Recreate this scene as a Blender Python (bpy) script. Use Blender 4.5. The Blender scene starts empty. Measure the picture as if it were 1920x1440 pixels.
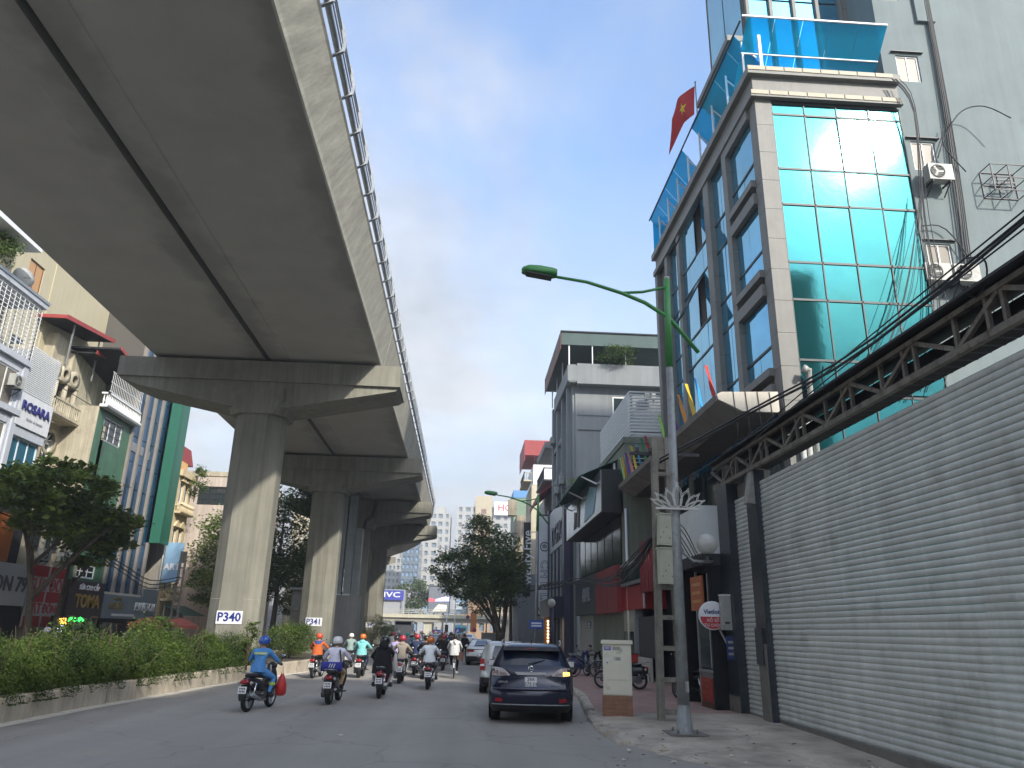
import bpy, math, random
import numpy as np
from mathutils import Vector, Matrix
random.seed(7); RNG = np.random.default_rng(7)
S = bpy.context.scene
COL = S.collection
R = math.radians
# ---------------------------------------------------------------- camera, sky, sun, exposure
cam = bpy.data.cameras.new('camera'); cam.lens = 26.0625; cam.sensor_width = 36; cam.clip_end = 3000
cob = bpy.data.objects.new('camera', cam); COL.objects.link(cob)
cob.matrix_world = Matrix(((0.9978722, -0.0389256, -0.0523064, 0), (-0.0619113, -0.3140792, -0.9473760, 0), (0.0204488, 0.9485985, -0.3158208, 1.92), (0, 0, 0, 1)))
S.camera = cob
SUN = Vector((.445, -.706, .551)).normalized()
sl = bpy.data.lights.new('sun', 'SUN'); sl.energy = 2.0; sl.angle = R(1.6); sl.color = (1, .93, .82)
so = bpy.data.objects.new('sun', sl); COL.objects.link(so); so.rotation_euler = SUN.to_track_quat('Z', 'Y').to_euler()
W = bpy.data.worlds.new('World'); S.world = W; W.use_nodes = True
nt = W.node_tree; N = nt.nodes; L = nt.links
bg = N['Background']; bg.inputs['Strength'].default_value = .15
sky = N.new('ShaderNodeTexSky'); sky.sky_type = 'NISHITA'; sky.sun_disc = False
sky.sun_elevation = math.asin(SUN.z); sky.sun_rotation = math.atan2(SUN.x, SUN.y); sky.dust_density = 1.6; sky.air_density = 1.0; sky.ozone_density = 1.5
tc = N.new('ShaderNodeTexCoord'); sp = N.new('ShaderNodeSeparateXYZ'); L.new(tc.outputs['Generated'], sp.inputs[0])
def mth(op, a, b=None, clamp=False):
    n = N.new('ShaderNodeMath'); n.operation = op; n.use_clamp = clamp
    for i, v in enumerate((a, b)):
        if v is None: continue
        if isinstance(v, (int, float)): n.inputs[i].default_value = v
        else: L.new(v, n.inputs[i])
    return n.outputs[0]
den = mth('ADD', mth('MAXIMUM', sp.outputs[2], 0.0), .12)
cb = N.new('ShaderNodeCombineXYZ'); L.new(mth('DIVIDE', sp.outputs[0], den), cb.inputs[0]); L.new(mth('DIVIDE', sp.outputs[1], den), cb.inputs[1])
no = N.new('ShaderNodeTexNoise'); no.inputs['Scale'].default_value = .95; no.inputs['Detail'].default_value = 9; no.inputs['Roughness'].default_value = .56; no.inputs['Distortion'].default_value = .35
mp = N.new('ShaderNodeMapping'); mp.inputs['Location'].default_value = (5.3, 2.7, 0); mp.inputs['Scale'].default_value = (1.0, .7, 1)
L.new(cb.outputs[0], mp.inputs[0]); L.new(mp.outputs[0], no.inputs['Vector'])
mr = N.new('ShaderNodeMapRange'); mr.interpolation_type = 'SMOOTHSTEP'; mr.inputs['From Min'].default_value = .38; mr.inputs['From Max'].default_value = .6
L.new(no.outputs['Fac'], mr.inputs['Value'])
hz = mth('SUBTRACT', 1.0, mth('MULTIPLY', mth('MAXIMUM', sp.outputs[2], 0.0), 2.2, True), True)   # more cloud and vapour toward the horizon, all round
cl = mth('ADD', mth('MULTIPLY', mr.outputs['Result'], .85), mth('MULTIPLY', hz, .72), True)
no2 = N.new('ShaderNodeTexNoise'); no2.inputs['Scale'].default_value = 1.7; no2.inputs['Detail'].default_value = 8; no2.inputs['Roughness'].default_value = .6
L.new(mp.outputs[0], no2.inputs['Vector'])
bw = N.new('ShaderNodeRGBToBW'); L.new(sky.outputs[0], bw.inputs[0])   # vapour scatters the light of the sky behind it: brighter toward the sun
lum = mth('ADD', mth('MULTIPLY', mth('MULTIPLY', bw.outputs[0], mth('SUBTRACT', 1.0, mth('MULTIPLY', hz, .72))), mth('ADD', mth('MULTIPLY', no2.outputs['Fac'], 1.9), .12)), mth('ADD', mth('MULTIPLY', hz, .2), .35))
cr = N.new('ShaderNodeMix'); cr.data_type = 'RGBA'; cr.blend_type = 'MULTIPLY'; cr.inputs['Factor'].default_value = 1; cr.inputs['A'].default_value = (.9, .94, 1.03, 1)
L.new(lum, cr.inputs['B'])
mx = N.new('ShaderNodeMix'); mx.data_type = 'RGBA'
L.new(cl, mx.inputs['Factor']); L.new(sky.outputs[0], mx.inputs['A']); L.new(cr.outputs['Result'], mx.inputs['B']); vp = N.new('ShaderNodeMix'); vp.data_type = 'RGBA'; vp.inputs['B'].default_value = (1.62, 1.74, 1.86, 1)   # pale vapour above the horizon, all round
L.new(mth('POWER', mth('SUBTRACT', 1.0, mth('MULTIPLY', mth('MAXIMUM', sp.outputs[2], 0.0), 1.75, True), True), .75), vp.inputs['Factor']); L.new(mx.outputs['Result'], vp.inputs['A']); md = N.new('ShaderNodeMapRange'); md.inputs['From Min'].default_value = .32; md.inputs['From Max'].default_value = .68; md.inputs['To Min'].default_value = .9; md.inputs['To Max'].default_value = 1.02; L.new(no2.outputs['Fac'], md.inputs['Value'])
vm = N.new('ShaderNodeMix'); vm.data_type = 'RGBA'; vm.blend_type = 'MULTIPLY'; vm.inputs['Factor'].default_value = 1; L.new(vp.outputs['Result'], vm.inputs['A']); L.new(md.outputs[0], vm.inputs['B']); L.new(vm.outputs['Result'], bg.inputs['Color'])
V = S.view_settings; V.view_transform = 'Standard'; V.look = 'None'; V.exposure = 1.54; V.gamma = 1; V.use_curve_mapping = False
S.cycles.max_bounces = 6; S.cycles.transparent_max_bounces = 12

# ---------------------------------------------------------------- materials
MATS = {}
def M(name, col, rough=.7, metal=0., var=.0, vs=2., streak=0., bump=0., bs=30., dirt=None, dth=.6, dsc=1.2, spec=.5, emit=0, trans=0, coat=0., obj=False, rot=None, brick=None, ecol=None):
    if name in MATS: return MATS[name]
    m = bpy.data.materials.new(name); m.use_nodes = True; MATS[name] = m
    t = m.node_tree; n = t.nodes; l = t.links; b = n['Principled BSDF']
    c4 = (*col, 1)
    b.inputs['Base Color'].default_value = c4; b.inputs['Roughness'].default_value = rough; b.inputs['Metallic'].default_value = metal
    b.inputs['Specular IOR Level'].default_value = spec; b.inputs['Coat Weight'].default_value = coat
    if emit:
        b.inputs['Emission Color'].default_value = (*(ecol or col), 1); b.inputs['Emission Strength'].default_value = emit
    m.diffuse_color = c4
    vec = None
    if var or streak or bump or dirt:
        if obj: vec = n.new('ShaderNodeTexCoord').outputs['Object']
        else: vec = n.new('ShaderNodeNewGeometry').outputs['Position']
        if rot:
            q = n.new('ShaderNodeMapping'); q.inputs['Rotation'].default_value = rot; l.new(vec, q.inputs[0]); vec = q.outputs[0]
    cur = None
    def noise(scale, detail=5, stretch=None, rgh=.6):
        v = vec
        if stretch:
            q = n.new('ShaderNodeMapping'); q.inputs['Scale'].default_value = stretch; l.new(vec, q.inputs[0]); v = q.outputs[0]
        o = n.new('ShaderNodeTexNoise'); o.inputs['Scale'].default_value = scale; o.inputs['Detail'].default_value = detail; o.inputs['Roughness'].default_value = rgh
        l.new(v, o.inputs['Vector']); return o.outputs['Fac']
    def mult(fac, amt):
        nonlocal cur
        mr = n.new('ShaderNodeMapRange'); mr.inputs['From Min'].default_value = .3; mr.inputs['From Max'].default_value = .7
        mr.inputs['To Min'].default_value = 1 - amt; mr.inputs['To Max'].default_value = 1 + amt * .6; l.new(fac, mr.inputs['Value'])
        x = n.new('ShaderNodeMix'); x.data_type = 'RGBA'; x.blend_type = 'MULTIPLY'; x.inputs['Factor'].default_value = 1
        if cur is None: x.inputs['A'].default_value = c4
        else: l.new(cur, x.inputs['A'])
        l.new(mr.outputs[0], x.inputs['B']); cur = x.outputs['Result']
    if var: mult(noise(vs, 6), var)
    if streak: mult(noise(3.2, 5, (1, 1, .06)), streak); mult(noise(13, 4, (1, 1, .03)), streak*.6)
    if dirt:
        mr = n.new('ShaderNodeMapRange'); mr.inputs['From Min'].default_value = dth; mr.inputs['From Max'].default_value = dth + .14
        l.new(noise(dsc, 8, None, .65), mr.inputs['Value'])
        x = n.new('ShaderNodeMix'); x.data_type = 'RGBA'
        l.new(mr.outputs[0], x.inputs['Factor'])
        if cur is None: x.inputs['A'].default_value = c4
        else: l.new(cur, x.inputs['A'])
        x.inputs['B'].default_value = (*dirt, 1); cur = x.outputs['Result']
    if cur is not None: l.new(cur, b.inputs['Base Color'])
    if bump:
        bp = n.new('ShaderNodeBump'); bp.inputs['Strength'].default_value = bump; bp.inputs['Distance'].default_value = .02
        l.new(noise(bs, 4), bp.inputs['Height']); l.new(bp.outputs[0], b.inputs['Normal'])
    if trans:
        tr = n.new('ShaderNodeBsdfTransparent'); tr.inputs[0].default_value = c4
        ms = n.new('ShaderNodeMixShader'); ms.inputs[0].default_value = trans
        l.new(b.outputs[0], ms.inputs[1]); l.new(tr.outputs[0], ms.inputs[2]); l.new(ms.outputs[0], n['Material Output'].inputs[0])
    return m
def paint(name, col, rough=.55, **k): return M(name, col, rough, **k)

# ---------------------------------------------------------------- mesh builder
class MB:
    def __init__(s): s.v = []; s.f = []; s.mi = []; s.sm = []; s.mats = []
    def _m(s, m):
        if m not in s.mats: s.mats.append(m)
        return s.mats.index(m)
    def add(s, vs, fs, m, smooth=False):
        o = len(s.v); s.v += [tuple(v) for v in vs]; k = s._m(m)
        for f in fs: s.f.append(tuple(i + o for i in f)); s.mi.append(k); s.sm.append(smooth)
        return s
    def box(s, a, b, m):
        x0, y0, z0 = (min(p, q) for p, q in zip(a, b)); x1, y1, z1 = (max(p, q) for p, q in zip(a, b))
        return s.add([(x0,y0,z0),(x1,y0,z0),(x1,y1,z0),(x0,y1,z0),(x0,y0,z1),(x1,y0,z1),(x1,y1,z1),(x0,y1,z1)],
                     [(0,3,2,1),(4,5,6,7),(0,1,5,4),(1,2,6,5),(2,3,7,6),(3,0,4,7)], m)
    def cbox(s, c, d, m, rz=0, rx=0, ry=0):
        q = Matrix.Rotation(rz, 3, 'Z') @ Matrix.Rotation(ry, 3, 'Y') @ Matrix.Rotation(rx, 3, 'X'); c = Vector(c); h = Vector(d) / 2
        vs = [c + q @ Vector((sx*h.x, sy*h.y, sz*h.z)) for sz in (-1,1) for sx, sy in ((-1,-1),(1,-1),(1,1),(-1,1))]
        return s.add(vs, [(0,3,2,1),(4,5,6,7),(0,1,5,4),(1,2,6,5),(2,3,7,6),(3,0,4,7)], m)
    def bar(s, a, b, w, m, h=None):        # rectangular bar between two points
        a = Vector(a); b = Vector(b); d = b - a; h = h or w
        up = Vector((0,0,1)) if abs(d.normalized().z) < .95 else Vector((0,1,0))
        x = d.cross(up).normalized() * w / 2; y = x.cross(d).normalized() * h / 2
        vs = [p + i*x + j*y for p in (a, b) for i, j in ((-1,-1),(1,-1),(1,1),(-1,1))]
        return s.add(vs, [(0,1,2,3),(7,6,5,4),(0,4,5,1),(1,5,6,2),(2,6,7,3),(3,7,4,0)], m)
    def tube(s, pts, r, m, n=6, caps=True, smooth=True):
        pts = [Vector(p) for p in pts]; rr = r if isinstance(r, (list, tuple)) else [r] * len(pts)
        vs = []; fs = []; ref = None
        for i, p in enumerate(pts):
            d = (pts[min(i+1, len(pts)-1)] - pts[max(i-1, 0)]).normalized()
            if ref is None: ref = Vector((0,0,1)) if abs(d.z) < .9 else Vector((1,0,0))
            x = d.cross(ref); x.normalize(); y = x.cross(d).normalized(); ref = y
            vs += [p + rr[i] * (math.cos(2*math.pi*k/n) * x + math.sin(2*math.pi*k/n) * y) for k in range(n)]
        for i in range(len(pts)-1):
            for k in range(n): fs.append((i*n+k, i*n+(k+1) % n, (i+1)*n+(k+1) % n, (i+1)*n+k))
        s.add(vs, fs, m, smooth)
        if caps:
            o = len(s.v) - len(vs); k = s._m(m)
            for f in (tuple(o+i for i in reversed(range(n))), tuple(o+len(vs)-n+i for i in range(n))): s.f.append(f); s.mi.append(k); s.sm.append(False)
        return s
    def cyl(s, c, r, h, m, n=16, r2=None, axis='Z'):
        c = Vector(c); a = {'X': Vector((1,0,0)), 'Y': Vector((0,1,0)), 'Z': Vector((0,0,1))}[axis]
        return s.tube([c, c + a*h], [r, r if r2 is None else r2], m, n)
    def lathe(s, prof, m, n=20, c=(0,0,0), axis='Z', smooth=True):
        vs = []; fs = []; c = Vector(c)
        for r, z in prof:
            for k in range(n):
                a = 2*math.pi*k/n; x, y = r*math.cos(a), r*math.sin(a)
                vs.append(c + Vector((x, y, z) if axis == 'Z' else ((z, x, y) if axis == 'X' else (x, z, y))))
        for i in range(len(prof)-1):
            for k in range(n): fs.append((i*n+k, i*n+(k+1) % n, (i+1)*n+(k+1) % n, (i+1)*n+k))
        return s.add(vs, fs, m, smooth)
    def prism(s, poly, lo, hi, m, axis='Y', smooth=False):   # poly in the two other axes (XZ for Y, YZ for X, XY for Z)
        def p3(p, t): return {'Y': (p[0], t, p[1]), 'X': (t, p[0], p[1]), 'Z': (p[0], p[1], t)}[axis]
        n = len(poly); vs = [p3(p, lo) for p in poly] + [p3(p, hi) for p in poly]
        fs = [(i, (i+1) % n, (i+1) % n + n, i + n) for i in range(n)]
        s.add(vs, fs, m, smooth); o = len(s.v) - 2*n; k = s._m(m)
        for f in (tuple(o+i for i in reversed(range(n))), tuple(o+n+i for i in range(n))): s.f.append(f); s.mi.append(k); s.sm.append(False)
        return s
    def loft(s, rings, m, smooth=True, caps=True, closed=True, mfn=None):
        n = len(rings[0]); vs = [p for r in rings for p in r]; o = len(s.v); s.v += [tuple(v) for v in vs]
        for i in range(len(rings)-1):
            for k in range(n if closed else n-1):
                s.f.append(tuple(o+j for j in (i*n+k, i*n+(k+1) % n, (i+1)*n+(k+1) % n, (i+1)*n+k)))
                s.mi.append(s._m(mfn(i, k) if mfn else m)); s.sm.append(smooth)
        if caps:
            for f in (tuple(o+i for i in reversed(range(n))), tuple(o+(len(rings)-1)*n+i for i in range(n))): s.f.append(f); s.mi.append(s._m(m)); s.sm.append(False)
        return s
    def sphere(s, c, r, m, n=14, k=8, sc=(1,1,1)):
        return s.lathe([(max(r*math.sin(math.pi*i/k), .0005)*1, -r*math.cos(math.pi*i/k)) for i in range(k+1)], m, n, c) if sc == (1,1,1) else \
            s.add([(c[0]+sc[0]*r*max(math.sin(math.pi*i/k), .001)*math.cos(2*math.pi*j/n), c[1]+sc[1]*r*max(math.sin(math.pi*i/k), .001)*math.sin(2*math.pi*j/n), c[2]-sc[2]*r*math.cos(math.pi*i/k)) for i in range(k+1) for j in range(n)],
                  [(i*n+j, i*n+(j+1) % n, (i+1)*n+(j+1) % n, (i+1)*n+j) for i in range(k) for j in range(n)], m, True)
    def wall(s, x0, x1, z0, z1, opens, m, y=0., rev=.15):   # front wall with real openings (local x along, y into the house)
        xs = sorted({x0, x1, *[v for o in opens for v in (o[0], o[2]) if x0 < v < x1]}); zs = sorted({z0, z1, *[v for o in opens for v in (o[1], o[3]) if z0 < v < z1]})
        inside = lambda x, z: any(o[0] < x < o[2] and o[1] < z < o[3] for o in opens)
        for i in range(len(xs)-1):
            for j in range(len(zs)-1):
                if not inside((xs[i]+xs[i+1])/2, (zs[j]+zs[j+1])/2):
                    s.add([(xs[i],y,zs[j]),(xs[i+1],y,zs[j]),(xs[i+1],y,zs[j+1]),(xs[i],y,zs[j+1])], [(0,1,2,3)], m)
        y2 = y + rev
        for a, b, c, d in opens:
            s.add([(a,y,b),(c,y,b),(c,y,d),(a,y,d),(a,y2,b),(c,y2,b),(c,y2,d),(a,y2,d)], [(0,4,5,1),(1,5,6,2),(2,6,7,3),(3,7,4,0)], m)
        s.add([(x0,y,z0),(x1,y,z0),(x1,y,z1),(x0,y,z1),(x0,y2,z0),(x1,y2,z0),(x1,y2,z1),(x0,y2,z1)], [(0,4,5,1),(1,5,6,2),(2,6,7,3),(3,7,4,0)], m)
        return s
    def mesh(s, name):
        me = bpy.data.meshes.new(name); me.from_pydata(s.v, [], s.f)
        for m in s.mats: me.materials.append(m)
        me.polygons.foreach_set('material_index', s.mi); me.polygons.foreach_set('use_smooth', s.sm); me.update(); return me
    def build(s, name, parent=None, loc=(0,0,0), rot=(0,0,0), kind=None): return inst(name, s.mesh(name), parent, loc, rot, kind)
def inst(name, me, parent=None, loc=(0,0,0), rot=(0,0,0), kind=None):
    o = bpy.data.objects.new(name, me); COL.objects.link(o); o.location = loc; o.rotation_euler = rot
    if parent: o.parent = parent
    if kind: o['kind'] = kind
    return o
def tag(o, label, cat, group=None):
    o['label'] = label; o['category'] = cat
    if group: o['group'] = group
    return o
def E(name, label, cat, loc=(0,0,0), rz=0., group=None):
    o = bpy.data.objects.new(name, None); COL.objects.link(o); o.location = loc; o.rotation_euler = (0,0,rz); o.empty_display_size = .2
    return tag(o, label, cat, group)
def kids(o): return [c for c in COL.objects if c.parent is o]
TREE = {}
def dup(root, loc, rz=None, label=None, recol=None):   # copy a thing with its parts and sub-parts; recol swaps materials per copy
    if root.name not in TREE: TREE[root.name] = [(c, kids(c)) for c in kids(root)]
    def cp(o, par):
        c = o.copy(); COL.objects.link(c); c.parent = par
        if recol and c.type == 'MESH':
            for sl_ in c.material_slots:
                if sl_.material and sl_.material.name in recol: nm = recol[sl_.material.name]; sl_.link = 'OBJECT'; sl_.material = nm
        return c
    r = cp(root, None); r.location = loc
    if rz is not None: r.rotation_euler = (0,0,rz)
    if label: r['label'] = label
    for c, gs in TREE[root.name]:
        d = cp(c, r)
        for g in gs: cp(g, d)
    return r
def struct(mb, name): return mb.build(name, kind='structure')
def text(txt, size, m, parent, loc, rot=(math.pi/2,0,0), ext=.01, bold=.0, name='lettering', align='CENTER', sx=1., shear=0.):
    cu = bpy.data.curves.new('t', 'FONT'); cu.body = txt; cu.size = size; cu.extrude = ext; cu.align_x = align; cu.align_y = 'CENTER'; cu.offset = bold; cu.resolution_u = 2; cu.shear = shear
    o = bpy.data.objects.new('t', cu); COL.objects.link(o)
    me = bpy.data.meshes.new_from_object(o.evaluated_get(bpy.context.evaluated_depsgraph_get()))
    bpy.data.objects.remove(o); bpy.data.curves.remove(cu)
    me.materials.clear(); me.materials.append(m)
    me.name = name
    q = inst(name, me, parent, loc, rot); q.scale = (sx, 1, 1); return q
WIN = {}
def window(par, x, z, w, h, y=.1, nx=2, nz=1, fm=None, gm=None, fw=.06, name='window', bars=0):
    fm = fm or WHITE; gm = gm or DARKGLASS
    key = (round(w,2), round(h,2), nx, nz, fm.name, gm.name, fw, bars)
    if key not in WIN:
        f = MB()
        f.box((-w/2,-.04,0),(-w/2+fw,.02,h),fm).box((w/2-fw,-.04,0),(w/2,.02,h),fm).box((-w/2+fw,-.04,0),(w/2-fw,.02,fw),fm).box((-w/2+fw,-.04,h-fw),(w/2-fw,.02,h),fm)
        for i in range(1, nx): xx = -w/2 + w*i/nx; f.box((xx-fw*.4,-.035,fw),(xx+fw*.4,.018,h-fw),fm)
        for i in range(1, nz): zz = h*i/nz; f.box((-w/2+fw,-.03,zz-fw*.35),(w/2-fw,.016,zz+fw*.35),fm)
        for i in range(1, bars): xx = -w/2 + w*i/bars; f.box((xx-.012,-.1,.03),(xx+.012,-.08,h-.03),IRON)
        if bars:
            for zz in (.1, h*.35, h*.65, h-.1): f.box((-w/2,-.105,zz-.012),(w/2,-.075,zz+.012),IRON)
        p = MB().box((-w/2+fw*.5,-.012,fw*.5),(w/2-fw*.5,.004,h-fw*.5),gm)
        WIN[key] = (f.mesh(name), p.mesh('pane'))
    f, p = WIN[key]
    o = inst(name, f, par, (x, y, z)); inst('pane', p, o); return o
ACM = []
def aircon(loc, rz, label, group='air conditioner outdoor units'):
    if not ACM:
        g = AC_GREY; b = MB().box((-.42,-.15,0),(.42,.17,.6),g).box((-.36,.171,.02),(.36,.172,.5),g)
        for s_ in (-.3,.3): b.box((s_-.02,-.12,-.06),(s_+.02,.35,-.001),IRON).bar((s_,.34,-.4),(s_,-.1,-.05),.03,IRON)
        gr = MB().lathe([(.25,-.155),(.25,-.172),(.225,-.172),(.225,-.158),(.001,-.158)], AC_DARK, 18, (-.12,0,.3), 'Y')
        for k in range(8): gr.box((-.37,-.169,.07+k*.06),(.13,-.165,.078+k*.06),AC_GREY)
        fn = MB()
        for k in range(3): fn.cbox((-.12+.1*math.cos(k*2.1),-.16,.3+.1*math.sin(k*2.1)),(.2,.004,.07),AC_GREY,ry=-k*2.1)
        fn.cyl((-.12,-.164,.3),.05,.006,AC_GREY,10,axis='Y')
        ACM.extend([b.mesh('casing'), gr.mesh('fan_grille'), fn.mesh('fan')])
    o = E('air_conditioner', label, 'air conditioner', loc, rz, group)
    for nm, me in zip(('casing','fan_grille','fan'), ACM): inst(nm, me, o)
    return o
# common materials
WHITE = M('white_paint', (.72,.74,.74), .45, var=.08, vs=6)
DARKGLASS = M('dark_glass', (.02,.03,.04), .05, spec=.8)
IRON = M('dark_iron', (.05,.05,.055), .5, .3, var=.2, vs=20)
AC_GREY = M('ac_casing', (.36,.37,.345), .5, var=.15, vs=9, dirt=(.22,.205,.17), dth=.58)
AC_DARK = M('ac_grille', (.06,.065,.06), .6)
BLACK = M('black_plastic', (.012,.012,.013), .45)
RUBBER = M('rubber', (.015,.015,.016), .8, bump=.3, bs=60, obj=True)
CHROME = M('chrome', (.75,.76,.78), .12, 1)
STEEL = M('galvanised_steel', (.36,.38,.39), .45, .7, var=.2, vs=7)
CONC = M('concrete', (.235,.23,.19), .85, var=.14, vs=.9, streak=.22, bump=.12, bs=25, dirt=(.16,.155,.13), dth=.62, dsc=.55)
CONC_UNDER = M('girder_soffit_concrete', (.4,.39,.345), .88, var=.1, vs=.6, bump=.1, bs=30, dirt=(.35,.34,.3), dth=.6, dsc=.3)
CONC_WEB = M('board_marked_concrete', (.32,.31,.26), .85, var=.08, vs=.5, streak=.26, bump=.1, bs=25, rot=(R(38),0,0))
def edge_stain(m):   # water stains creeping in from the girder edge and the gap between the two girders
    t = m.node_tree; n = t.nodes; l = t.links; b = n['Principled BSDF']; src = b.inputs['Base Color'].links[0].from_socket
    g_ = n.new('ShaderNodeNewGeometry'); sx = n.new('ShaderNodeSeparateXYZ'); l.new(g_.outputs['Position'], sx.inputs[0])
    o_ = n.new('ShaderNodeTexNoise'); o_.inputs['Scale'].default_value = .55; o_.inputs['Detail'].default_value = 7; o_.inputs['Roughness'].default_value = .62; l.new(g_.outputs['Position'], o_.inputs['Vector'])
    def q(op, a, b_):
        k = n.new('ShaderNodeMath'); k.operation = op
        for i, v in enumerate((a, b_)):
            if isinstance(v, (int, float)): k.inputs[i].default_value = v
            else: l.new(v, k.inputs[i])
        return k.outputs[0]
    nz = q('MULTIPLY', q('SUBTRACT', o_.outputs['Fac'], .5), 2.6)
    d = q('MINIMUM', q('ABSOLUTE', q('ADD', sx.outputs[0], 4.25), 0), q('ADD', q('ABSOLUTE', q('ADD', sx.outputs[0], 9.2), 0), -.25))
    r_ = n.new('ShaderNodeMapRange'); r_.inputs['From Min'].default_value = .1; r_.inputs['From Max'].default_value = .75; r_.inputs['To Min'].default_value = .72; l.new(q('SUBTRACT', d, nz), r_.inputs['Value'])
    x = n.new('ShaderNodeMix'); x.data_type = 'RGBA'; x.blend_type = 'MULTIPLY'; x.inputs['Factor'].default_value = 1; l.new(src, x.inputs['A']); l.new(r_.outputs[0], x.inputs['B']); l.new(x.outputs['Result'], b.inputs['Base Color'])
edge_stain(CONC_UNDER)
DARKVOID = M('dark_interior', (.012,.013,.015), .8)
WOOD = M('bark', (.11,.085,.06), .9, var=.3, vs=8, streak=.3, bump=.6, bs=18)
# ================================================================ SETTING
ASPH = M('asphalt', (.34,.32,.29), .82, var=.1, vs=.35, bump=.35, bs=90, dirt=(.35,.325,.285), dth=.56, dsc=.28)
PAVE = M('worn_pavement', (.48,.43,.36), .9, var=.42, vs=1.3, bump=.7, bs=22, dirt=(.5,.45,.38), dth=.52, dsc=.8)
TILE = M('red_pavers', (.38,.25,.215), .85, var=.25, vs=3, bump=.25, bs=30, dirt=(.25,.24,.22), dth=.55, dsc=.9)
KERB = M('kerb_concrete', (.45,.4,.32), .88, var=.16, vs=1.6, streak=.16, bump=.25, bs=30, dirt=(.17,.15,.12), dth=.6, dsc=1.1)
GUT = M('gutter_concrete', (.6,.57,.5), .88, var=.14, vs=2, bump=.2, bs=35, dirt=(.2,.185,.16), dth=.56, dsc=1.6)
SOIL = M('soil', (.07,.055,.04), .95, var=.3, vs=4, bump=.5, bs=12)
def wear(m, amt=.16):
    t = m.node_tree; n = t.nodes; l = t.links; b = n['Principled BSDF']; src = b.inputs['Base Color'].links[0].from_socket
    g_ = n.new('ShaderNodeNewGeometry'); q = n.new('ShaderNodeMapping'); q.inputs['Scale'].default_value = (.9,.035,1); l.new(g_.outputs['Position'], q.inputs[0])
    o_ = n.new('ShaderNodeTexNoise'); o_.inputs['Scale'].default_value = 1.0; o_.inputs['Detail'].default_value = 6; l.new(q.outputs[0], o_.inputs['Vector'])
    r_ = n.new('ShaderNodeMapRange'); r_.inputs['From Min'].default_value = .3; r_.inputs['From Max'].default_value = .7; r_.inputs['To Min'].default_value = 1-amt; r_.inputs['To Max'].default_value = 1+amt*.5; l.new(o_.outputs['Fac'], r_.inputs['Value'])
    vo = n.new('ShaderNodeTexVoronoi'); vo.feature = 'DISTANCE_TO_EDGE'; vo.inputs['Scale'].default_value = .32; l.new(g_.outputs['Position'], vo.inputs['Vector'])
    nn = n.new('ShaderNodeTexNoise'); nn.inputs['Scale'].default_value = 1.3; nn.inputs['Detail'].default_value = 6; l.new(g_.outputs['Position'], nn.inputs['Vector'])
    va = n.new('ShaderNodeVectorMath'); va.operation = 'ADD'; l.new(g_.outputs['Position'], va.inputs[0]); l.new(nn.outputs['Color'], va.inputs[1]); l.new(va.outputs[0], vo.inputs['Vector'])
    ck = n.new('ShaderNodeMapRange'); ck.inputs['From Min'].default_value = .0; ck.inputs['From Max'].default_value = .014; ck.inputs['To Min'].default_value = .8; l.new(vo.outputs['Distance'], ck.inputs['Value'])
    sp_ = n.new('ShaderNodeTexNoise'); sp_.inputs['Scale'].default_value = 55; sp_.inputs['Detail'].default_value = 3; l.new(g_.outputs['Position'], sp_.inputs['Vector'])
    sr = n.new('ShaderNodeMapRange'); sr.inputs['From Min'].default_value = .3; sr.inputs['From Max'].default_value = .7; sr.inputs['To Min'].default_value = .82; sr.inputs['To Max'].default_value = 1.14; l.new(sp_.outputs['Fac'], sr.inputs['Value'])
    m1 = n.new('ShaderNodeMath'); m1.operation = 'MULTIPLY'; l.new(r_.outputs[0], m1.inputs[0]); l.new(ck.outputs[0], m1.inputs[1])
    m3 = n.new('ShaderNodeMath'); m3.operation = 'MULTIPLY'; l.new(m1.outputs[0], m3.inputs[0]); l.new(sr.outputs[0], m3.inputs[1])
    x = n.new('ShaderNodeMix'); x.data_type = 'RGBA'; x.blend_type = 'MULTIPLY'; x.inputs['Factor'].default_value = 1; l.new(src, x.inputs['A']); l.new(m3.outputs[0], x.inputs['B']); l.new(x.outputs['Result'], b.inputs['Base Color'])
wear(ASPH); wear(PAVE, .25)
struct(MB().add([(-380,-250,-.04),(380,-250,-.04),(380,640,-.04),(-380,640,-.04)], [(0,1,2,3)], M('ground_dust', (.17,.165,.15), .95, var=.2, vs=.1)), 'ground')
struct(MB().add([(-21,-60,0),(9,-60,0),(9,260,0),(-21,260,0)], [(0,1,2,3)], ASPH), 'road')
struct(MB().add([(-70,158,.004),(60,158,.004),(60,190,.004),(-70,190,.004)], [(0,1,2,3)], ASPH), 'cross_road')
KL = [(-9.0,-30),(-9.0,14.5),(-8.88,19.4),(-8.6,22.5),(-8.3,26.8),(-7.6,32.6),(-7.0,36),(-6.95,52),(-6.9,75),(-6.9,128)]
def kx(y):
    for (a, b), (c, d) in zip(KL, KL[1:]):
        if b <= y <= d: return a + (c-a)*(y-b)/(d-b)
    return KL[-1][0]
g = MB(); r = MB(); sl_ = MB()
for (a, b), (c, d) in zip(KL, KL[1:]):
    g.add([(a,b,.005),(a+.36,b,.005),(c+.36,d,.005),(c,d,.005)], [(0,1,2,3)], GUT)
    sl_.add([(-11.6,b,.36),(a-.1,b,.36),(c-.1,d,.36),(-11.6,d,.36)], [(0,1,2,3)], SOIL)
struct(g, 'gutter'); 
sl_.box((-11.8,-30,.0),(-11.6,128,.45),KERB); struct(sl_, 'median')
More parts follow.
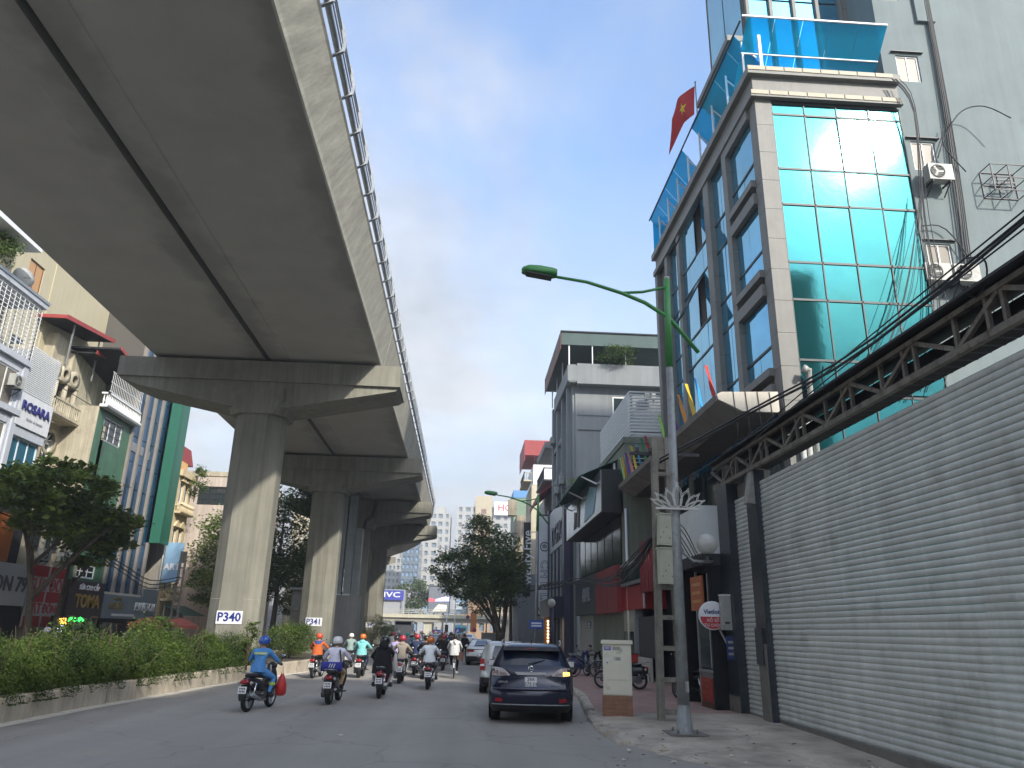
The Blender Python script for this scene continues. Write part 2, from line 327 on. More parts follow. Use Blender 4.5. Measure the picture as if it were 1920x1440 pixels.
# kerb stones along the median, each a piece of its own
kb = bpy.data.objects.new('kerb', MB().add([(-9.3,-30,.3),(-9.1,-30,.3),(-9.1,14,.3),(-9.3,14,.3)], [(0,1,2,3)], KERB).mesh('kerb')); COL.objects.link(kb); kb['kind'] = 'structure'
def stone_mesh(h, l, w=.22):
    m = MB(); c = .025
    m.prism([(-w,0),(0,0),(0,h-c),(-c,h),(-w,h)], -l/2+.006, l/2-.006, KERB, 'Y'); return m.mesh('kerb_stone')
KSM = [stone_mesh(.47+.02*random.random(), 1.0) for _ in range(4)]
y = 6.5; i = 0
while y < 75:
    x0, x1 = kx(y), kx(y+1.0); rz = -math.atan2(x1-x0, 1.0)
    inst('kerb_stone', KSM[i % 4], kb, ((x0+x1)/2 + random.uniform(-.012,.012), y+.5, random.uniform(-.012,.01)), (0, random.uniform(-.015,.015), rz + random.uniform(-.006,.006)))
    y += 1.0; i += 1
kb2 = MB()
for (a, b), (c, d) in ((KL[-2], KL[-1]),): kb2.bar((a-.11,75,.22),(c-.11,d,.22),.22,KERB,.46)
kb2.build('kerb_run', kb)
# right pavement: slab with a sloping broken edge, low in front of the shutter
KR = [(4.6,10.5,.0),(4.0,12.2,.015),(3.45,13.3,.05),(2.9,15,.1),(2.85,16.5,.12),(2.95,18.5,.13),(3.6,24.3,.13),(3.9,40,.13),(3.9,158,.13)]
p = MB(); n_ = len(KR)
xs_ = [0,.25,.6,1.2,2.2,4.5]
rows = []
yy = sorted({k[1] for k in KR} | set(np.arange(10.5, 30, .5).tolist()))
for y in yy:
    for (a, b, h), (c, d, h2) in zip(KR, KR[1:]):
        if b <= y <= d: t = (y-b)/(d-b); ex = a+(c-a)*t; hh = h+(h2-h)*t; break
    rows.append([(ex+q*(8.3-ex)/4.5, y, (0.004 if q == 0 else hh*min(1, .75+q)) + (random.uniform(-.012,.012) if 0 < q < 4 and y < 26 else 0)) for q in xs_])
p.loft(rows, PAVE, smooth=False, caps=False, closed=False, mfn=lambda i, k: PAVE if yy[i] < 19 else TILE)
p.add([(4.6,-60,.002),(8.3,-60,.002),(8.3,10.5,.002),(4.6,10.5,.002)], [(0,1,2,3)], PAVE)
struct(p, 'pavement')
kr = bpy.data.objects.new('kerb', MB().add([(3.9,60,.131),(4.1,60,.131),(4.1,158,.131),(3.9,158,.131)], [(0,1,2,3)], KERB).mesh('kerb')); COL.objects.link(kr); kr['kind'] = 'structure'
km = []
for k in range(3):
    m = MB(); m.prism([(-.03,-.02),(.2,-.02),(.2,.14),(.03,.145),(-.02,.1)], -.48, .48, PAVE, 'Y'); km.append(m.mesh('kerb_stone'))
y = 13.6; i = 0
while y < 62:
    for (a, b, h), (c, d, h2) in zip(KR, KR[1:]):
        if b <= y+.5 <= d: t = (y+.5-b)/(d-b); ex = a+(c-a)*t; rz = -math.atan2(c-a, d-b); hh = h+(h2-h)*t; break
    jit = .05 if y < 19 else .01
    inst('kerb_stone', km[i % 3], kr, (ex+random.uniform(-jit,jit), y+.5, hh-(.125 if y > 18 else .16)+random.uniform(-jit,jit)*.5), (random.uniform(-jit,jit), random.uniform(-jit,jit)*1.4, rz+random.uniform(-jit,jit))); y += 1.0; i += 1
cr_ = MB()   # broken concrete lip, cracks and rubble on the driveway
for k in range(26):
    x = random.uniform(2.6,6.6); y = random.uniform(11.8,15.5); s_ = random.uniform(.02,.06)
    cr_.cbox((x,y,.03+s_*.2),(s_*2,s_*1.4,s_*.7),GUT,random.uniform(0,3),.2,.3)
rub = cr_.build('rubble'); rub['kind'] = 'stuff'
lit = MB()
for k in range(8): lit.cbox((random.uniform(-6,6),random.uniform(12,24),.02),(.07,.05,.006),M('litter_white',(.6,.6,.58),.7),random.uniform(0,3),.2)
for k in range(50): lit.cbox((random.uniform(2.0,6.5),random.uniform(11,18),.12),(.06,.03,.006),M('dead_leaf',(.16,.1,.05),.9),random.uniform(0,3),.2)
o = lit.build('litter'); o['kind'] = 'stuff'
# left carriageway pavement
struct(MB().box((-23.2,-60,0),(-20,200,.14),TILE), 'pavement')

# ================================================================ ELEVATED RAILWAY
PY = [-3.0, 14.3-0.0, 31.6, 49.3, 65.5, 79.5]
PY[1] = -20.4
def dz(y): return 13.75 - .0165*y if y > 0 else 13.75
CX = -9.2
def colsec(cx, cy, hx, hy, z, ch=.55): return [(cx+a, cy+b, z) for a, b in ((-hx+ch,-hy),(hx-ch,-hy),(hx,-hy+ch),(hx,hy-ch),(hx-ch,hy),(-hx+ch,hy),(-hx,hy-ch),(-hx,-hy+ch))]
PLATE = M('sign_white', (.75,.76,.78), .4, var=.06, vs=5); BLUEINK = M('sign_blue', (.012,.03,.2), .4)
def pier(y, label, num, hx=1.02, cx=CX-.2, box=True):
    z1 = dz(y); o = E('viaduct_pier', label, 'bridge pier', (cx, y+1.2, 0), group='concrete piers of the elevated railway')
    c = MB(); c.loft([colsec(0,0,hx,1.0,-.1), colsec(0,0,hx,1.0,2.9), colsec(0,0,hx,1.0,2.93,.57), colsec(0,0,hx,1.0,z1-2.4)], CONC, smooth=False, caps=True); c.build('column', o)
    k = MB(); t = z1-.18
    k.loft([colsec(0,0,1.2,1.12,t-2.35,.5), colsec(0,0,1.42,1.18,t-1.75,.35), colsec(0,0,1.42,1.18,t-1.2,.35)], CONC, smooth=False)
    k.prism([(-6.1,t),(6.1,t),(6.1,t-1.0),(5.95,t-1.12),(1.25,t-2.05),(-1.25,t-2.05),(-5.2,t-1.25),(-6.1,t-.9)], -1.08, 1.08, CONC)
    k.prism([(-6.14,t+.02),(6.14,t+.02),(6.16,t-.95),(-6.14,t-.86)], -1.22, 1.22, CONC)
    k.build('pier_cap', o)
    for sx in (-4.2,-1.0,1.0,4.2): MB().box((sx-.3,-.5,t+.02),(sx+.3,.5,t+.19),DARKVOID).build('bearing', o)
    if num:
        s_ = MB().box((-.5,-1.03,1.95),(.52,-1.0,2.45),PLATE).build('number_plate', o); text(num, .47, BLUEINK, s_, (0,-1.036,2.2), ext=.004, bold=.012)
    return o
pier(31.6, 'nearest concrete pier, carrying the white P340 plate above the hedge', 'P340')
pier(49.3, 'second concrete pier along, marked with the white P341 plate', 'P341')
p342 = pier(65.5, 'third concrete pier along, hidden behind steel ducts on a grey plinth', '', .85)
pier(79.5, 'fourth and last clearly seen pier, with a small 342 plate low down', '342', .98)
pier(-3.0, 'pier beside the viewpoint carrying the near end of the viaduct', '')
# girders: twin U troughs, outward leaning outer webs
def girder_section(side):   # local x from the gap outwards (right girder), z from soffit
    p_ = [(.12,-.02),(.92,-.02),(.95,.0),(4.95,.0),(4.99,.06),(5.0,.26),(5.3,1.95),(5.34,2.02),(4.98,2.02),(4.72,.34),(.5,.34),(.42,1.6),(.12,1.6)]
    return p_ if side > 0 else [(-x, z) for x, z in p_]
def girder(path, side, name='girder', parent=None):
    rings = []; sec = girder_section(side)
    for (x, y, z, a) in path: rings.append([(x + q*math.cos(a), y + q*math.sin(a), z + h) for q, h in sec])
    m = MB(); out = {3, 4}
    m.loft(rings, CONC_WEB, smooth=False, caps=True, mfn=lambda i, k: CONC_WEB if k in (4,5,6,7) else (CONC_UNDER if k in (0,1,2,12) else CONC))
    return m.build(name, parent)
def railing(path, side, parent, step, label=None):
    m = MB(); pp = MB(); bk = MB()
    def off(pt, q, h): x, y, z, a = pt; return (x + side*q*math.cos(a), y + side*q*math.sin(a), z + h)
    for h, q, r_ in ((2.12,5.3,.03),): m.tube([off(p_,q,h) for p_ in path], r_, STEEL, 5)
    for h, q in ((2.55,5.5),(2.8,5.5),(3.05,5.48),(3.28,5.42)): m.tube([off(p_,q,h) for p_ in path], .022, STEEL, 5)
    pp.tube([off(p_,5.42,2.38) for p_ in path], .085, STEEL, 8)
    # posts
    L_ = []; 
    for a_, b_ in zip(path, path[1:]):
        n_ = max(1, round(math.dist(a_[:2], b_[:2])/step))
        for i in range(n_): L_.append(tuple(a_[k] + (b_[k]-a_[k])*i/n_ for k in range(4)))
    pm = MB()
    for q, h, q2, h2 in ((5.18,2.0,5.3,2.2),(5.3,2.2,5.56,2.34),(5.56,2.34,5.6,2.6),(5.6,2.6,5.52,3.0),(5.52,3.0,5.42,3.32)): pm.bar((side*q,0,h),(side*q2,0,h2),.09,STEEL,.045)
    pm = pm.mesh('rail_bracket')
    for t in L_: inst('rail_bracket', pm, parent, (t[0],t[1],t[2]), (0,0,t[3]))
    m.build('guard_rail', parent); pp.build('cable_pipe', parent)
def span(path, label, step=1.55):
    c = path[len(path)//2]; o = E('viaduct_span', label, 'viaduct deck', (0,0,0), group='deck spans of the elevated railway')
    for s_ in (1,-1): girder(path, s_, 'girder', o); railing(path, s_, o, step)
    MB().loft([[(x+q*math.cos(a), y+q*math.sin(a), z+h) for q, h in ((-.115,.3),(.115,.3),(.115,.36),(-.115,.36))] for x, y, z, a in path], DARKVOID, smooth=False).build('joint_cover', o)
    return o
def straight(y0, y1): return [(CX, y0, dz(y0), 0), (CX, y1, dz(y1), 0)]
span(straight(-20,-1.85), 'viaduct deck span overhead, behind the viewpoint')
span(straight(-1.75,32.75), 'nearest deck span, filling the top left of the picture with its dark soffit')
span(straight(32.85,50.45), 'second deck span, between the P340 and P341 piers')
span(straight(50.55,66.65), 'third deck span, between the P341 pier and the ducted pier')
span(straight(66.75,80.6), 'fourth deck span, ending at the last pier')
arc = []; R0 = 62.
for i in range(15):
    a = R(92)*i/14; arc.append((CX - R0*(1-math.cos(a)), 80.7 + R0*math.sin(a), dz(80.7) - 2.6*i/14, a))
span(arc[:8], 'fifth deck span, starting to curve away to the left', 2.)
span(arc[7:], 'farthest deck span, curved right across to the left', 2.)
for i_, k in enumerate((4, 8, 12)):
    x, y, z, a = arc[k]; o = E('viaduct_pier', ['short pier under the start of the curve','pier under the middle of the curved deck','pier under the far end of the curved deck'][i_], 'bridge pier', (x, y, 0), a, 'concrete piers of the elevated railway')
    MB().loft([colsec(0,0,1,1,-.1), colsec(0,0,1,1,z-2)], CONC, smooth=False).build('column', o)
    MB().prism([(-5.6,z-.05),(5.6,z-.05),(5.6,z-.9),(1.2,z-2.1),(-1.2,z-2.1),(-5.6,z-.9)], -1.1, 1.1, CONC).build('pier_cap', o)
# steel ducts and plinth by the third pier
o = E('duct_riser', 'pair of grey steel ducts rising from a concrete plinth to the deck', 'duct', (-9.5, 62.0, 0))
DUCT = M('duct_steel', (.3,.33,.34), .5, .5, var=.15, vs=2, streak=.2)
MB().box((-1.15,-.9,-.1),(1.15,1.1,4.3),M('plinth_concrete', (.27,.27,.26), .85, var=.12, vs=1, streak=.2)).build('plinth', o)
for x in (-.62,.12): MB().box((x-.3,-.45,4.42),(x+.3,.35,12.2),DUCT).box((x-.33,-.48,4.31),(x+.33,.38,4.42),WHITE).build('duct', o)
MB().box((.43,-.3,4.31),(1.0,.5,9.6),DUCT).build('duct', o)
MB().tube([(1.05,.2,9.6),(1.1,.3,10.2),(1.6,.6,10.7),(1.8,.8,12)], .16, BLACK, 8).build('cable_sleeve', o)
o = E('equipment_hut', 'low grey hut with a rough stone wall beside the duct plinth', 'hut', (-12.0, 61, 0))
hm = MB().box((-1.3,-.6,0),(1.3,3,4.6),M('hut_wall', (.22,.21,.19), .9, var=.2, vs=2)); hm.build('wall', o)
STN = M('rough_stone', (.2,.18,.155), .9, var=.3, vs=3, bump=.4)
for i in range(9):
    for j in range(3): MB().cbox((-.9+j*.9+(.2 if i % 2 else 0),-.63,.3+i*.36),(.82,.06,.3),STN,0,0,random.uniform(-.12,.12)).build('stone', o)
MB().prism([(-1.5,4.6),(1.4,4.6),(1.4,4.75),(-1.5,4.75)], -.9, 3.1, DUCT).build('roof', o)
for zz in (3.4, 2.5): MB().box((-.2,-.67,zz),(.9,-.662,zz+.5 if zz > 3 else zz+.3),PLATE).build('notice_plate', o)
# ================================================================ RIGHT SIDE OF THE STREET
SLAT = M('shutter_slat', (.58,.6,.57), .5, .15, var=.14, vs=1.5, streak=.1, bump=.05, bs=60, dirt=(.36,.37,.34), dth=.57, dsc=.7)
RUST = M('shutter_rail', (.2,.19,.17), .7, .2, var=.25, vs=3, dirt=(.13,.1,.07), dth=.56, dsc=3)
GRANITE = M('dark_granite', (.035,.042,.05), .3, var=.35, vs=9, bump=.05, dirt=(.06,.06,.06), dth=.58, dsc=2)
o = E('shutter_front', 'long grey roller shutter wall with dark posts at the right edge of the pavement', 'roller shutter', (7.0, 4.0, 0))
def slat_mesh(l):
    m = MB(); prof = [(.02,.0),(-.002,.003),(-.016,.02),(-.024,.05),(-.022,.075),(-.01,.096),(.004,.104),(.02,.106)]
    m.loft([[(x, 0, z) for x, z in prof], [(x, l, z) for x, z in prof]], SLAT, smooth=True, caps=False, closed=False); return m.mesh('slat')
sa = slat_mesh(13.3); sb = slat_mesh(1.15); sd = slat_mesh(9)
for i in range(48):
    inst('slat', sa, o, (random.uniform(-.003,.003),0,.2+i*.11), (0,0,random.uniform(-.0003,.0003)))
    if i < 47: inst('slat', sb, o, (.02,13.98,.14+i*.11))
MB().box((-.02,0,.03),(.03,13.3,.2),RUST).box((-.03,0,.19),(.0,13.3,.205),STEEL).build('bottom_rail', o)
MB().box((0,13.98,.02),(.05,15.13,.14),RUST).build('bottom_rail', o)
MB().box((-.14,13.33,-.02),(.12,13.95,5.75),GRANITE).box((-.17,13.4,-.02),(-.141,13.86,1.75),RUST).box((-.2,13.5,1.3),(-.142,13.92,2.1),GRANITE).build('post', o)
MB().cbox((-.02,13.5,5.35),(.45,.3,.9),M('old_plaster', (.3,.29,.26), .9, var=.3, vs=5, bump=.3),0,0,.2).build('column_head', o)
MB().box((-.2,15.15,-.02),(.14,15.95,5.75),GRANITE).box((-.23,15.2,-.02),(-.2,15.9,.5),RUST).build('post', o)
MB().box((.1,13.95,5.32),(.4,15.15,5.7),RUST).build('shutter_box', o)
MB().box((.06,0,5.47),(.1,13.3,5.5),STEEL).build('guide_rail', o)
o = E('truss_canopy', 'long dark steel lattice truss carrying a narrow canopy above the shutter', 'canopy', (6.85, 4.0, 0))
TR = M('truss_steel', (.19,.17,.14), .7, .2, var=.35, vs=4, dirt=(.09,.07,.05), dth=.52, dsc=5)
SHEET = M('dark_sheet', (.05,.05,.052), .75, .2, var=.3, vs=2)
MB().box((-.05,-1,5.74),(.05,16.2,5.84),TR).build('bottom_chord', o)
MB().box((-.05,-1,6.3),(.05,16.2,6.38),TR).build('top_chord', o)
vb = MB().box((-.03,-.03,5.84),(.03,.03,6.3),TR).mesh('vertical'); db = MB(); db.bar((0,.05,5.85),(0,.95,6.29),.07,TR); db = db.mesh('diagonal'); 
for i in range(17):
    inst('vertical', vb, o, (0, -.6+i*1.0, 0)); 
    if i % 2 == 0: inst('diagonal', db, o, (0, -.6+i*1.0, 0))
    else: inst('diagonal', db, o, (0, .4+i*1.0, 0), (0,0,math.pi))
    if i % 2: inst('vertical', vb, o, (0, -.28+i*1.0, 0))
sh = MB()
for i in range(57): 
    y = -1 + i*.3; sh.prism([(y,5.88),(y+.15,5.92),(y+.3,5.88),(y+.3,5.89),(y+.15,5.93),(y,5.89)], .06, .62, SHEET, 'X')
sh.build('soffit_sheet', o); MB().box((.6,-1,5.9),(.64,16.2,6.42),SHEET).build('back_sheet', o)
MB().prism([(-.2,6.42),(.7,6.5),(.7,6.54),(-.2,6.46)], -1, 16.2, SHEET).build('roof_sheet', o)
# ---- glass office building
o = E('glass_office', 'office block with a mirrored turquoise front, grey stone piers and a blue roof canopy', 'office building', (9.2, 20.4, 0)); GO = o
STONE = M('grey_stone_cladding', (.185,.185,.17), .6, var=.1, vs=2.2, streak=.08, dirt=(.145,.142,.125), dth=.6, dsc=1.5)
STONE2 = M('pale_stone_trim', (.36,.31,.22), .55, var=.1, vs=3)
JOINT = M('joint_dark', (.09,.085,.075), .9)
TEAL = M('turquoise_mirror_glass', (.026,.15,.16), .07, .8, var=.1, vs=.7, bump=.1, bs=1.3, dirt=(.026,.13,.13), dth=.55, dsc=1.1)
TEALD = M('turquoise_spandrel_glass', (.03,.17,.165), .35, 0, var=.12, vs=1.5)
BLUEG = M('blue_tinted_glass', (.13,.42,.6), .05, .75, var=.18, vs=.6, bump=.1, bs=1.3)
MULL = M('mullion', (.03,.045,.05), .5, .1)
MB().box((.12,.12,-.1),(5.1,13.3,20.0),JOINT).build('structure_core', o)
rows = [(2.6,5.4,0),(5.5,6.4,1),(6.5,8.75,0),(8.85,9.85,1),(9.9,11.85,0),(11.9,13.15,1),(13.2,15.25,0),(15.3,16.6,1),(16.65,18.75,0),(18.78,19.2,1)]
cw = 4.5/4
PM = {}
for (z0, z1, kd) in rows:
    for c in range(4):
        k = (round(z1-z0,2), kd)
        if k not in PM: PM[k] = MB().box((.012,0,.012),(cw-.012,.02,z1-z0-.012),TEAL).mesh('glass_pane')
        inst('glass_pane', PM[k], o, (.58+c*cw, .05, z0), (random.uniform(-.004,.004), 0, random.uniform(-.004,.004)))
    MB().box((.58,.02,z1-.02),(5.08,.1,z1+.05),MULL).build('mullion', o)
for c in range(5): MB().box((.56+c*cw,.02,2.6),(.60+c*cw,.1,19.2),MULL).build('mullion', o)
for zz in ():
    for c in range(4): inst('spandrel_panel', PM.setdefault('sp', MB().box((.03,0,0),(cw-.03,.01,.5),TEALD).mesh('spandrel_panel')), o, (.58+c*cw, .034, zz))
# corner pier of stone panels
pf = MB().box((0,0,.006),(.56,.12,1.074),STONE).mesh('stone_panel'); ps = MB().box((0,0,.006),(.12,.42,1.074),STONE).mesh('stone_panel')
for i in range(17):
    inst('stone_panel', pf, o, (0,0,1+i*1.08)); inst('stone_panel', ps, o, (-.003,.126,1+i*1.08))
pw = MB().box((-.1,0,.006),(.12,.42,1.074),STONE).mesh('stone_panel'); pw2 = MB().box((-.1,0,.006),(.12,.6,1.074),STONE).mesh('stone_panel')
PILY = [2.75,4.85,9.1,11.15]
for yy in PILY:
    for i in range(17): inst('stone_panel', pw2 if yy == 4.85 else pw, o, (-.02, yy, 1+i*1.08))
MB().box((-.1,13.1,1),(.12,13.5,19.5),STONE).build('end_pier', o)
# side glazing in bays
bays = [(.56,2.75,2,.08),(3.17,4.85,2,.1),(5.45,9.1,4,.04),(9.52,11.15,2,.1),(11.57,13.1,1,.14)]
def fl(i): return 2.6 + 3.35*i
ST = {}
for b, (a0, a1, n, dep) in enumerate(bays):
    for f in range(5):
        z0 = fl(f); segs = [(z0,z0+1.15),(z0+1.2,z0+3.3)] if b != 0 else [(z0+.5,z0+1.2),(z0+1.25,z0+2.85)]
        for (s0, s1) in segs:
            w = (a1-a0)/n
            for c in range(n):
                if b == 2 and f in (3, 4) and s1-s0 > 1.5 and c == 1: continue
                k = (round(w,2), round(s1-s0,2))
                if k not in ST: ST[k] = MB().box((0,.012,.012),(.02,w-.012,s1-s0-.012),BLUEG).mesh('glass_pane')
                inst('glass_pane', ST[k], o, (dep, a0+c*w, s0), (0, random.uniform(-.006,.006), random.uniform(-.008,.008)))
            MB().box((dep-.03,a0,s1-.02),(dep+.05,a1,s1+.06),MULL).build('mullion', o)
        if b == 0:
            MB().box((-.12,a0,z0+2.9),(.12,a1,z0+3.3),STONE).build('lintel', o); MB().box((-.16,a0-.02,z0+.2),(.12,a1,z0+.45),STONE).build('sill', o)
for f in (3, 4):      # two top hung windows propped open
    w = 3.65/4; z0 = fl(f)+1.2; y0 = 5.45+w
    m = MB(); m.box((-.015,.01,-2.09),(.015,w-.01,-.02),BLUEG); q = m.build('glass_pane', o, (.03,y0,z0+2.1), (0,R(27),0))
    fr = MB(); fr.box((-.03,0,-2.1),(.03,.05,0),MULL).box((-.03,w-.05,-2.1),(.03,w,0),MULL).box((-.03,0,-2.1),(.03,w,-2.05),MULL).box((-.03,0,-.04),(.03,w,0),MULL); fr.build('sash', q)
    MB().box((.3,y0,z0),(.34,y0+w,z0+2.1),DARKVOID).build('opening', o)
# cornices
def cornice(z0, z1, out, m_, nm='cornice'):
    q = MB(); q.box((-out,-out,z0),(5.15,-.001,z1),m_); q.box((-out,.0,z0),(-.001,13.5,z1),m_); return q.build(nm, o)
cornice(19.3,19.55,.18,STONE); cornice(20.2,20.5,.24,STONE)
MB().box((-.05,-.05,19.55),(5.1,.1,20.2),STONE).box((-.05,.1,19.55),(.1,13.4,20.2),STONE).build('frieze', o)
tm = MB().box((.006,-.02,0),(.612,.0,.16),STONE2).mesh('trim_stone')
for k in range(8): inst('trim_stone', tm, o, (-.18+k*.655,-.181,19.38)); inst('trim_stone', tm, o, (-.25+k*.645,-.242,20.33))
MB().box((.12,.12,20.0),(5.0,13.3,20.25),STONE).build('terrace_slab', o)
# blue terrace canopy: sloping glazed strips on white posts
BLUEP = M('blue_polycarbonate', (.02,.6,.85), .15, trans=.55, spec=.6)
def panel(a, b, c, d): 
    v = [Vector(p) for p in (a, b, c, d)]; n_ = (v[1]-v[0]).cross(v[3]-v[0]).normalized()*.012
    MB().add([*v, *[p+n_ for p in v]], [(0,1,2,3),(7,6,5,4),(0,4,5,1),(1,5,6,2),(2,6,7,3),(3,7,4,0)], BLUEP).build('canopy_panel', o)
for k in range(5):
    x0, x1 = -.1+k*1.02+.015, .92+k*1.02
    for (ya, za, yb, zb) in ((-.25,22.6,.6,21.8),(.62,21.78,1.5,20.9)): panel((x0,ya,za),(x1,ya,za),(x1,yb,zb),(x0,yb,zb))
for k in range(9):
    if k == 4: continue
    y0 = (-.08+k*1.5+.015) if k else .65; y1 = -.08+k*1.5+1.475
    for (xa, za, xb, zb) in ((-.25,22.6,.4,21.75),(.42,21.72,1.1,20.9)): panel((xa,y1,za),(xa,y0,za),(xb,y0,zb),(xb,y1,zb))
MB().box((-.1,13.4,20.5),(1.1,13.42,22.45),BLUEP).build('canopy_end_panel', o)
for k in range(8):
    y0 = .6+k*1.7; MB().box((-.02,y0,20.5),(.04,y0+.06,22.3),WHITE).bar((.0,y0+.03,22.1),(.5,y0+.03,21.65),.045,WHITE).build('canopy_post', o)
MB().box((.35,.02,20.5),(.45,.1,22.1),WHITE).build('canopy_post', o)
MB().box((-.27,-.29,22.59),(5.0,-.24,22.65),WHITE).box((-.05,.58,21.76),(5.0,.63,21.8),WHITE).build('canopy_edge', o)
MB().box((-.29,-.1,22.56),(-.24,13.5,22.62),MULL).build('canopy_edge', o)
# set back upper storeys
MB().box((1.0,2.4,20.25),(5.0,6.4,33),JOINT).build('upper_core', o)
for i in range(4):
    for c in range(4):
        MB().box((1.15+c*.95,2.33,20.8+i*2.7),(2.02+c*.95,2.36,23.4+i*2.7),BLUEG).build('glass_pane', o)
for c in range(5): MB().box((1.03+c*.95,2.2,20.6),(1.16+c*.95,2.4,33),STONE).build('mullion', o)
for k in range(12): MB().box((4.95,2.1,20.5+k*1.05+.01),(5.35,2.6,21.54+k*1.05),STONE).build('stone_panel', o)
MB().box((.15,2.2,23.9),(1.02,6.2,24.15),STONE).box((.55,2.3,23.6),(1.0,6.2,23.9),STONE).build('upper_eave', o)
for c in range(2): MB().box((.96,2.6+c*1.8,24.3),(1.0,4.3+c*1.8,33),BLUEG).build('glass_pane', o)
# curved entrance canopy and its end cap
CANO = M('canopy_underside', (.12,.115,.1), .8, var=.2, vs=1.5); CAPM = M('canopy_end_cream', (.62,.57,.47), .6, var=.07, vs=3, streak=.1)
o2 = E('entrance_canopy', 'deep concrete canopy with a pale chamfered end over the office entrance', 'canopy', (9.2, 20.3, 0))
prof = [(-.25,8.75),(-1.95,8.68),(-2.08,8.6),(-2.05,8.45),(-1.35,8.12),(-.25,8.12)]
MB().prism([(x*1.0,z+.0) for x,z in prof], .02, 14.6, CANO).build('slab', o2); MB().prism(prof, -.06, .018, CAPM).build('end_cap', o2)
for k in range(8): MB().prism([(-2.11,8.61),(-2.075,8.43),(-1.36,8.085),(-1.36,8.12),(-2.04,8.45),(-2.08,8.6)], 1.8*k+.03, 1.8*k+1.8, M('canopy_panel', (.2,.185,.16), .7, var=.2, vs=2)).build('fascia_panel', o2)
for k in range(5): MB().tube([(-1.6+k*.36,-.075,8.72),(-1.58+k*.36,-.08,8.3),(-1.55+k*.36,-.07,7.6),(-1.5+k*.36,.1,6.9)], .012, BLACK, 5).build('hanging_wire', o2)
# dark shopfront under the canopy
DG = M('dark_shop_glass', (.03,.045,.05), .08, .1)
for k in range(7): MB().box((-.06,.6+k*1.8,2.6),(.0,2.3+k*1.8,7.9),DG).build('glass_pane', GO); MB().box((-.12,.45+k*1.8,0),(.02,.58+k*1.8,7.9),MULL).build('mullion', GO)
MB().tube([(.75,-.12,2),(.75,-.12,9.2),(.72,-.25,9.45),(.6,-.3,9.5),(.55,-.28,9.35)], .09, AC_GREY, 8).build('drain_pipe', GO)
MB().tube([(.35,-.12,2),(.35,-.12,8.3)], .09, AC_GREY, 8).build('drain_pipe', GO); MB().tube([(.55,-.12,2),(.55,-.12,8.2)], .08, AC_GREY, 8).build('drain_pipe', GO)
# ---- pale party wall tower
o = E('pale_tower', 'tall pale blue-grey tower wall hung with cables at the upper right', 'tower', (14.3, 20.9, 0)); PT = o
PALE = M('pale_render', (.175,.215,.22), .85, var=.1, vs=.7, streak=.07, bump=.15, bs=9, dirt=(.145,.18,.18), dth=.6, dsc=.9)
wz = [(.95,.6,20.9),(.95,.6,17.2),(.86,.68,13.2),(.6,.6,24.6)]
m = MB(); m.wall(0,20,0,38,[(x-.42,z,x+.42,z+1.15) for x,_,z in wz],PALE,0,.16); m.box((0,.16,0),(20,11,38),PALE); m.build('wall', o)
BEIGEG = M('curtained_pane', (.17,.155,.125), .4, spec=.25)
for x,_,z in wz: window(o, x, z, .84, 1.15, .09, 2, 1, gm=BEIGEG, fw=.05); MB().box((x-.6,-.1,z+1.25),(x+.6,0,z+1.28),IRON).build('awning_rail', o)
MB().box((1.55,-.12,23.6),(2.25,.0,38),PALE).build('chase', o)
for (x, z, r_) in ((1.05,16.5,0),(.35,12.75,0),(1.3,12.75,0)):
    aircon((14.3+x,20.9-.38,z), 0, ['air conditioner under the middle window of the pale tower','left of the paired air conditioners low on the pale tower','right of the paired air conditioners low on the pale tower'][0 if z > 14 else (1 if x < 1 else 2)])
q = E('cage_bracket', 'empty wire cage bracket bolted to the pale tower wall', 'bracket', (17.7, 20.9, 16.2)); m = MB()
for z in (0,.5,1.0):
    for y in (-.02,-.55,): m.bar((-.6,y,z),(.6,y,z),.03,IRON)
    for x in (-.6,0,.6): m.bar((x,-.02,z),(x,-.55,z),.025,IRON)
for x in (-.6,0,.6):
    for y in (-.02,-.55): m.bar((x,y,0),(x,y,1.0),.03,IRON)
m.build('frame', q); MB().bar((-.3,-.3,.4),(.35,-.3,.45),.05,IRON).bar((-.2,-.2,.6),(.3,-.25,.6),.04,IRON).build('mount', q)
# cables on the tower wall
CAB = M('black_cable', (.025,.027,.03), .6)
def wires(name, label, runs, r=.014, grp=None, m_=None):
    q = E(name, label, 'cable', (0,0,0), 0, grp)
    for pts_ in runs:
        # smooth the run
        P_ = []
        for i in range(len(pts_)-1):
            p0, p1, p2, p3 = (Vector(pts_[max(i-1,0)]), Vector(pts_[i]), Vector(pts_[i+1]), Vector(pts_[min(i+2,len(pts_)-1)]))
            for t in (0,.25,.5,.75): P_.append(.5*((2*p1)+(p2-p0)*t+(2*p0-5*p1+4*p2-p3)*t*t+(3*p1-p0-3*p2+p3)*t**3))
        P_.append(Vector(pts_[-1])); MB().tube(P_, r, m_ or CAB, 5).build('cable', q)
    return q
rr = []
for k in range(9):
    a = random.uniform(-.12,.12); rr.append([(16.45+a*.6,20.8,38),(16.3+a,20.78,22),(16.1+a*1.5,20.74,17),(15.9+a*2,20.78,13.5+a),(15.7+a*3,20.7,10.5)])
wires('wall_cables', 'thick bundle of black cables running down the pale tower wall', rr, .02)
rr = []
for k in range(6):
    a = random.uniform(-.15,.15); rr.append([(14.1+a,20.05,20.2),(14.5+a*.3,19.95,18.9+a),(14.45+a,20.3,15),(14.2+a*2,20.1,11),(13.2+a*4,19.9,8.8)])
wires('wall_cables', 'loose wires draped down the edge where the glass front meets the tower', rr, .013)
rr = []
for k in range(7):
    a = random.uniform(-.6,.6); rr.append([(14.2+a*.3,20.05,15.5+a),(13.0+a,19.9,11.8+a),(11.4+a,19.7,8.9+a),(9.6,19.5,7.4)])
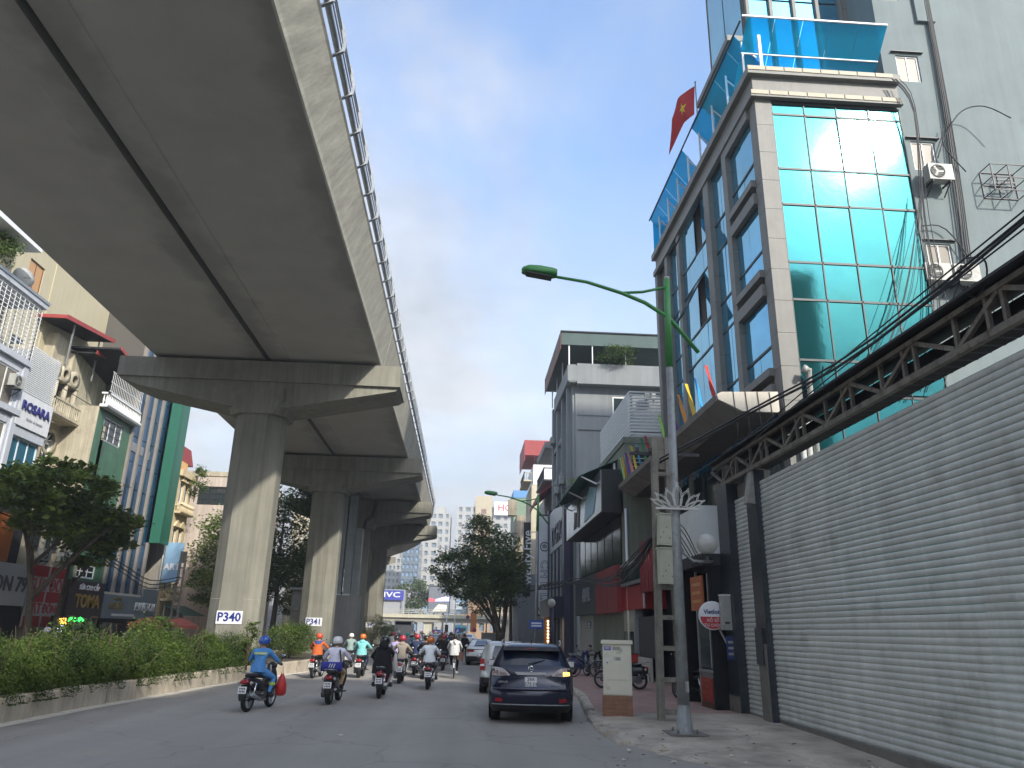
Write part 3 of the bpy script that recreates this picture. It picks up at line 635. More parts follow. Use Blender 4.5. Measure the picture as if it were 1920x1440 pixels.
wires('wall_cables', 'thin wires sagging diagonally across the turquoise glass', rr, .01)
rr = [[(15.6,20.75,17.6),(16.05,20.72,18.6),(16.6,20.5,19.4),(17.3,20.3,19.5),(18.0,20.1,18.9)],[(16.0,20.7,18.9),(15.8,20.6,18.0),(16.4,20.6,17.0)],[(14.6,20.75,14.9),(15.4,20.72,14.8),(16.2,20.7,13.2),(16.6,20.7,11)],[(17.3,20.75,13.6),(17.7,20.6,12.7),(17.6,20.6,11.6),(17.1,20.6,11.3),(17.2,20.7,13.2)]]
wires('wall_cables', 'curled loose cable ends on the pale tower wall', rr, .022)
# roof cable along the truss with coils
wires('street_cables', 'thick black cable slung above the truss canopy with hanging coils', [[(6.75,-2,7.3),(6.75,5,7.1),(6.75,9,6.95),(6.75,13,6.75),(6.7,17,6.5),(6.3,22,6.2)],[(6.7,-2,7.1),(6.7,9,6.7),(6.68,14,6.5),(6.6,20,6.0)]] +
      [[(6.74,y,6.9),(6.74,y+.1,6.65),(6.76,y-.1,6.35),(6.74,y-.4,6.45),(6.73,y-.45,6.75),(6.74,y-.1,6.95)] for y in (8.9,13.1)], .013)
# flag on the roof
q = E('roof_flag', 'red national flag with a yellow star on the office roof pole', 'flag', (9.6, 27.3, 20.5))
MB().tube([(0,0,0),(0,0,5.4)], .03, STEEL, 8).sphere((0,0,5.42),.05,STEEL).build('pole', q)
RED = M('flag_red', (.42,.02,.02), .7); YEL = M('flag_yellow', (.75,.5,.03), .6)
def flagpt(u, v): return (-.03 - 1.35*u - .12*math.sin(u*5+v), .3*math.sin(u*5+v*2)*u, 5.2 - 1.55*v - 1.55*u*u - .5*u - .1*math.sin(u*7))
m = MB(); n1, n2 = 14, 8
m.loft([[flagpt(i/n1, j/n2) for j in range(n2+1)] for i in range(n1+1)], RED, caps=False, closed=False); m.build('cloth', q)
st = []
for k in range(10): rr_ = .24 if k % 2 == 0 else .1; st.append((.45+rr_*math.sin(k*math.pi/5)*1.0, .5-rr_*math.cos(k*math.pi/5)*1.0))
for dy in (-.015, .015): MB().add([(lambda p: (p[0], p[1]+dy, p[2]))(flagpt(u, v)) for u, v in st], [tuple(range(10))], YEL).build('star', q)
# festive flags on the canopy edge
FC = [('scarlet',(.6,.05,.03)),('sky_blue',(.03,.3,.65)),('yellow',(.75,.6,.03)),('orange',(.75,.28,.03)),('purple',(.12,.02,.2)),('lime',(.3,.65,.1)),('red',(.5,.04,.04)),('dark_green',(.02,.2,.08)),('turquoise',(.05,.35,.55)),('gold',(.65,.5,.05)),('salmon',(.65,.25,.2)),('violet',(.15,.03,.28)),('amber',(.75,.35,.03)),('pale_green',(.35,.6,.2))]
FY = [21.2,22.3,23.3,24.3,25.4,27.0,29.3,30.1,31.0,31.9,32.6,33.2,33.9,34.4]
for (nm, c), y in zip(FC, FY):
    q = E('festival_flag', 'small %s festival flag leaning out over the entrance canopy edge' % nm.replace('_',' '), 'flag', (7.25, y, 8.68), group='coloured flags along the canopy edge')
    fm_ = M('flag_'+nm, c, .7); ph = random.random()*6; H_ = random.uniform(.85,1.15)
    MB().tube([(.1,0,-.05),(-.12,-.1,H_+.1)], .012, STEEL, 5).build('pole', q)
    m = MB()
    m.loft([[(.08-.2*t*.9 - .05*s_ + .05*math.sin(ph+t*5+s_*4), -.1*t - s_*.55*(1-.85*t**1.5)*(.75+.25*math.sin(ph)), .12+(H_-.05)*t - s_*.3*(1-t)) for s_ in (0,.2,.4,.6,.8,1)] for t in (0,.15,.3,.45,.6,.8,1)], fm_, caps=False, closed=False); m.build('cloth', q)
# ---- kiosk with lottery sign between the dark post and the passage
o = E('lottery_kiosk', 'dark narrow shop with red notice boards and a counter beside the shutter', 'shop', (6.45, 20.0, 0))
REDB = M('notice_red', (.33,.035,.025), .6, var=.15, vs=5); BRICKR = M('brown_red_tile', (.13,.06,.045), .7, var=.2, vs=6); ORNG = M('faded_orange', (.4,.12,.05), .7, var=.2, vs=4)
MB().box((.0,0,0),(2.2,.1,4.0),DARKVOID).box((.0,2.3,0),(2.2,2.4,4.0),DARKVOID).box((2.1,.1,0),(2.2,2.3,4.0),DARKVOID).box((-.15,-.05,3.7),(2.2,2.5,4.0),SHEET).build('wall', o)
MB().box((-.02,.1,0),(.35,1.1,.3),BRICKR).box((0,.1,.3),(.3,1.05,1.0),M('counter_grey', (.2,.2,.2), .6)).box((-.06,.06,1.0),(.36,1.1,1.06),STEEL).build('counter', o)
b_ = MB().box((-.05,.12,.28),(-.01,.98,.86),REDB).build('notice_board', o)
for k,(t_,sz) in enumerate((('XE MÁY',.1),('ĐIỆN MÁY',.09),('SỬA CHỮA XE',.09),('THAY DẦU',.07))): text(t_, sz, ORNG, b_, (-.056,.55,.76-k*.13), (math.pi/2,0,-math.pi/2), .002)
b_ = MB().box((-.1,.3,2.55),(-.05,1.35,3.45),ORNG).build('notice_board', o)
for k in range(3): MB().box((-.106,.45,2.75+k*.22),(-.1,1.2,2.83+k*.22),M('faded_lettering', (.5,.25,.1), .7)).build('lettering', b_)
MB().box((.0,1.15,.1),(.06,1.25,3.6),STEEL).box((.0,.1,1.1),(.04,.2,3.5),STEEL).build('door_frame', o)
MB().box((.02,.22,1.1),(.03,1.1,2.6),DG).build('window', o)
MB().box((-.14,.02,3.95),(1.6,2.3,5.3),M('tarpaulin_white', (.6,.62,.6), .6, var=.1, vs=2)).build('fascia', o)
q = E('round_lottery_sign', 'round white and red lottery sign on a slanting pole by the kiosk', 'sign', (6.42, 19.75, 2.4), rz=R(-6)); SR = M('sign_red', (.45,.03,.04), .4); NAVY = M('lettering_navy', (.02,.02,.15), .4)
MB().lathe([(.001,-.03),(.33,-.03),(.36,-.02),(.36,.03),(.33,.04),(.001,.04)], PLATE, 28, axis='Y').build('disc', q)
sg = [(.32*math.cos(math.pi+math.pi*k/14), -.03+.3*math.sin(math.pi+math.pi*k/14)) for k in range(15)]
dd = MB(); dd.prism(sg, -.036, -.031, SR); dd.build('red_half', q)
text('Vietlott', .15, NAVY, q, (0,-.036,.09), ext=.003, bold=.004); text('XỔ SỐ', .11, PLATE, q, (0,-.04,-.12), ext=.002); text('TỰ CHỌN', .1, PLATE, q, (0,-.04,-.24), ext=.002)
MB().tube([(.15,.03,-.3),(.75,.2,-1.5)], .025, AC_GREY, 6).build('pole', q)
q = E('meter_box', 'small white electric box on the dark post beside the lottery sign', 'box', (6.72, 19.6, 2.05)); MB().box((-.15,-.2,0),(.15,.02,.85),AC_GREY).box((-.16,-.21,.84),(.16,.03,.87),WHITE).build('casing', q); MB().box((-.1,-.212,.15),(.02,-.2,.2),IRON).build('latch', q)
q = E('blue_notice', 'small blue notice plate under the white electric box', 'sign', (6.75, 19.45, 1.35)); MB().box((-.12,-.02,0),(.2,.0,.55),M('notice_blue', (.03,.05,.16), .5)).build('plate', q)
for k in range(3): MB().box((-.08,-.026,.1+k*.14),(.16,-.021,.16+k*.14),AC_GREY).build('print', q)
# ================================================================ STREET FURNITURE, RIGHT
LGREEN = M('lamp_green', (.05,.24,.06), .45, var=.1, vs=4)
POLEG = M('pole_grey', (.3,.32,.32), .55, .3, var=.25, vs=4, streak=.2, dirt=(.16,.15,.13), dth=.55, dsc=3)
GLOBE = M('globe_grey', (.45,.45,.42), .35, var=.1, vs=4, dirt=(.28,.27,.23), dth=.52, dsc=5)
def lamp(loc, label, hz, lotus=True, globe=True):
    o = E('street_lamp', label, 'street lamp', loc, 0, 'green armed street lamps')
    b = MB(); b.lathe([(.001,0),(.3,0),(.3,.02),(.17,.06),(.12,.5),(.11,.55)], POLEG, 12)
    b.tube([(0,0,.5),(.02,0,3.4),(.05,0,hz*.775)], [.115,.095,.075], POLEG, 14); b.build('pole', o)
    MB().box((-.36,-.36,0),(.36,.36,.03),RUST).build('base_plate', o)
    for a in range(4): MB().cyl((.26*math.cos(a*1.57+.78),.26*math.sin(a*1.57+.78),.03),.025,.07,RUST,6).build('bolt', o)
    g = MB(); g.tube([(.05,0,hz*.775),(.09,0,hz)], [.085,.07], LGREEN, 14); g.lathe([(.001,0),(.07,0),(.06,.06),(.001,.09)],GLOBE,10,(.09,0,hz)); g.build('upper_pole', o)
    A = MB(); z = hz
    A.tube([(.74,0,z-1.8),(.1,0,z-.98),(-.45,0,z-.62),(-.99,0,z-.4),(-1.8,0,z-.16),(-2.55,0,z-.06)], [.05,.05,.048,.045,.04,.035], LGREEN, 8); A.tube([(.06,0,z-.2),(-.5,0,z-.35),(-1.0,0,z-.4)], .035, LGREEN, 8); A.build('arm', o)
    H = MB(); ring = []
    for (x, w, zt, zb) in ((-2.5,.13,.11,-.06),(-2.6,.16,.14,-.08),(-2.9,.17,.19,-.06),(-3.15,.15,.2,-.0),(-3.28,.08,.16,.05),(-3.32,.02,.11,.09)):
        ring.append([(x, w*math.cos(t), z + (zb+zt)/2*0 + (zt if math.sin(t) > 0 else zb)*abs(math.sin(t))**.6) for t in [2*math.pi*k/14 for k in range(14)]])
    H.loft(ring, LGREEN); H.build('lamp_head', o)
    MB().prism([(-3.22,z+.0),(-2.62,z-.1),(-2.62,z-.12),(-3.2,z-.03)], -.13, .13, AC_DARK).build('diffuser', o)
    if lotus:
        T = M('white_tube', (.6,.6,.56), .5)
        for (cx, lean, w, h) in ((0,0,.22,.52),(-.2,-.35,.2,.42),(.2,.35,.2,.42),(-.36,-.8,.17,.42),(.36,.8,.17,.42),(-.4,-1.2,.12,.42),(.4,1.2,.12,.42)):
            for s_ in (1, .72):
                pt = []
                for k in range(17):
                    t = 2*math.pi*k/16; u = math.sin(t)*w*s_/2*(1); v = (1-math.cos(t))/2*h*(.6+.4*s_); u *= (1.15-.5*v/h)
                    if v > h*.85*(.6+.4*s_): u *= .4
                    pt.append((.05+cx*.5+u*math.cos(lean)+v*math.sin(lean), -.13, 4.36+v*math.cos(lean)-u*math.sin(lean)))
                MB().tube(pt, .0075, T, 5, caps=False).build('petal', o)
        MB().box((-.42,-.16,4.3),(.5,-.1,4.34),T).box((-.3,-.1,4.31),(.38,-.06,4.35),T).build('petal_bracket', o)
    if globe:
        MB().tube([(.03,0,3.7),(.12,0,3.45),(.35,0,3.27),(.72,0,3.26)], .03, POLEG, 7).build('globe_bracket', o)
        q = MB().lathe([(.001,0),(.11,0),(.11,.03),(.04,.05),(.04,.14),(.09,.16)],AC_DARK,12,(.66,0,3.25)); q.build('globe_holder', o)
        MB().sphere((.66,0,3.62),.215,GLOBE,22,14).build('globe', o)
    return o
l1 = lamp((4.34,15.46,.1), 'near green armed street lamp with a lotus ornament and a globe on its pole', 9.7)
for zz, h_, c_ in ((2.55,.1,(.2,.45,.4)),(1.55,.14,(.5,.5,.48)),(1.2,.1,(.45,.44,.42)),(.75,.2,(.5,.49,.46))): MB().lathe([(.117-.01*zz,0),(.117-.01*zz,h_)],M('sticker_%d' % int(zz*100), c_, .7, var=.3, vs=12),14,(.012,0,zz)).build('sticker', l1)
lamp((4.3,46.6,.1), 'second green armed street lamp, farther along beside the white shop sign', 10.0, False, False)
lamp((3.4,118,.1), 'slim far lamp post by the footbridge', 9.0, False, False)
q = E('globe_lamp', 'dark post with a single grey globe before the dark glazed shop', 'street lamp', (5.7,50.5,.1)); MB().tube([(0,0,0),(0,0,3.3)], .14, M('globe_post_dark', (.03,.03,.06), .6), 8).build('pole', q); MB().sphere((0,0,3.62),.26,GLOBE,16,10).build('globe', q)
# lattice concrete power pole
CPOLE = M('old_concrete_pole', (.24,.225,.19), .9, var=.25, vs=4, streak=.2, bump=.4, bs=25, dirt=(.13,.12,.1), dth=.53, dsc=3)
def lattice(loc, label, h, s_=1, rz=0, grp='concrete lattice power poles'):
    o = E('power_pole', label, 'utility pole', loc, rz, grp); w0, w1 = .24*s_, .15*s_
    m = MB()
    for sx in (-1,1): m.loft([[(sx*(w0 if z == 0 else w1)+a, b, z) for a, b in ((-.07,-.1),(.07,-.1),(.07,.1),(-.07,.1))] for z in (0, h)], CPOLE, smooth=False)
    z = .15
    while z < h-.3:
        w = w0 + (w1-w0)*z/h; m.box((-w+.07,-.075,z),(w-.07,.075,z+.1),CPOLE); z += .66
    m.box((-w1+.07,-.07,h-.8),(w1-.07,.07,h),CPOLE); m.build('shaft', o); return o
pp = lattice((4.63,17.47,.1), 'near concrete lattice power pole with two battered metal boxes beside the street lamp', 6.4)
MB().box((-.75,-.04,5.95),(.95,.04,6.02),IRON).box((-.3,-.09,6.02),(-.22,-.0,6.12),IRON).box((-.62,-.09,6.02),(-.54,-.0,6.12),IRON).build('crossarm', pp)
BOXM = M('meter_cream', (.48,.48,.38), .6, var=.12, vs=4, dirt=(.1,.085,.06), dth=.64, dsc=11)
for (x, z, w, h_, rl) in ((.03,3.0,.42,.78,0),(.0,3.86,.34,.7,.06)):
    q = E('meter_cabinet', ['upper battered cream metal box on the near power pole, slightly tilted','lower battered cream metal box on the near power pole'][0 if z > 3.5 else 1], 'electric box', (4.57+x,17.28,z), 0, 'cream metal boxes on the power pole')
    q.rotation_euler = (0, rl, 0)
    MB().box((-w/2,-.22,0),(w/2,.0,h_),BOXM).box((-w/2-.02,-.24,h_),(w/2+.02,.02,h_+.03),BOXM).build('casing', q); MB().box((-w/2+.04,-.228,.05),(w/2-.04,-.22,h_-.05),BOXM).build('door', q)
    for k in range(5): MB().box((-.15+k*.07,-.232,.15+.12*(k % 3)),(-.13+k*.07,-.2285,.18+.12*(k % 3)),IRON).build('hole', q)
# telephone cabinet on a tiled base
o = E('telecom_cabinet', 'beige telecom cabinet on a brown tiled plinth at the pavement edge', 'cabinet', (3.58,18.15,.1), rz=R(-12))
BEI = M('cabinet_beige', (.68,.66,.54), .5, var=.06, vs=3, dirt=(.3,.29,.24), dth=.6, dsc=3); TILEB = M('brown_wall_tile', (.26,.125,.07), .5, var=.3, vs=7); GROUT = M('grout', (.35,.28,.22), .9)
MB().box((-.34,-.02,0),(.34,.62,.47),GROUT).build('plinth', o)
for r_ in range(5):
    off = .1 if r_ % 2 else 0
    for c in range(-1, 4):
        a, b = max(-.335,-.335+c*.2+off), min(.335,-.335+(c+1)*.2+off-.008)
        if b - a > .03: MB().box((a,-.035,.008+r_*.092),(b,-.02,.092+r_*.092),TILEB).build('tile', o)
for r_ in range(5):
    for c in range(3): MB().box((-.352,.0+c*.2,.008+r_*.092),(-.34,.192+c*.2,.092+r_*.092),TILEB).build('tile', o)
MB().box((-.33,0,.47),(.33,.55,1.58),BEI).build('casing', o); MB().box((-.31,-.018,.8),(.31,-.001,1.55),BEI).build('door', o); MB().box((-.31,-.018,.49),(.31,-.001,.785),BEI).build('panel', o)
MB().prism([(-.36,1.58),(.36,1.58),(.37,1.6),(.36,1.66),(-.36,1.66),(-.37,1.6)], -.06, .6, BEI).build('cap', o)
MB().box((-.25,-.03,1.13),(-.2,-.018,1.25),WHITE).box((-.245,-.04,1.15),(-.205,-.03,1.19),STEEL).build('handle', o)
lb = MB().box((-.29,-.022,1.44),(-.14,-.0185,1.52),M('label_violet', (.05,.04,.35), .5)).build('label_plate', o)
for z in (1.462,1.492): MB().box((-.27,-.0235,z),(-.16,-.0222,z+.012),PLATE).build('print', lb)
lb = MB().box((-.08,-.022,1.21),(.09,-.0185,1.3),M('label_pale', (.5,.5,.46), .5)).build('label_plate', o)
for z in (1.23,1.265): MB().box((-.03,-.0235,z),(.07,-.0222,z+.012),IRON).build('print', lb)
MB().box((-.1,-.022,1.44),(.08,-.0185,1.52),M('label_worn', (.33,.33,.3), .6)).build('label_plate', o)
for (x, y, l_) in ((4.6,74,'left of two far grey cabinets on the kerb past the white sedan'),(5.3,66,'right of two far grey cabinets on the kerb past the white sedan')):
    q = E('telecom_cabinet', l_, 'cabinet', (x-2.4,y,.1), 0); MB().box((-.5,0,0),(.5,.5,1.55),AC_GREY).box((-.54,-.04,1.55),(.54,.54,1.62),BEI).build('casing', q); MB().box((-.46,-.02,.3),(.46,-.001,1.5),AC_GREY).build('door', q)
# overhead wires along the right pavement
runs = []
for k in range(9):
    a = random.uniform(-.25,.25); b = random.uniform(-.3,.3)
    runs.append([(4.6+a*.3,17.3,4.5+a),(5.2+a,23,3.95+a*.5+b),(5.9,31,3.9+b*.8),(6.2,42,4.6+a),(6.0,52,4.9+b),(5.4,64,5.2+a),(5.0,80,5.6)])
wires('street_cables', 'heavy sagging bundle of black cables strung from the power pole past the shops', runs, .022)
runs = []
for k in range(4):
    a = random.uniform(-.2,.2); runs.append([(4.6,17.4,5.9+a*.4),(5.6,14,6.2+a*.3),(6.6,11,6.6+a*.4),(6.8,4,7.2)])
wires('street_cables', 'black cables climbing from the power pole to the shutter canopy', runs, .02)
runs = [[(4.7,17.3,4.6),(5.3,18,4.0+a),(6.2,19.6,3.6+a*.5),(6.9,20.2,4.2)] for a in (0,.2,-.15,.35,-.3)]
wires('street_cables', 'tangle of wires drooping between the power pole and the kiosk', runs, .012)
# ================================================================ REMAINING HOUSES, RIGHT
RZ = -math.pi/2
def rhouse(name, label, X, y_far, cat='building'): return E(name, label, cat, (X, y_far, 0), RZ)
OLIVE = M('olive_render', (.2,.22,.17), .85, var=.15, vs=.8, streak=.18, bump=.15, dirt=(.13,.14,.11), dth=.58, dsc=.8)
# small red shop under the entrance canopy
o = rhouse('red_shop', 'small shop with a faded red fascia and half closed shutter beyond the power pole', 7.4, 36.0, 'shop')
REDF = M('faded_red_panel', (.26,.035,.035), .6, var=.2, vs=1.6, streak=.25, dirt=(.35,.12,.1), dth=.63, dsc=2)
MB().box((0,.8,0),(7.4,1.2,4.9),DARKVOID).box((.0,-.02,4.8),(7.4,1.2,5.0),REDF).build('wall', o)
b_ = MB().box((5.0,-.25,3.5),(7.4,.0,5.45),REDF).build('fascia', o); text('LIR', .8, M('worn_pink', (.42,.16,.15), .7), b_, (6.2,-.26,4.9), ext=.01, bold=.02)
for k in range(7): MB().box((5.1+k*.33,-.275,3.5),(5.16+k*.33,-.25,5.5),REDF).build('rib', o)
MB().box((.5,-.15,3.95),(4.95,.0,4.95),STEEL).box((.7,-.17,4.1),(4.75,-.15,4.8),DG).build('sign_box', o)
MB().box((.0,-.05,2.9),(5,.8,3.9),M('red_soffit', (.3,.02,.02), .5)).build('soffit', o)
MB().tube([(4.95,-.1,2.9),(4.95,-.1,4.0)], .05, WHITE, 6).build('tube_lamp', o)
for i in range(12): MB().prism([(0,2.0+i*.1),(.03,2.03+i*.1),(.0,2.1+i*.1),(.02,2.1+i*.1)], .3, 2.6, M('cream_slat', (.36,.34,.25), .6, var=.1, vs=3), 'X').build('slat', o)
MB().box((2.65,-.05,0),(2.85,.3,3.0),STEEL).box((.0,-.05,0),(.2,.3,3.0),CONC).build('post', o)
MB().box((2.9,-.05,0),(5.4,.05,1.0),M('low_white_wall', (.42,.43,.38), .8, var=.12, vs=2, dirt=(.28,.27,.23), dth=.6)).build('low_wall', o)
MB().box((2.9,.1,1.0),(5.6,.14,2.6),M('mesh_panel', (.05,.055,.06), .6, var=.3, vs=8)).build('screen_panel', o); MB().box((.4,.3,.1),(2.6,.34,2.0),DG).build('door', o)
q = E('crate_stack', 'stack of red plastic crates in the red shop doorway', 'crates', (7.2,33.0,.13))
for k in range(3): MB().box((-.2,-.25,k*.33),(.2,.25,k*.33+.3),M('crate_red', (.35,.03,.03), .5)).box((-.17,-.22,k*.33+.3),(.17,.22,k*.33+.33),BLACK).build('crate', q)
# olive house
o = rhouse('olive_house', 'narrow olive green house with a barred upper window next to the glass office', 7.45, 47.0)
MB().box((0,0,0),(12.3,5,10.9),OLIVE).box((-.02,-.06,10.7),(12.35,5,11.0),OLIVE).build('wall', o)
BW = MB().box((12.31,.35,8.5),(12.36,1.5,10.2),DARKVOID); BW.build('window', o)
gb = MB()
for k in range(6): gb.box((12.37,.35+k*.22,8.5),(12.4,.38+k*.22,10.2),IRON)
for k in range(9): gb.box((12.37,.35,8.52+k*.2),(12.4,1.5,8.55+k*.2),WHITE)
gb.build('window_bars', o); MB().tube([(12.38,-.05,0),(12.38,-.05,7.5)], .06, WHITE, 7).build('drain_pipe', o)
for i in range(14): MB().box((4,.3,11.15+i*.165),(12.3,.36,11.22+i*.165),WHITE).box((12.25,.36,11.15+i*.165),(12.31,1.9,11.22+i*.165),WHITE).build('slat', o)
for x in (4.2,7,10,12.2): MB().box((x,.37,11),(x+.08,.45,13.4),STEEL).build('screen_post', o)
# green corrugated awning
q = E('corrugated_awning', 'green corrugated iron awning on white struts over the dark shop sign', 'awning', (7.4,36.2,0)); GRN = M('awning_green', (.035,.13,.1), .5, .1, var=.2, vs=2, streak=.2)
for k in range(22): MB().prism([(-1.9,9.35),(1.2,10.75),(1.2,10.78),(-1.9,9.38)], .2+k*.5, .2+k*.5+.25, GRN).prism([(-1.9,9.38),(1.2,10.78),(1.2,10.81),(-1.9,9.41)], .2+k*.5+.25, .2+k*.5+.5, GRN).build('roof_sheet', q)
for k in range(3): MB().bar((-1.8,.4+k*4.5,9.36),(-.1,.4+k*4.5,8.6),.07,WHITE).bar((-.1,.4+k*4.5,8.4),(-.1,.4+k*4.5,10.1),.1,WHITE).build('strut', q)
# dark glazed shop with box sign
o = rhouse('dark_shop', 'shop with a dark streaked glass front and a big black box sign projecting above', 7.4, 49.5, 'shop')
STRK = M('streaked_dark_glass', (.05,.055,.055), .12, .2, var=.6, vs=1.2, streak=.5)
MB().box((.3,-.02,5.0),(13.6,.0,7.6),STRK).box((.3,-.06,0),(.5,.0,7.6),AC_GREY).build('glass_front', o)
for k in range(1, 6): MB().box((.5+k*2.2,-.04,5.0),(.54+k*2.2,-.021,7.6),MULL).build('mullion', o)
ALU = M('brushed_aluminium', (.5,.53,.55), .25, .85, var=.25, vs=.8)
bx = MB(); bx.box((1.5,-1.0,7.4),(14.2,-.06,9.5),BLACK).box((1.55,-1.03,7.45),(14.15,-1.001,9.45),ALU); bx = bx.build('box_sign', o)
MB().prism([(6.2,7.7),(7.0,7.6),(7.5,9.3),(6.6,9.3)], -1.07, -1.035, BLACK).prism([(5.0,7.7),(5.7,7.7),(6.0,8.6),(5.3,8.7)], -1.07, -1.035, BLACK).build('emblem', bx)
MB().prism([(9,7.6),(12,7.7),(13,8.8),(11,9.2),(9.5,8.6)], -1.06, -1.035, M('poster_blue', (.2,.4,.5), .4)).build('poster', bx)
MB().box((.3,-.3,2.9),(8.0,.0,5.05),M('sign_charcoal', (.04,.05,.055), .5, var=.2, vs=1)).box((8.02,-.32,2.85),(13.8,.0,5.0),REDF).build('fascia', o)
text('ALAL', 1.1, M('letter_steel', (.5,.52,.53), .3, .6), o, (5.0,-.36,3.95), ext=.05, bold=.01)
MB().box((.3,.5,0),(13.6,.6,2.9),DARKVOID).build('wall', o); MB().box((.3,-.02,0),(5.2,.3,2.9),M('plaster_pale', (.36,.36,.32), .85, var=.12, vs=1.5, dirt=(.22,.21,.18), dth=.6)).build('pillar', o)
b_ = MB().box((3.4,-.05,2.15),(4.7,-.025,2.55),M('plate_navy', (.015,.02,.09), .4)).build('alley_plate', o); text('NGÕ 81', .2, PLATE, b_, (4.05,-.055,2.4), ext=.003); MB().box((3.6,-.055,2.22),(4.5,-.051,2.26),PLATE).build('print', b_)
MB().box((5.4,.2,.1),(8.5,.24,2.6),DG).build('door', o); MB().box((8.7,.1,1.9),(13.4,.14,2.85),M('cream_slat', (.36,.34,.25), .6)).build('roll_door', o)
# grey hotel
o = rhouse('grey_hotel', 'tall grey five storey house with a green roofed terrace, its blank side facing the camera', 8.0, 68.0)
GREY = M('grey_render', (.235,.255,.265), .85, var=.1, vs=.6, streak=.12, bump=.1, dirt=(.19,.205,.21), dth=.6, dsc=.7)
op = []
for f in range(5):
    for x in (2.2, 5.4): op.append((x, 6.3+f*2.95, x+.9, 8.2+f*2.95))
m = MB(); m.wall(0,11.6,0,21.6,op,GREY,0,.2); m.box((0,.2,0),(11.7,9.5,21.4),GREY); m.build('wall', o)
for a, b, c, d in op: window(o, (a+c)/2, b, .9, d-b, .12, 1, 2)
for x in (0.1,3.6,6.9,10.3): MB().box((x,-.35,5.5),(x+.55,.0,22.0),GREY).build('pilaster', o)
for f in range(5):
    MB().box((.65,-.25,5.7+f*2.95),(3.6,0,6.05+f*2.95),GREY).box((4.15,-.25,5.7+f*2.95),(6.9,0,6.05+f*2.95),GREY).build('spandrel', o)
    for k in range(4): MB().box((6.88,-.37,6.2+f*2.95+k*.55),(7.47,-.351,6.24+f*2.95+k*.55),MULL).build('groove', o)
MB().box((11.7,.25,20.7),(12.5,9.0,20.9),GREY).box((12.4,.25,20.9),(12.5,9,22.4),GREY).box((3,-.5,20.9),(12.5,.25,22.2),GREY).box((11.2,-.4,20.8),(12.45,.2,22.3),GREY).build('terrace_parapet', o)
TG = M('terrace_green', (.06,.1,.095), .7, var=.15, vs=1); TB = M('terrace_brown', (.15,.11,.085), .7, var=.3, vs=1.2)
MB().box((-.2,-1.0,24.0),(12.4,9,25.1),TG).box((-.25,-1.05,25.1),(12.5,9.05,25.2),SHEET).build('terrace_roof', o)
for k in range(10): MB().box((.0+k*1.24,-1.06,23.6),(1.2+k*1.24,-1.02,25.08),TB if k % 3 else M('terrace_rust', (.2,.08,.06), .8)).build('roof_panel', o)
for x in (.3,4,8,12.2): MB().box((x,-.4,22.2),(x+.1,-.3,24),WHITE).build('terrace_post', o)
for y in (1.5,4.2,7): MB().box((12.25,y,22.4),(12.33,y+.08,24),WHITE).build('terrace_post', o)
MB().box((.5,3,21.6),(12,3.1,24),DARKVOID).box((1,3.1,22.3),(1.1,8.5,24),DARKVOID).build('terrace_back', o)
MB().box((11.7,.4,17.1),(11.8,9,17.2),GREY).box((11.7,.4,18.3),(11.76,9,18.36),GREY).build('string_course', o)
for y in (3.2,): MB().box((11.7,y,17.6),(11.76,y+1.3,19.9),WHITE).box((11.765,y+.1,17.7),(11.775,y+1.2,19.8),DG).build('window', o)
for (x,y,z,rz_,lb) in ((14.1,55.7,19.6,0,'single air conditioner high on the blank side of the grey house'),(7.5,60,13.4,RZ,'near air conditioner low on the street front of the grey house'),(7.5,63.4,13.2,RZ,'middle air conditioner low on the street front of the grey house'),(7.5,66.6,18.4,RZ,'highest air conditioner on the street front of the grey house')): aircon((x,y-.15 if rz_ == 0 else y,z), rz_, lb)
# white panel shop
o = rhouse('panel_shop', 'narrow shop with a pale name panel over tall dark framed glass', 7.55, 67.2, 'shop')
PAN = M('pale_panel', (.4,.42,.43), .4, var=.1, vs=1, streak=.1); BLK = M('black_frame', (.02,.02,.04), .4)
MB().box((0,.1,0),(11.4,.3,12),DARKVOID).box((-.3,-.3,0),(.3,.1,12.3),BLK).box((10.4,-.35,0),(11.5,.1,11.6),BLK).build('frame', o)
pn = MB().box((.3,-.2,8.4),(10.4,.1,11.9),PAN).build('name_panel', o); text('DGHC', 2.2, BLK, pn, (6.4,-.22,9.5), ext=.08, bold=.015, sx=1.15)
for k in range(8): MB().box((.5+k*1.25,-.1,0),(1.5+k*1.25,-.06,8.35),DG).build('glass_pane', o); MB().box((.3+k*1.25,-.2,0),(.48+k*1.25,-.04,8.35),BLK if k % 2 else STEEL).build('mullion', o)
MB().box((.2,-1.0,2.9),(10.6,-.2,4.4),BLK).build('awning_band', o)
q = E('upright_shop_sign', 'tall white upright sign with a round emblem and outlined letters', 'sign', (7.0,68,0))
MB().box((-.56,.0,3.2),(.58,.3,12.1),BLK).build('frame', q)
pn = MB().box((-.5,-.03,3.35),(.52,.0,11.95),M('sign_pale', (.62,.65,.66), .4, var=.05)).build('panel', q)
MB().lathe([(.34,-.03),(.42,-.03),(.42,-.06),(.34,-.06),(.34,-.03)], BLK, 26, (.02,-.005,9.2), 'Y').build('emblem_ring', pn); text('tb', .5, BLK, pn, (.02,-.05,9.25), ext=.01, bold=.01)
for t_, z in (('C',7.65),('H',6.8),('E',5.85),('L',4.9)):
    text(t_, 1.05, BLK, pn, (.02,-.045,z), (math.pi/2, math.pi/2, 0), .01, .035); text(t_, 1.05, PLATE, pn, (.02,-.06,z), (math.pi/2, math.pi/2, 0), .004, -.012)
MB().tube([(-.5+.5*(1-math.cos(t)),-.04,3.95-.45*math.sin(t)) for t in [k*.2 for k in range(8)]], .03, BLK, 5).build('curve_mark', pn)
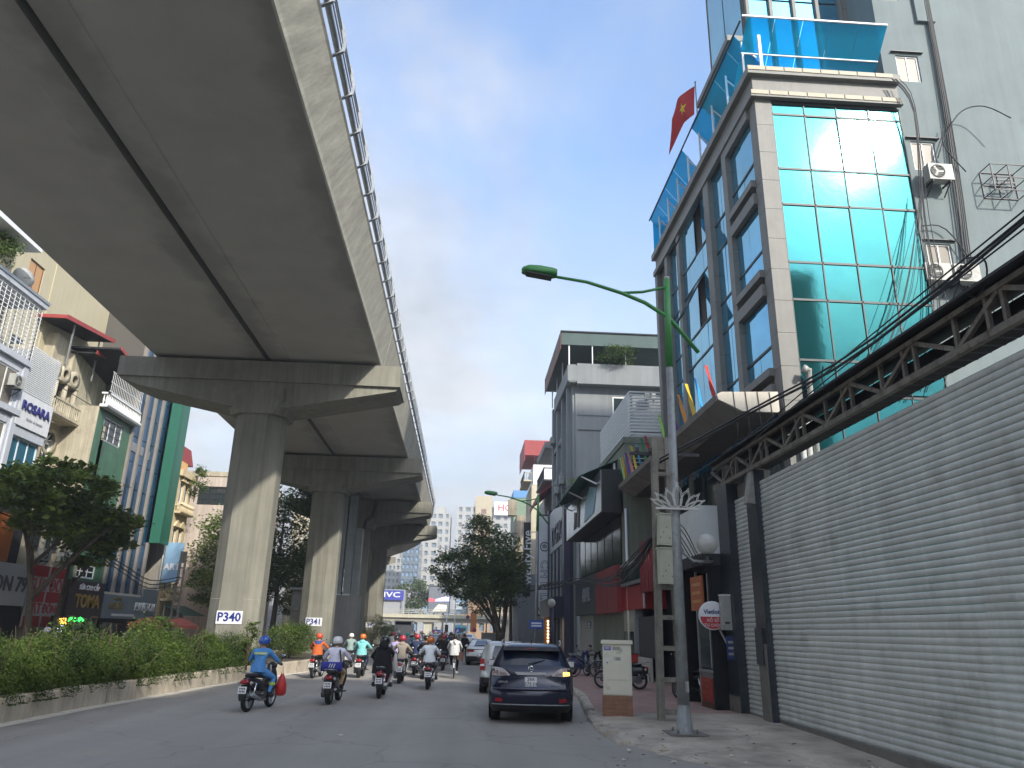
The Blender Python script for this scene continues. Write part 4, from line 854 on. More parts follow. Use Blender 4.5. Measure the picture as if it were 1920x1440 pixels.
q = E('upright_shop_sign', 'narrow black upright sign lettered in white that reads upwards', 'sign', (5.75,72,0))
bx = MB().box((-.34,0,5.0),(.34,.25,11.9),BLACK).build('panel', q); text('wenty.Five', 1.18, PLATE, bx, (.05,-.03,8.6), (math.pi/2, -math.pi/2, 0), .02, .012)
MB().bar((.3,.12,6),(2.2,.12,6),.06,IRON).bar((.3,.12,11),(2.2,.12,11),.06,IRON).build('bracket', q)
q = E('street_name_sign', 'small blue street name sign on the second lamp pole', 'sign', (4.3,46.35,2.05)); MB().box((-.4,-.03,0),(.45,-.01,.5),M('street_blue', (.04,.1,.4), .4)).build('plate', q)
for z in (.14,.29): MB().box((-.28,-.034,z),(.33,-.031,z+.08),PLATE).build('print', q)
q = E('lit_door_post', 'amber door post with a column of small lit bulbs', 'door post', (6.5,60,0)); MB().box((-.3,0,0),(.3,.2,3.0),M('amber_wood', (.25,.1,.02), .5)).build('board', q)
BULB = M('lit_bulb', (1,.8,.45), .4, emit=3.5)
for k in range(9): MB().sphere((0,-.05,.75+k*.24),.065,BULB,8,6).build('bulb', q)
# farther houses
CREAM = M('cream_render', (.46,.42,.31), .85, var=.12, vs=.7, streak=.15, dirt=(.3,.27,.2), dth=.6, dsc=.9)
OLDW = M('stained_old_wall', (.34,.3,.22), .9, var=.25, vs=.6, streak=.3, dirt=(.16,.14,.11), dth=.55, dsc=.8)
REDR = M('red_sheet_roof', (.3,.045,.045), .6, var=.15, vs=2, streak=.1)
def facade(o, w, h, floors, cols, wm, win=(1.1,1.5), gz=3.6, depth=8, nx=2, side=True, z0=1.0, fm=None, gm=None, bars=0):
    fh = (h-gz)/floors; op = []
    for f in range(floors):
        for c in range(cols):
            x = w*(c+.5)/cols; op.append((x-win[0]/2, gz+f*fh+z0*.7, x+win[0]/2, gz+f*fh+z0*.7+win[1]))
    m = MB(); m.wall(0,w,0,h,op,wm,0,.2); m.box((0,.2,0),(w,depth,h),wm); m.build('wall', o)
    for a, b, c, d in op: window(o, (a+c)/2, b, c-a, d-b, .12, nx, 1, fm, gm, bars=bars)
    return op
def balcony(o, x0, x1, z, out=.9, m_=None, h=.95, style='bal'):
    m_ = m_ or CREAM
    b = MB().box((x0,-out,z-.18),(x1,-.003,z),m_).box((x0-.06,-out-.06,z-.1),(x1+.06,-out,z+.02),m_).build('balcony', o)
    r = MB(); r.box((x0,-out,z+h-.1),(x1,-out+.12,z+h),m_).box((x0,-out,z+h-.1),(x0+.12,0,z+h),m_).box((x1-.12,-out,z+h-.1),(x1,0,z+h),m_)
    n = max(3, int((x1-x0)/.22))
    if style == 'bal': vs_ = MB().lathe([(.035,0),(.035,.06),(.065,.25),(.03,.5),(.045,.7),(.05,h-.1)], m_, 7).mesh('baluster')
    else: vs_ = MB().box((-.012,-.012,0),(.012,.012,h-.1),IRON).mesh('baluster')
    for k in range(n+1): inst('baluster', vs_, b, (x0+.06+(x1-x0-.12)*k/n, -out+.06, z))
    for yy in (-out*.66, -out*.33):
        for x in (x0+.06, x1-.06): inst('baluster', vs_, b, (x, yy, z))
    r.build('handrail', b); return b
def bushm(name, n, size, fn, leafm, parent=None, loc=(0,0,0), kind=None): return leaves(name, n, size, fn, leafm, parent, loc, kind)
o = rhouse('awning_house', 'house with a dark red awning and an iron balcony just past the grey house', 8.4, 90)
facade(o, 17, 16, 3, 4, M('pale_old_render', (.4,.4,.37), .85, var=.2, vs=.7, streak=.25), gz=4)
balcony(o, 9.5, 16.9, 16.4, 1.0, GREY, 1.2, 'iron'); MB().box((9,-.9,19.6),(17,5,20.2),GREY).build('eave', o)
MB().prism([(-1.6,14.6),(0,15.9),(0,16.0),(-1.6,14.7)], 8, 17.2, REDR, 'X').box((8,-1.62,14.2),(17.2,-1.58,14.7),REDR).build('awning', o)
o = rhouse('red_roof_house', 'cream house with a red sheet roof box and a barred rooftop terrace', 8.0, 103)
facade(o, 9, 19.8, 5, 2, CREAM); MB().box((.5,.2,19.8),(9.02,6,22.4),WHITE).box((0,-1,23.6),(9.1,7,25.6),REDR).box((.0,-.98,22.9),(9.05,-.9,23.6),REDR).build('roof_box', o)
gb = MB()
for k in range(18): gb.box((9.03,.3+k*.3,22.3),(9.06,.34+k*.3,23.6),IRON)
gb.build('bars', o); balcony(o, 2, 8.9, 20.4, 1.0, CREAM, 1.0, 'iron'); MB().box((9.03,1.0,20.8),(9.06,5.5,21.9),M('banner_white', (.6,.65,.7), .5)).build('banner', o)
o = rhouse('stained_house', 'weathered house with a stained bare side wall beyond the lamp arm', 7.4, 121)
facade(o, 8, 18.6, 4, 2, OLDW); MB().box((6.5,-1.3,18.6),(8,.0,21.0),OLDW).build('parapet', o)
o = rhouse('arch_house', 'house with a broad arch opening and a green sheet box on its roof', 7.9, 138)
facade(o, 9, 15.5, 3, 2, CREAM); MB().box((0,0,18.2),(9,6,24),M('green_sheet', (.17,.24,.17), .7, var=.1)).box((0,-.1,24),(9.1,6,25.3),M('blue_sheet', (.1,.25,.5), .6)).build('roof_box', o)
ar = [(9.0,15.5),(9.0,18.2)]
m = MB(); A_ = [(0+3.4*(1-math.cos(t)), 15.5+1.8*math.sin(t)) for t in [k*math.pi/10 for k in range(11)]]
m.prism([(0,15.5)]+[(.3+p_[0]*.95, p_[1]) for p_ in A_]+[(7.2,15.5),(7.2,18.2),(0,18.2)], 9.0, 9.25, OLDW, 'X'); m.build('arch', o)
o = rhouse('shop_row_house', 'low grey shop with a tilted lit window behind the tree trunks', 5.6, 89, 'shop')
facade(o, 9, 7.6, 1, 3, GREY, gz=3.4); 
# ================================================================ TREES AND HEDGE
def leafmat(name, col, tr=.25):
    if name in MATS: return MATS[name]
    m = M(name, col, .6, spec=.3); t = m.node_tree; n = t.nodes; l = t.links; b = n['Principled BSDF']
    at = n.new('ShaderNodeAttribute'); at.attribute_name = 'tint'; x = n.new('ShaderNodeMix'); x.data_type = 'RGBA'
    x.inputs['A'].default_value = (col[0]*.6, col[1]*.62, col[2]*.6, 1); x.inputs['B'].default_value = (col[0]*1.75, col[1]*1.5, col[2]*1.2, 1); l.new(at.outputs['Fac'], x.inputs['Factor']); l.new(x.outputs['Result'], b.inputs['Base Color'])
    tl = n.new('ShaderNodeBsdfTranslucent'); l.new(x.outputs['Result'], tl.inputs[0]); ms = n.new('ShaderNodeMixShader'); ms.inputs[0].default_value = tr
    l.new(b.outputs[0], ms.inputs[1]); l.new(tl.outputs[0], ms.inputs[2]); l.new(ms.outputs[0], n['Material Output'].inputs[0]); return m
def leaves(name, pts, size, m, parent=None, loc=(0,0,0), kind=None, flat=.5, aspect=.5):
    n = len(pts); P_ = np.asarray(pts, float)
    d = RNG.normal(size=(n,3)); d[:,2] *= flat; d /= np.linalg.norm(d, axis=1)[:,None]
    u = RNG.normal(size=(n,3)); u[:,2] += 1/max(flat,.1)*.6; s_ = np.cross(d, u); s_ /= np.linalg.norm(s_, axis=1)[:,None]+1e-9
    sz = size*RNG.uniform(.6,1.3,(n,1)); w = np.cross(d, s_)
    a = P_ - d*sz*.5; b = P_ + s_*sz*aspect*.5 + w*sz*.08; c = P_ + d*sz*.5; e = P_ - s_*sz*aspect*.5 + w*sz*.08
    v = np.stack([a,b,c,e],1).reshape(-1,3)
    me = bpy.data.meshes.new(name); me.vertices.add(4*n); me.loops.add(4*n); me.polygons.add(n)
    me.vertices.foreach_set('co', v.ravel().astype(np.float32)); me.loops.foreach_set('vertex_index', np.arange(4*n, dtype=np.int32))
    me.polygons.foreach_set('loop_start', np.arange(0,4*n,4,dtype=np.int32)); me.update(calc_edges=True)
    at = me.attributes.new('tint','FLOAT','FACE'); at.data.foreach_set('value', np.clip(RNG.beta(2,3,n) + .34*np.sin(P_[:,0]*2.1+P_[:,1]*1.7)*np.cos(P_[:,2]*2.3),0,1).astype(np.float32))
    me.materials.append(m); return inst(name, me, parent, loc, kind=kind)
def blob(c, r, n, cl=60, spread=.28):   # leaf points in clumps through an ellipsoid, denser toward its skin
    k = max(1, n//cl); q = RNG.normal(size=(k,3)); q /= np.linalg.norm(q,axis=1)[:,None]; q *= (RNG.uniform(.25,1,(k,1))**.45)
    cen = np.array(c) + q*np.array(r); p_ = np.repeat(cen, cl, 0) + RNG.normal(size=(k*cl,3))*spread*np.array([1,1,.55])*np.cbrt(np.prod(r))*.5
    return p_
def tree(name, label, loc, trunks, crown, lm, lsize, cl=60, spread=.28, flat=.5, aspect=.5, grp=None):
    o = E(name, label, 'tree', loc, 0, grp); m = MB()
    for path, r0, r1 in trunks: m.tube(path, [r0+(r1-r0)*i/(len(path)-1) for i in range(len(path))], WOOD, 8)
    m.build('trunk', o); pts_ = np.concatenate([blob(c, r, n, cl, spread) for c, r, n in crown]); leaves('crown', pts_, lsize, lm, o, flat=flat, aspect=aspect); return o
LA = leafmat('almond_leaf', (.13,.2,.05)); LB = leafmat('dark_leaf', (.06,.11,.03)); LC = leafmat('far_leaf', (.06,.1,.035)); LH = leafmat('hedge_leaf', (.06,.105,.022)); LS = leafmat('shrub_leaf', (.075,.13,.03))
def limb(*p): return [Vector(q) for q in p]
tree('almond_tree', 'spreading almond tree with large leaves at the left edge in front of the shop signs', (-19.2,35.5,0),
     [(limb((0,0,0),(.05,.1,1.6),(-.1,0,3.2),(-.5,-.2,5),(-1.2,-.5,7)),.2,.06), (limb((-.05,0,2.8),(.7,.6,4.2),(1.6,1.6,5.8),(2.3,2.4,7)),.13,.04),(limb((-.2,0,3.8),(.1,-1.2,5.5),(.3,-2.4,7)),.1,.03),(limb((1.2,1.2,5.2),(.6,2.8,6.2),(.4,4.5,6.6)),.07,.03),(limb((-.3,0,4.3),(.6,1.0,6),(1,1.6,8)),.09,.03)],
     [((.2,.0,7.9),(2.3,3.4,.6),3000),((.8,2.5,6.8),(1.9,3.0,.5),2600),((-.2,-2.8,7.1),(2.0,2.4,.65),2100),((.4,4.8,6.1),(1.5,2.1,.65),1500),((0,.5,8.8),(1.3,2.0,.4),900),((.3,.2,6.1),(1.5,2.3,.5),1300),((.8,-1.8,6.3),(1.2,1.6,.4),700)], LA, .3, 26, .34, .35, .6)
tree('almond_tree', 'second slimmer almond tree just behind the first on the left pavement', (-20.4,40.2,0), [(limb((0,0,0),(.1,0,2.5),(.0,.3,4.5),(.3,.6,6.5)),.17,.05),(limb((0,.1,3),(.5,1.2,4.6),(1,2,6)),.08,.03)], [((.2,.8,6.6),(1.8,2.6,1.0),2200),((.2,1.6,5.4),(1.2,1.6,.7),900)], LA, .3, 26, .34, .35, .6)
for i, (x, y, h, rx, n, lb) in enumerate(((-19.0,62,11.2,3.0,6500,'leafy tree showing left of the P340 column'),(-15.2,63,13.2,3.6,10000,'tall dark tree between the P340 and P341 columns'),(-16.5,82,10.5,3.4,6500,'dark tree low behind the P341 column'))):
    tree('street_tree', lb, (x,y,0), [(limb((0,0,0),(.1,0,h*.3),(-.1,.2,h*.6),(0,0,h*.9)),.26,.05),(limb((0,0,h*.35),(1.3,.3,h*.6)),.12,.03),(limb((0,0,h*.35),(-1.4,-.3,h*.55)),.12,.03)],
         [((0,0,h*.68),(rx,rx,h*.3),n),((rx*.4,-.5,h*.45),(rx*.6,rx*.6,h*.14),n//4),((-rx*.4,-.6,h*.42),(rx*.55,rx*.6,h*.14),n//4)], LB if i else LA, .27, 40, .3, .6, .5, 'trees along the left pavement')
for x, y, h, lb, n in ((2.2,60,10.6,'big dark tree overhanging the road on the right, nearest of its row',15000),(2.7,67,9.2,'dark tree behind the big one on the right pavement',8000),(2.9,84,9.5,'farthest dark tree in the row on the right pavement',6000)):
    q = tree('shade_tree', lb, (x,y,0), [(limb((.5,0,0),(.4,0,2),(-.2,-.2,4),(-1.6,-.5,6.5),(-2.2,-.5,8)),.17,.05),(limb((.6,.2,0),(.9,0,3),(1.2,.3,6),(1,0,8.5)),.14,.04),(limb((.4,0,2.2),(-1.4,.4,4.4),(-3.4,.3,5.8)),.1,.03),(limb((1.5,1.0,0),(1.4,.9,4),(1.5,.8,7)),.11,.03)],
         [((-.4,0,h*.7),(2.8,3.0,h*.2),n//2),((-3.0,-.3,h*.62),(1.9,2.3,h*.13),n//5),((1.1,0,h*.6),(1.5,2.2,h*.2),n//4),((-1.2,-.4,h*.9),(1.6,1.8,h*.09),n//10),((-1,-1,h*.47),(2.6,2.0,h*.1),n//8)], LB, .24, 36, .3, .5, .45, 'row of shade trees on the right pavement')
for x, y, h, rx, lb in ((-12,172,13,4.5,'rounded pale tree beyond the footbridge beside the big screen'),(-21,170,9,3.5,'smaller tree beyond the footbridge under the blue sign'),(-14,200,7,6,'low tree mass seen under the footbridge'),(4,196,7,4,'tree beyond the footbridge behind the road signs')):
    tree('far_tree', lb, (x,y,0), [(limb((0,0,0),(0,0,h*.5),(.3,0,h*.8)),.3,.08)], [((0,0,h*.62),(rx,rx,h*.36),3600)], LC, .55, 40, .3, .6, .6, 'trees beyond the footbridge')
# hedge along the median (countless sprigs) plus separate shrubs
HP = []
y = 7.0
while y < 31.6:      # rounded mounds shoulder to shoulder
    for row, (dx, hh) in enumerate(((.55,.98),(1.35,1.16),(2.1,1.12))):
        yy = y + RNG.uniform(-.3,.3); r_ = RNG.uniform(.55,.85); h_ = (hh + .008*(yy-12))*RNG.uniform(.86,1.12)
        HP.append(blob((kx(yy)-dx+RNG.uniform(-.12,.12), yy, .36+h_*.45), (r_*.85, r_, h_*.56), 2300, 42, .3))
    y += .72
for k in range(70):   # sprays hanging over the kerb
    y = RNG.uniform(8,31); x0 = kx(y); l_ = RNG.uniform(.1,.4)
    for t in np.linspace(0,1,6): HP.append(np.array([x0-.1+.26*t, y+.1*t, .78-l_*t*t*1.4]) + RNG.normal(size=(30,3))*.06)
HP = np.concatenate(HP); HP[:,2] = np.maximum(HP[:,2], .34)
q = leaves('hedge', HP, .066, LH, kind='stuff', flat=.7, aspect=.42)
TWG = MB()
for k in range(130):
    y = RNG.uniform(8,31); x = kx(y)-.1-2.2*RNG.random(); a = RNG.uniform(-.5,.5); b = RNG.uniform(-.5,.5); h_ = RNG.uniform(.9,1.55); TWG.tube([(x,y,.36),(x+a*.4,y+b*.4,.36+h_*.6),(x+a,y+b,.36+h_)], .008, M('dry_twig', (.1,.085,.05), .9), 3, caps=False)
o = TWG.build('hedge_twigs'); o['kind'] = 'stuff'
def shrub(label, loc, r, h, n, lm=None, lz=.09, grp='shrubs in the median', nm='shrub'):
    o = E(nm, label, 'shrub', loc, 0, grp); m = MB()
    for k in range(6): a = k*1.05; m.tube([(0,0,0),(.15*r*math.cos(a),.15*r*math.sin(a),h*.4),(.5*r*math.cos(a),.5*r*math.sin(a),h*.85)], [.03,.02,.008], WOOD, 5)
    m.build('stem', o); leaves('foliage', np.concatenate([blob((0,0,h*.55),(r,r,h*.45),n,36,.4),blob((.3*r,-.2*r,h*.8),(r*.5,r*.5,h*.22),n//4,36,.4)]), lz, lm or LS, o, flat=.7); return o
shrub('big rounded shrub in the median between the P340 and P341 columns', (-8.75,40.5,.36), 1.35, 1.75, 5200)
shrub('second rounded shrub behind the big one before the P341 column', (-9.3,44,.36), 1.1, 1.6, 2600)
shrub('tall sprig growing at the foot of the P340 column', (-7.9,29.6,.36), .35, 1.75, 900, lz=.08)
shrub('loose white flowered shrub in front of the P340 column', (-10.6,27.5,.36), .9, 1.75, 2600, lz=.1)
shrub('darker shrub left of the P340 column rising above the hedge', (-10.9,22.5,.36), .8, 1.6, 2200, LB, .1)
shrub('yellow green shrub beside the duct plinth', (-7.9,68.5,.36), 1.2, 2.6, 3200)
shrub('low shrub at the foot of the pier with the 342 plate', (-7.8,77,.36), 1.2, 2.2, 2600)
for i, y in enumerate((88,98,110)): shrub(['median shrub soon after the last clear pier','median shrub farther on, toward the footbridge','last median shrub before the footbridge'][i], (-8.2,y,.36), 1.3, 1.9, 1500, lz=.14)
shrub('thick green creeper filling the left of the grey house roof terrace', (11.5,55.8,22.4), 1.6, 1.5, 2600, LB, .16, None, 'roof_plant'); shrub('small potted plant on the grey house terrace parapet', (16.0,55.7,22.3), .5, .9, 500, LB, .14, None, 'roof_plant'); shrub('leafy branches poking over the green awning', (7.0,47.2,9.6), 1.3, 1.6, 900, LA, .16, None, 'roof_plant')
# ================================================================ LEFT SIDE OF THE STREET
LZ = math.pi/2
def lhouse(name, label, X, y_near, cat='building'): return E(name, label, cat, (X, y_near, 0), LZ)
LGREY = M('pale_blue_render', (.44,.47,.52), .85, var=.08, vs=.8, streak=.1); CRM2 = M('warm_cream_wall', (.44,.4,.28), .85, var=.05, vs=.5, streak=.06, bump=.1)
OLDC = M('old_cream_plaster', (.44,.4,.3), .9, var=.18, vs=.9, streak=.3, dirt=(.25,.22,.16), dth=.57, dsc=.8)
# pale blue-grey house at the far left, local x = Y - 28
o = lhouse('terrace_house', 'pale blue-grey house at the far left with a caged roof terrace', -23, 28.0)
op = [(6.3,12.0,9.0,13.9),(6.3,8.6,9.0,11.2),(2.5,12.0,5.2,13.9),(2.5,8.6,5.2,11.2)]
m = MB(); m.wall(0,9.5,0,14.5,op,LGREY,0,.2); m.box((0,.2,0),(9.5,9,14.4),LGREY); m.build('wall', o)
for a,b,c,d in op: window(o,(a+c)/2,b,c-a,d-b,.1,3,1,gm=BEIGEG,fw=.09)
for z in (11.7,14.3,8.2): MB().box((-.05,-.18,z),(9.6,0,z+.3),LGREY).build('string_course', o)
MB().box((9.2,-.1,5),(9.55,0,14.3),LGREY).build('pilaster', o)
c = MB()
for k in range(24): c.box((.3+k*.4,-.12,14.6),(.325+k*.4,-.09,17.6),WHITE)
for k in range(13): c.box((.2,-.125,14.8+k*.22),(9.6,-.09,14.825+k*.22),WHITE)
for k in range(12): c.box((9.58,0,14.6),(9.6,.0+.03,17.6),WHITE).box((9.57,.1+k*.4,14.6),(9.6,.13+k*.4,17.6),WHITE)
c.build('cage', o); MB().box((0,-.25,17.6),(9.7,3,17.85),LGREY).box((0,-.3,17.85),(9.75,.1,18.0),STEEL).build('terrace_roof', o)
MB().box((.5,1.5,14.5),(9,1.6,17.5),M('terrace_back_wall', (.38,.35,.28), .85, var=.2, vs=2)).build('back_wall', o)
MB().box((-4,-.8,19.7),(7.2,4,20.2),WHITE).box((-4,0,18),(6.5,4,19.7),CRM2).build('upper_eave', o)
shrub('feathery green shrub growing on the far left roof terrace', (-23.1,33.2,17.95), 1.0, 1.6, 2000, lz=.16, grp=None, nm='roof_plant')
aircon((-22.7,36.5,12.9), LZ, 'air conditioner beside the name panel on the pale blue-grey house')
q = E('satellite_dish', 'grey satellite dish on the roof edge of the far left house', 'satellite dish', (-23.3,36.3,18.0), 1.0); MB().lathe([(.001,0),(.3,.03),(.55,.12),(.54,.14),(.3,.05),(.001,.02)], AC_GREY, 22, (0,.3,.9), 'Y').build('dish', q); MB().tube([(0,.4,0),(0,.35,.9),(0,-.3,.7)], .03, STEEL, 6).build('mount', q)
# narrow beauty shop with slatted screen
o = lhouse('screen_house', 'narrow shop house with a slatted screen and a dark blue lettered name panel', -23, 37.5)
MB().box((0,.2,0),(2.9,8,15.3),LGREY).build('wall', o)
for i in range(25): MB().box((.1,-.05,13.1+i*.1),(2.85,.02,13.145+i*.1),WHITE).build('slat', o)
pn = MB().box((-.1,-.12,11.3),(2.95,.05,13.0),M('panel_white', (.62,.64,.66), .4, streak=.08)).build('name_panel', o)
text('ROSARA', .68, M('lettering_navy', (.02,.02,.15), .4), pn, (1.4,-.16,12.35), ext=.03, bold=.012); text('Studio de beauté', .22, STEEL, pn, (1.5,-.14,11.75), ext=.005)
window(o, 1.45, 8.6, 2.6, 2.2, .18, 3, 1, gm=BLUEG, fw=.1); MB().box((0,-.02,0),(2.9,.2,8.5),DARKVOID).box((0,-.04,10.8),(2.9,.2,11.3),LGREY).build('front', o)
# tall cream house behind
o = lhouse('cream_tower_house', 'tall plain cream house rising behind, cut off by the viaduct deck', -26.0, 31.5)
m = MB(); op = [(8.9,20.2,10.4,22.0)]; m.wall(0,20.6,0,31,op,CRM2,0,.15); m.box((0,.15,0),(20.6,9,31),CRM2); m.build('wall', o); window(o, 9.65, 20.2, 1.5, 1.8, .1, 2, 1, M('window_brown', (.12,.06,.04), .5), M('warm_pane', (.45,.25,.1), .3))
MB().box((11.4,-.06,14),(11.6,0,31),CRM2).build('pilaster', o); MB().box((8.9,-.05,16.4),(9.9,0,17.2),DG).build('vent_window', o)
# old arched house
o = lhouse('arched_house', 'weathered old house with three round arches, a balustrade balcony and red sheet roofs', -25.0, 40.4)
m = MB(); m.wall(0,6.3,0,16.6,[(2.2,13.2,5.2,15.9),(.7,9.8,2.0,12.6),(3.4,9.8,4.7,12.6)],OLDC,0,.7); m.box((0,.7,0),(9,9,16.6),OLDC); m.box((3.2,.4,16.6),(6.0,8,18.6),OLDC); m.build('wall', o)
for k, x in enumerate((2.6,3.7,4.8)):
    MB().lathe([(.3,-.28),(.55,-.28),(.55,.05),(.3,.05),(.3,-.28)], OLDC, 20, (x,-.08,16.1), 'Y').build('arch_ring', o); MB().tube([(x+.5,-.18,13.3),(x+.5,-.18,15.7)], .15, OLDC, 10).box((x+.3,-.36,15.6),(x+.7,0,15.75),OLDC).build('column', o)
    MB().box((x,.4,13.2),(x+.5,.5,15.4),WHITE if k else DARKVOID).build('door_leaf', o)
balcony(o, 2.1, 6.1, 13.4, .95, OLDC, .9); MB().tube([(2.1,-.95,14.9),(6.1,-.95,14.9)], .025, IRON, 5).build('rail', o)
for x in (1.35,4.05):
    MB().box((x-.65,.3,9.8),(x+.65,.4,12.6),DG).build('window', o); MB().box((x-.65,.22,9.8),(x-.52,.3,12),WHITE).box((x+.52,.22,9.8),(x+.65,.3,12),WHITE).box((x-.06,.22,9.8),(x+.06,.3,12),WHITE).box((x-.65,.22,11.9),(x+.65,.3,12.02),WHITE).build('window_frame', o)
    f = MB()
    for k in range(5): a = math.pi*(k+.5)/5; f.bar((x,.2,12.02),(x+.6*math.cos(a),.2,12.02+.6*math.sin(a)),.06,WHITE)
    f.build('fanlight', o); MB().lathe([(.62,-.06),(.82,-.06),(.82,.02),(.62,.02),(.62,-.06)], OLDC, 24, (x,-.0,12.02), 'Y').build('arch_ring', o)
MB().box((5.9,-2.0,0),(6.3,.0,13.6),OLDC).build('side_wall', o)
MB().prism([(1.7,19.0),(7.6,19.75),(7.6,19.88),(1.7,19.13)], -.78, 4, DARKVOID).prism([(1.65,18.95),(7.65,19.72),(7.65,19.98),(1.65,19.21)], -.84, -.79, REDR).box((1.66,-.8,18.98),(1.72,4,19.2),REDR).box((3.0,1.2,16.6),(7.2,1.3,19),DARKVOID).build('roof', o)
MB().prism([(5.0,18.0),(9.8,18.5),(9.8,18.6),(5.0,18.1)], -1.18, 2, DARKVOID).prism([(4.95,17.95),(9.85,18.47),(9.85,18.7),(4.95,18.2)], -1.24, -1.19, REDR).build('roof', o)
for x in (3.2,6.4): MB().box((x,-.5,16.6),(x+.08,-.42,19.3),STEEL).build('roof_post', o)
# green and glass building: local x = Y - 45.5
o = lhouse('green_glass_building', 'green painted building with a tall blue glazed bay and a projecting green fin', -23, 45.5)
GRW = M('green_tiles', (.055,.14,.085), .45, var=.25, vs=1.5, streak=.2); GFIN = M('green_fin', (.02,.12,.08), .5, var=.05)
m = MB(); m.wall(0,4.6,0,14.6,[(.9,12.7,3.5,14.2),(.8,4.4,3.4,5.2)],GRW,0,.15); m.box((0,.15,0),(4.6,9,14.6),GRW); m.box((0,-.02,14.6),(.001,.0,14.6),GRW); m.build('wall', o)
window(o, 2.2, 12.7, 2.6, 1.5, .08, 3, 1, fw=.1, bars=3); window(o, 2.1, 4.4, 2.6, .8, .08, 3, 2, fw=.09)
MB().box((-.05,.0,0),(-.003,9,14.6),OLDC).build('side_render', o)
balcony(o, -.1, 4.7, 14.75, .5, WHITE, .75); f = MB()
for k in range(20): f.box((.1+k*.23,-.42,15.5),(.12+k*.23,-.4,16.9),WHITE)
for z in (15.6,16.2,16.85): f.box((0,-.43,z),(4.6,-.39,z+.03),WHITE)
f.build('railing', o); MB().prism([(-.2,18.3),(4.8,17.4),(4.8,17.5),(-.2,18.42)], -.68, 3, DARKVOID).prism([(-.25,18.25),(4.85,17.35),(4.85,17.55),(-.25,18.47)], -.74, -.69, REDR).box((0,2.2,14.6),(4.6,2.4,18.2),OLDC).build('roof', o)
BG2 = M('deep_blue_glass', (.03,.1,.2), .07, .5, var=.3, vs=.5); PIL = M('glazing_fin', (.22,.2,.18), .6, var=.1, vs=2)
MB().box((4.62,.1,3.7),(10.4,9,23),JOINT).build('core', o)
for c in range(4):
    for f in range(11): MB().box((4.75+c*1.4,.02,3.75+f*1.72),(6.05+c*1.4,.06,5.42+f*1.72),BG2).build('glass_pane', o)
for c in range(5): MB().box((4.6+c*1.4,-.16,3.5),(4.84+c*1.4,.1,22.6),PIL).build('mullion', o)
for c in range(5): MB().box((4.9+c*1.4+.1,-.05,13.0),(5.9+c*1.1,-.02,13.6),STEEL).build('louvre', o) if c < 3 else None
MB().box((10.2,-.9,7.4),(10.5,.1,23),GFIN).box((10.45,-.9,7.4),(11.9,-.7,23),GFIN).build('fin', o)
MB().box((4.4,-.35,3.35),(10.0,.1,3.75),CAPM).build('beam', o)
q = E('watch_shop', 'grey-blue watch shop front under the glazed bay, with a lantern at its door', 'shop', (-22.7,50.0,0), LZ); SGB = M('slate_sign', (.17,.22,.25), .4, var=.1, vs=1.5)
b_ = MB().box((-.2,-.15,2.15),(8.2,.0,3.6),SGB).box((5.6,-.15,3.6),(8.2,0,4.2),SGB).build('fascia', q); text('P.WATCH', .75, PLATE, b_, (6.1,-.18,2.95), ext=.03, bold=.01, shear=.2); text('HOUSE', .62, M('dull_gold', (.25,.2,.08), .5), b_, (1.6,-.18,2.9), ext=.02, bold=.01); text('WATCH', .3, M('dull_gold', (.25,.2,.08), .5), b_, (1.7,-.18,3.35), ext=.02); MB().box((1.2,-.17,2.3),(4.6,-.152,2.45),WHITE).build('print', b_)
MB().box((0,.0,0),(8.0,.1,2.15),DARKVOID).box((7.5,-.12,0),(7.9,.02,2.2),M('sky_blue_board', (.25,.4,.55), .5)).build('front', q)
for k in range(4): MB().box((.4+k*1.8,-.06,.1),(2.1+k*1.8,-.02,1.9),DG).build('glass_pane', q)
MB().box((5.7,-.09,.4),(6.9,-.065,1.5),WHITE).build('poster', q); MB().box((4.0,-.09,.9),(4.5,-.065,1.2),WHITE).build('notice', q)
q = E('lantern', 'small round orange lantern hanging at the watch shop door', 'lantern', (-22.3,53.8,1.75)); LOR = M('lantern_orange', (.65,.12,.03), .5)
MB().sphere((0,0,0),.24,LOR,14,8,(1,1,.78)).build('shade', q); MB().cyl((0,0,.17),.08,.06,YEL,8).cyl((0,0,-.23),.08,.06,YEL,8).cyl((0,0,-.45),.03,.22,LOR,6).build('tassel', q)
# shop signs left
q = E('dark_shop_sign', 'dark brown shop sign with gold letters below the green wall', 'sign', (-22.75,45.4,2.05), LZ)
b_ = MB().box((0,-.2,0),(4.3,.0,2.15),M('sign_brown', (.045,.035,.04), .4)).build('board', q); GOLD = M('gold_letter', (.55,.38,.1), .35, .6)
text('TOMA', 1.05, GOLD, b_, (2.3,-.22,.98), ext=.03, bold=.02); text('SỬA CAO CẤP', .38, PLATE, b_, (2.3,-.22,1.78), ext=.02, bold=.008)
for x in (.3,3.2): MB().box((x,-.215,.12),(x+.8,-.202,.18),GOLD).build('print', b_)
MB().box((0,.0,-2.05),(4.3,.1,0),DARKVOID).build('shopfront', q); MB().box((1.2,-.1,-1.9),(3.8,-.06,-.05),M('lit_showcase_glass', (.2,.28,.26), .15)).build('showcase', q)
q = E('led_ticker', 'green lit running text board over the shop door', 'sign', (-22.2,44.0,1.85), LZ); MB().box((-.1,-.1,-.02),(3.0,0,.32),BLACK).build('case', q)
LEDG = M('led_green', (.05,1,.15), .5, emit=2.2); text('- DÂY LƯNG - VÍ DA', .3, LEDG, q, (1.45,-.115,.15), ext=.004, bold=.006)
q = E('led_box_sign', 'small lit box sign with orange letters and a blue white border', 'sign', (-21.8,42.6,1.15), LZ); bx = MB().box((-.1,-.15,0),(1.4,0,1.05),BLACK).build('case', q)
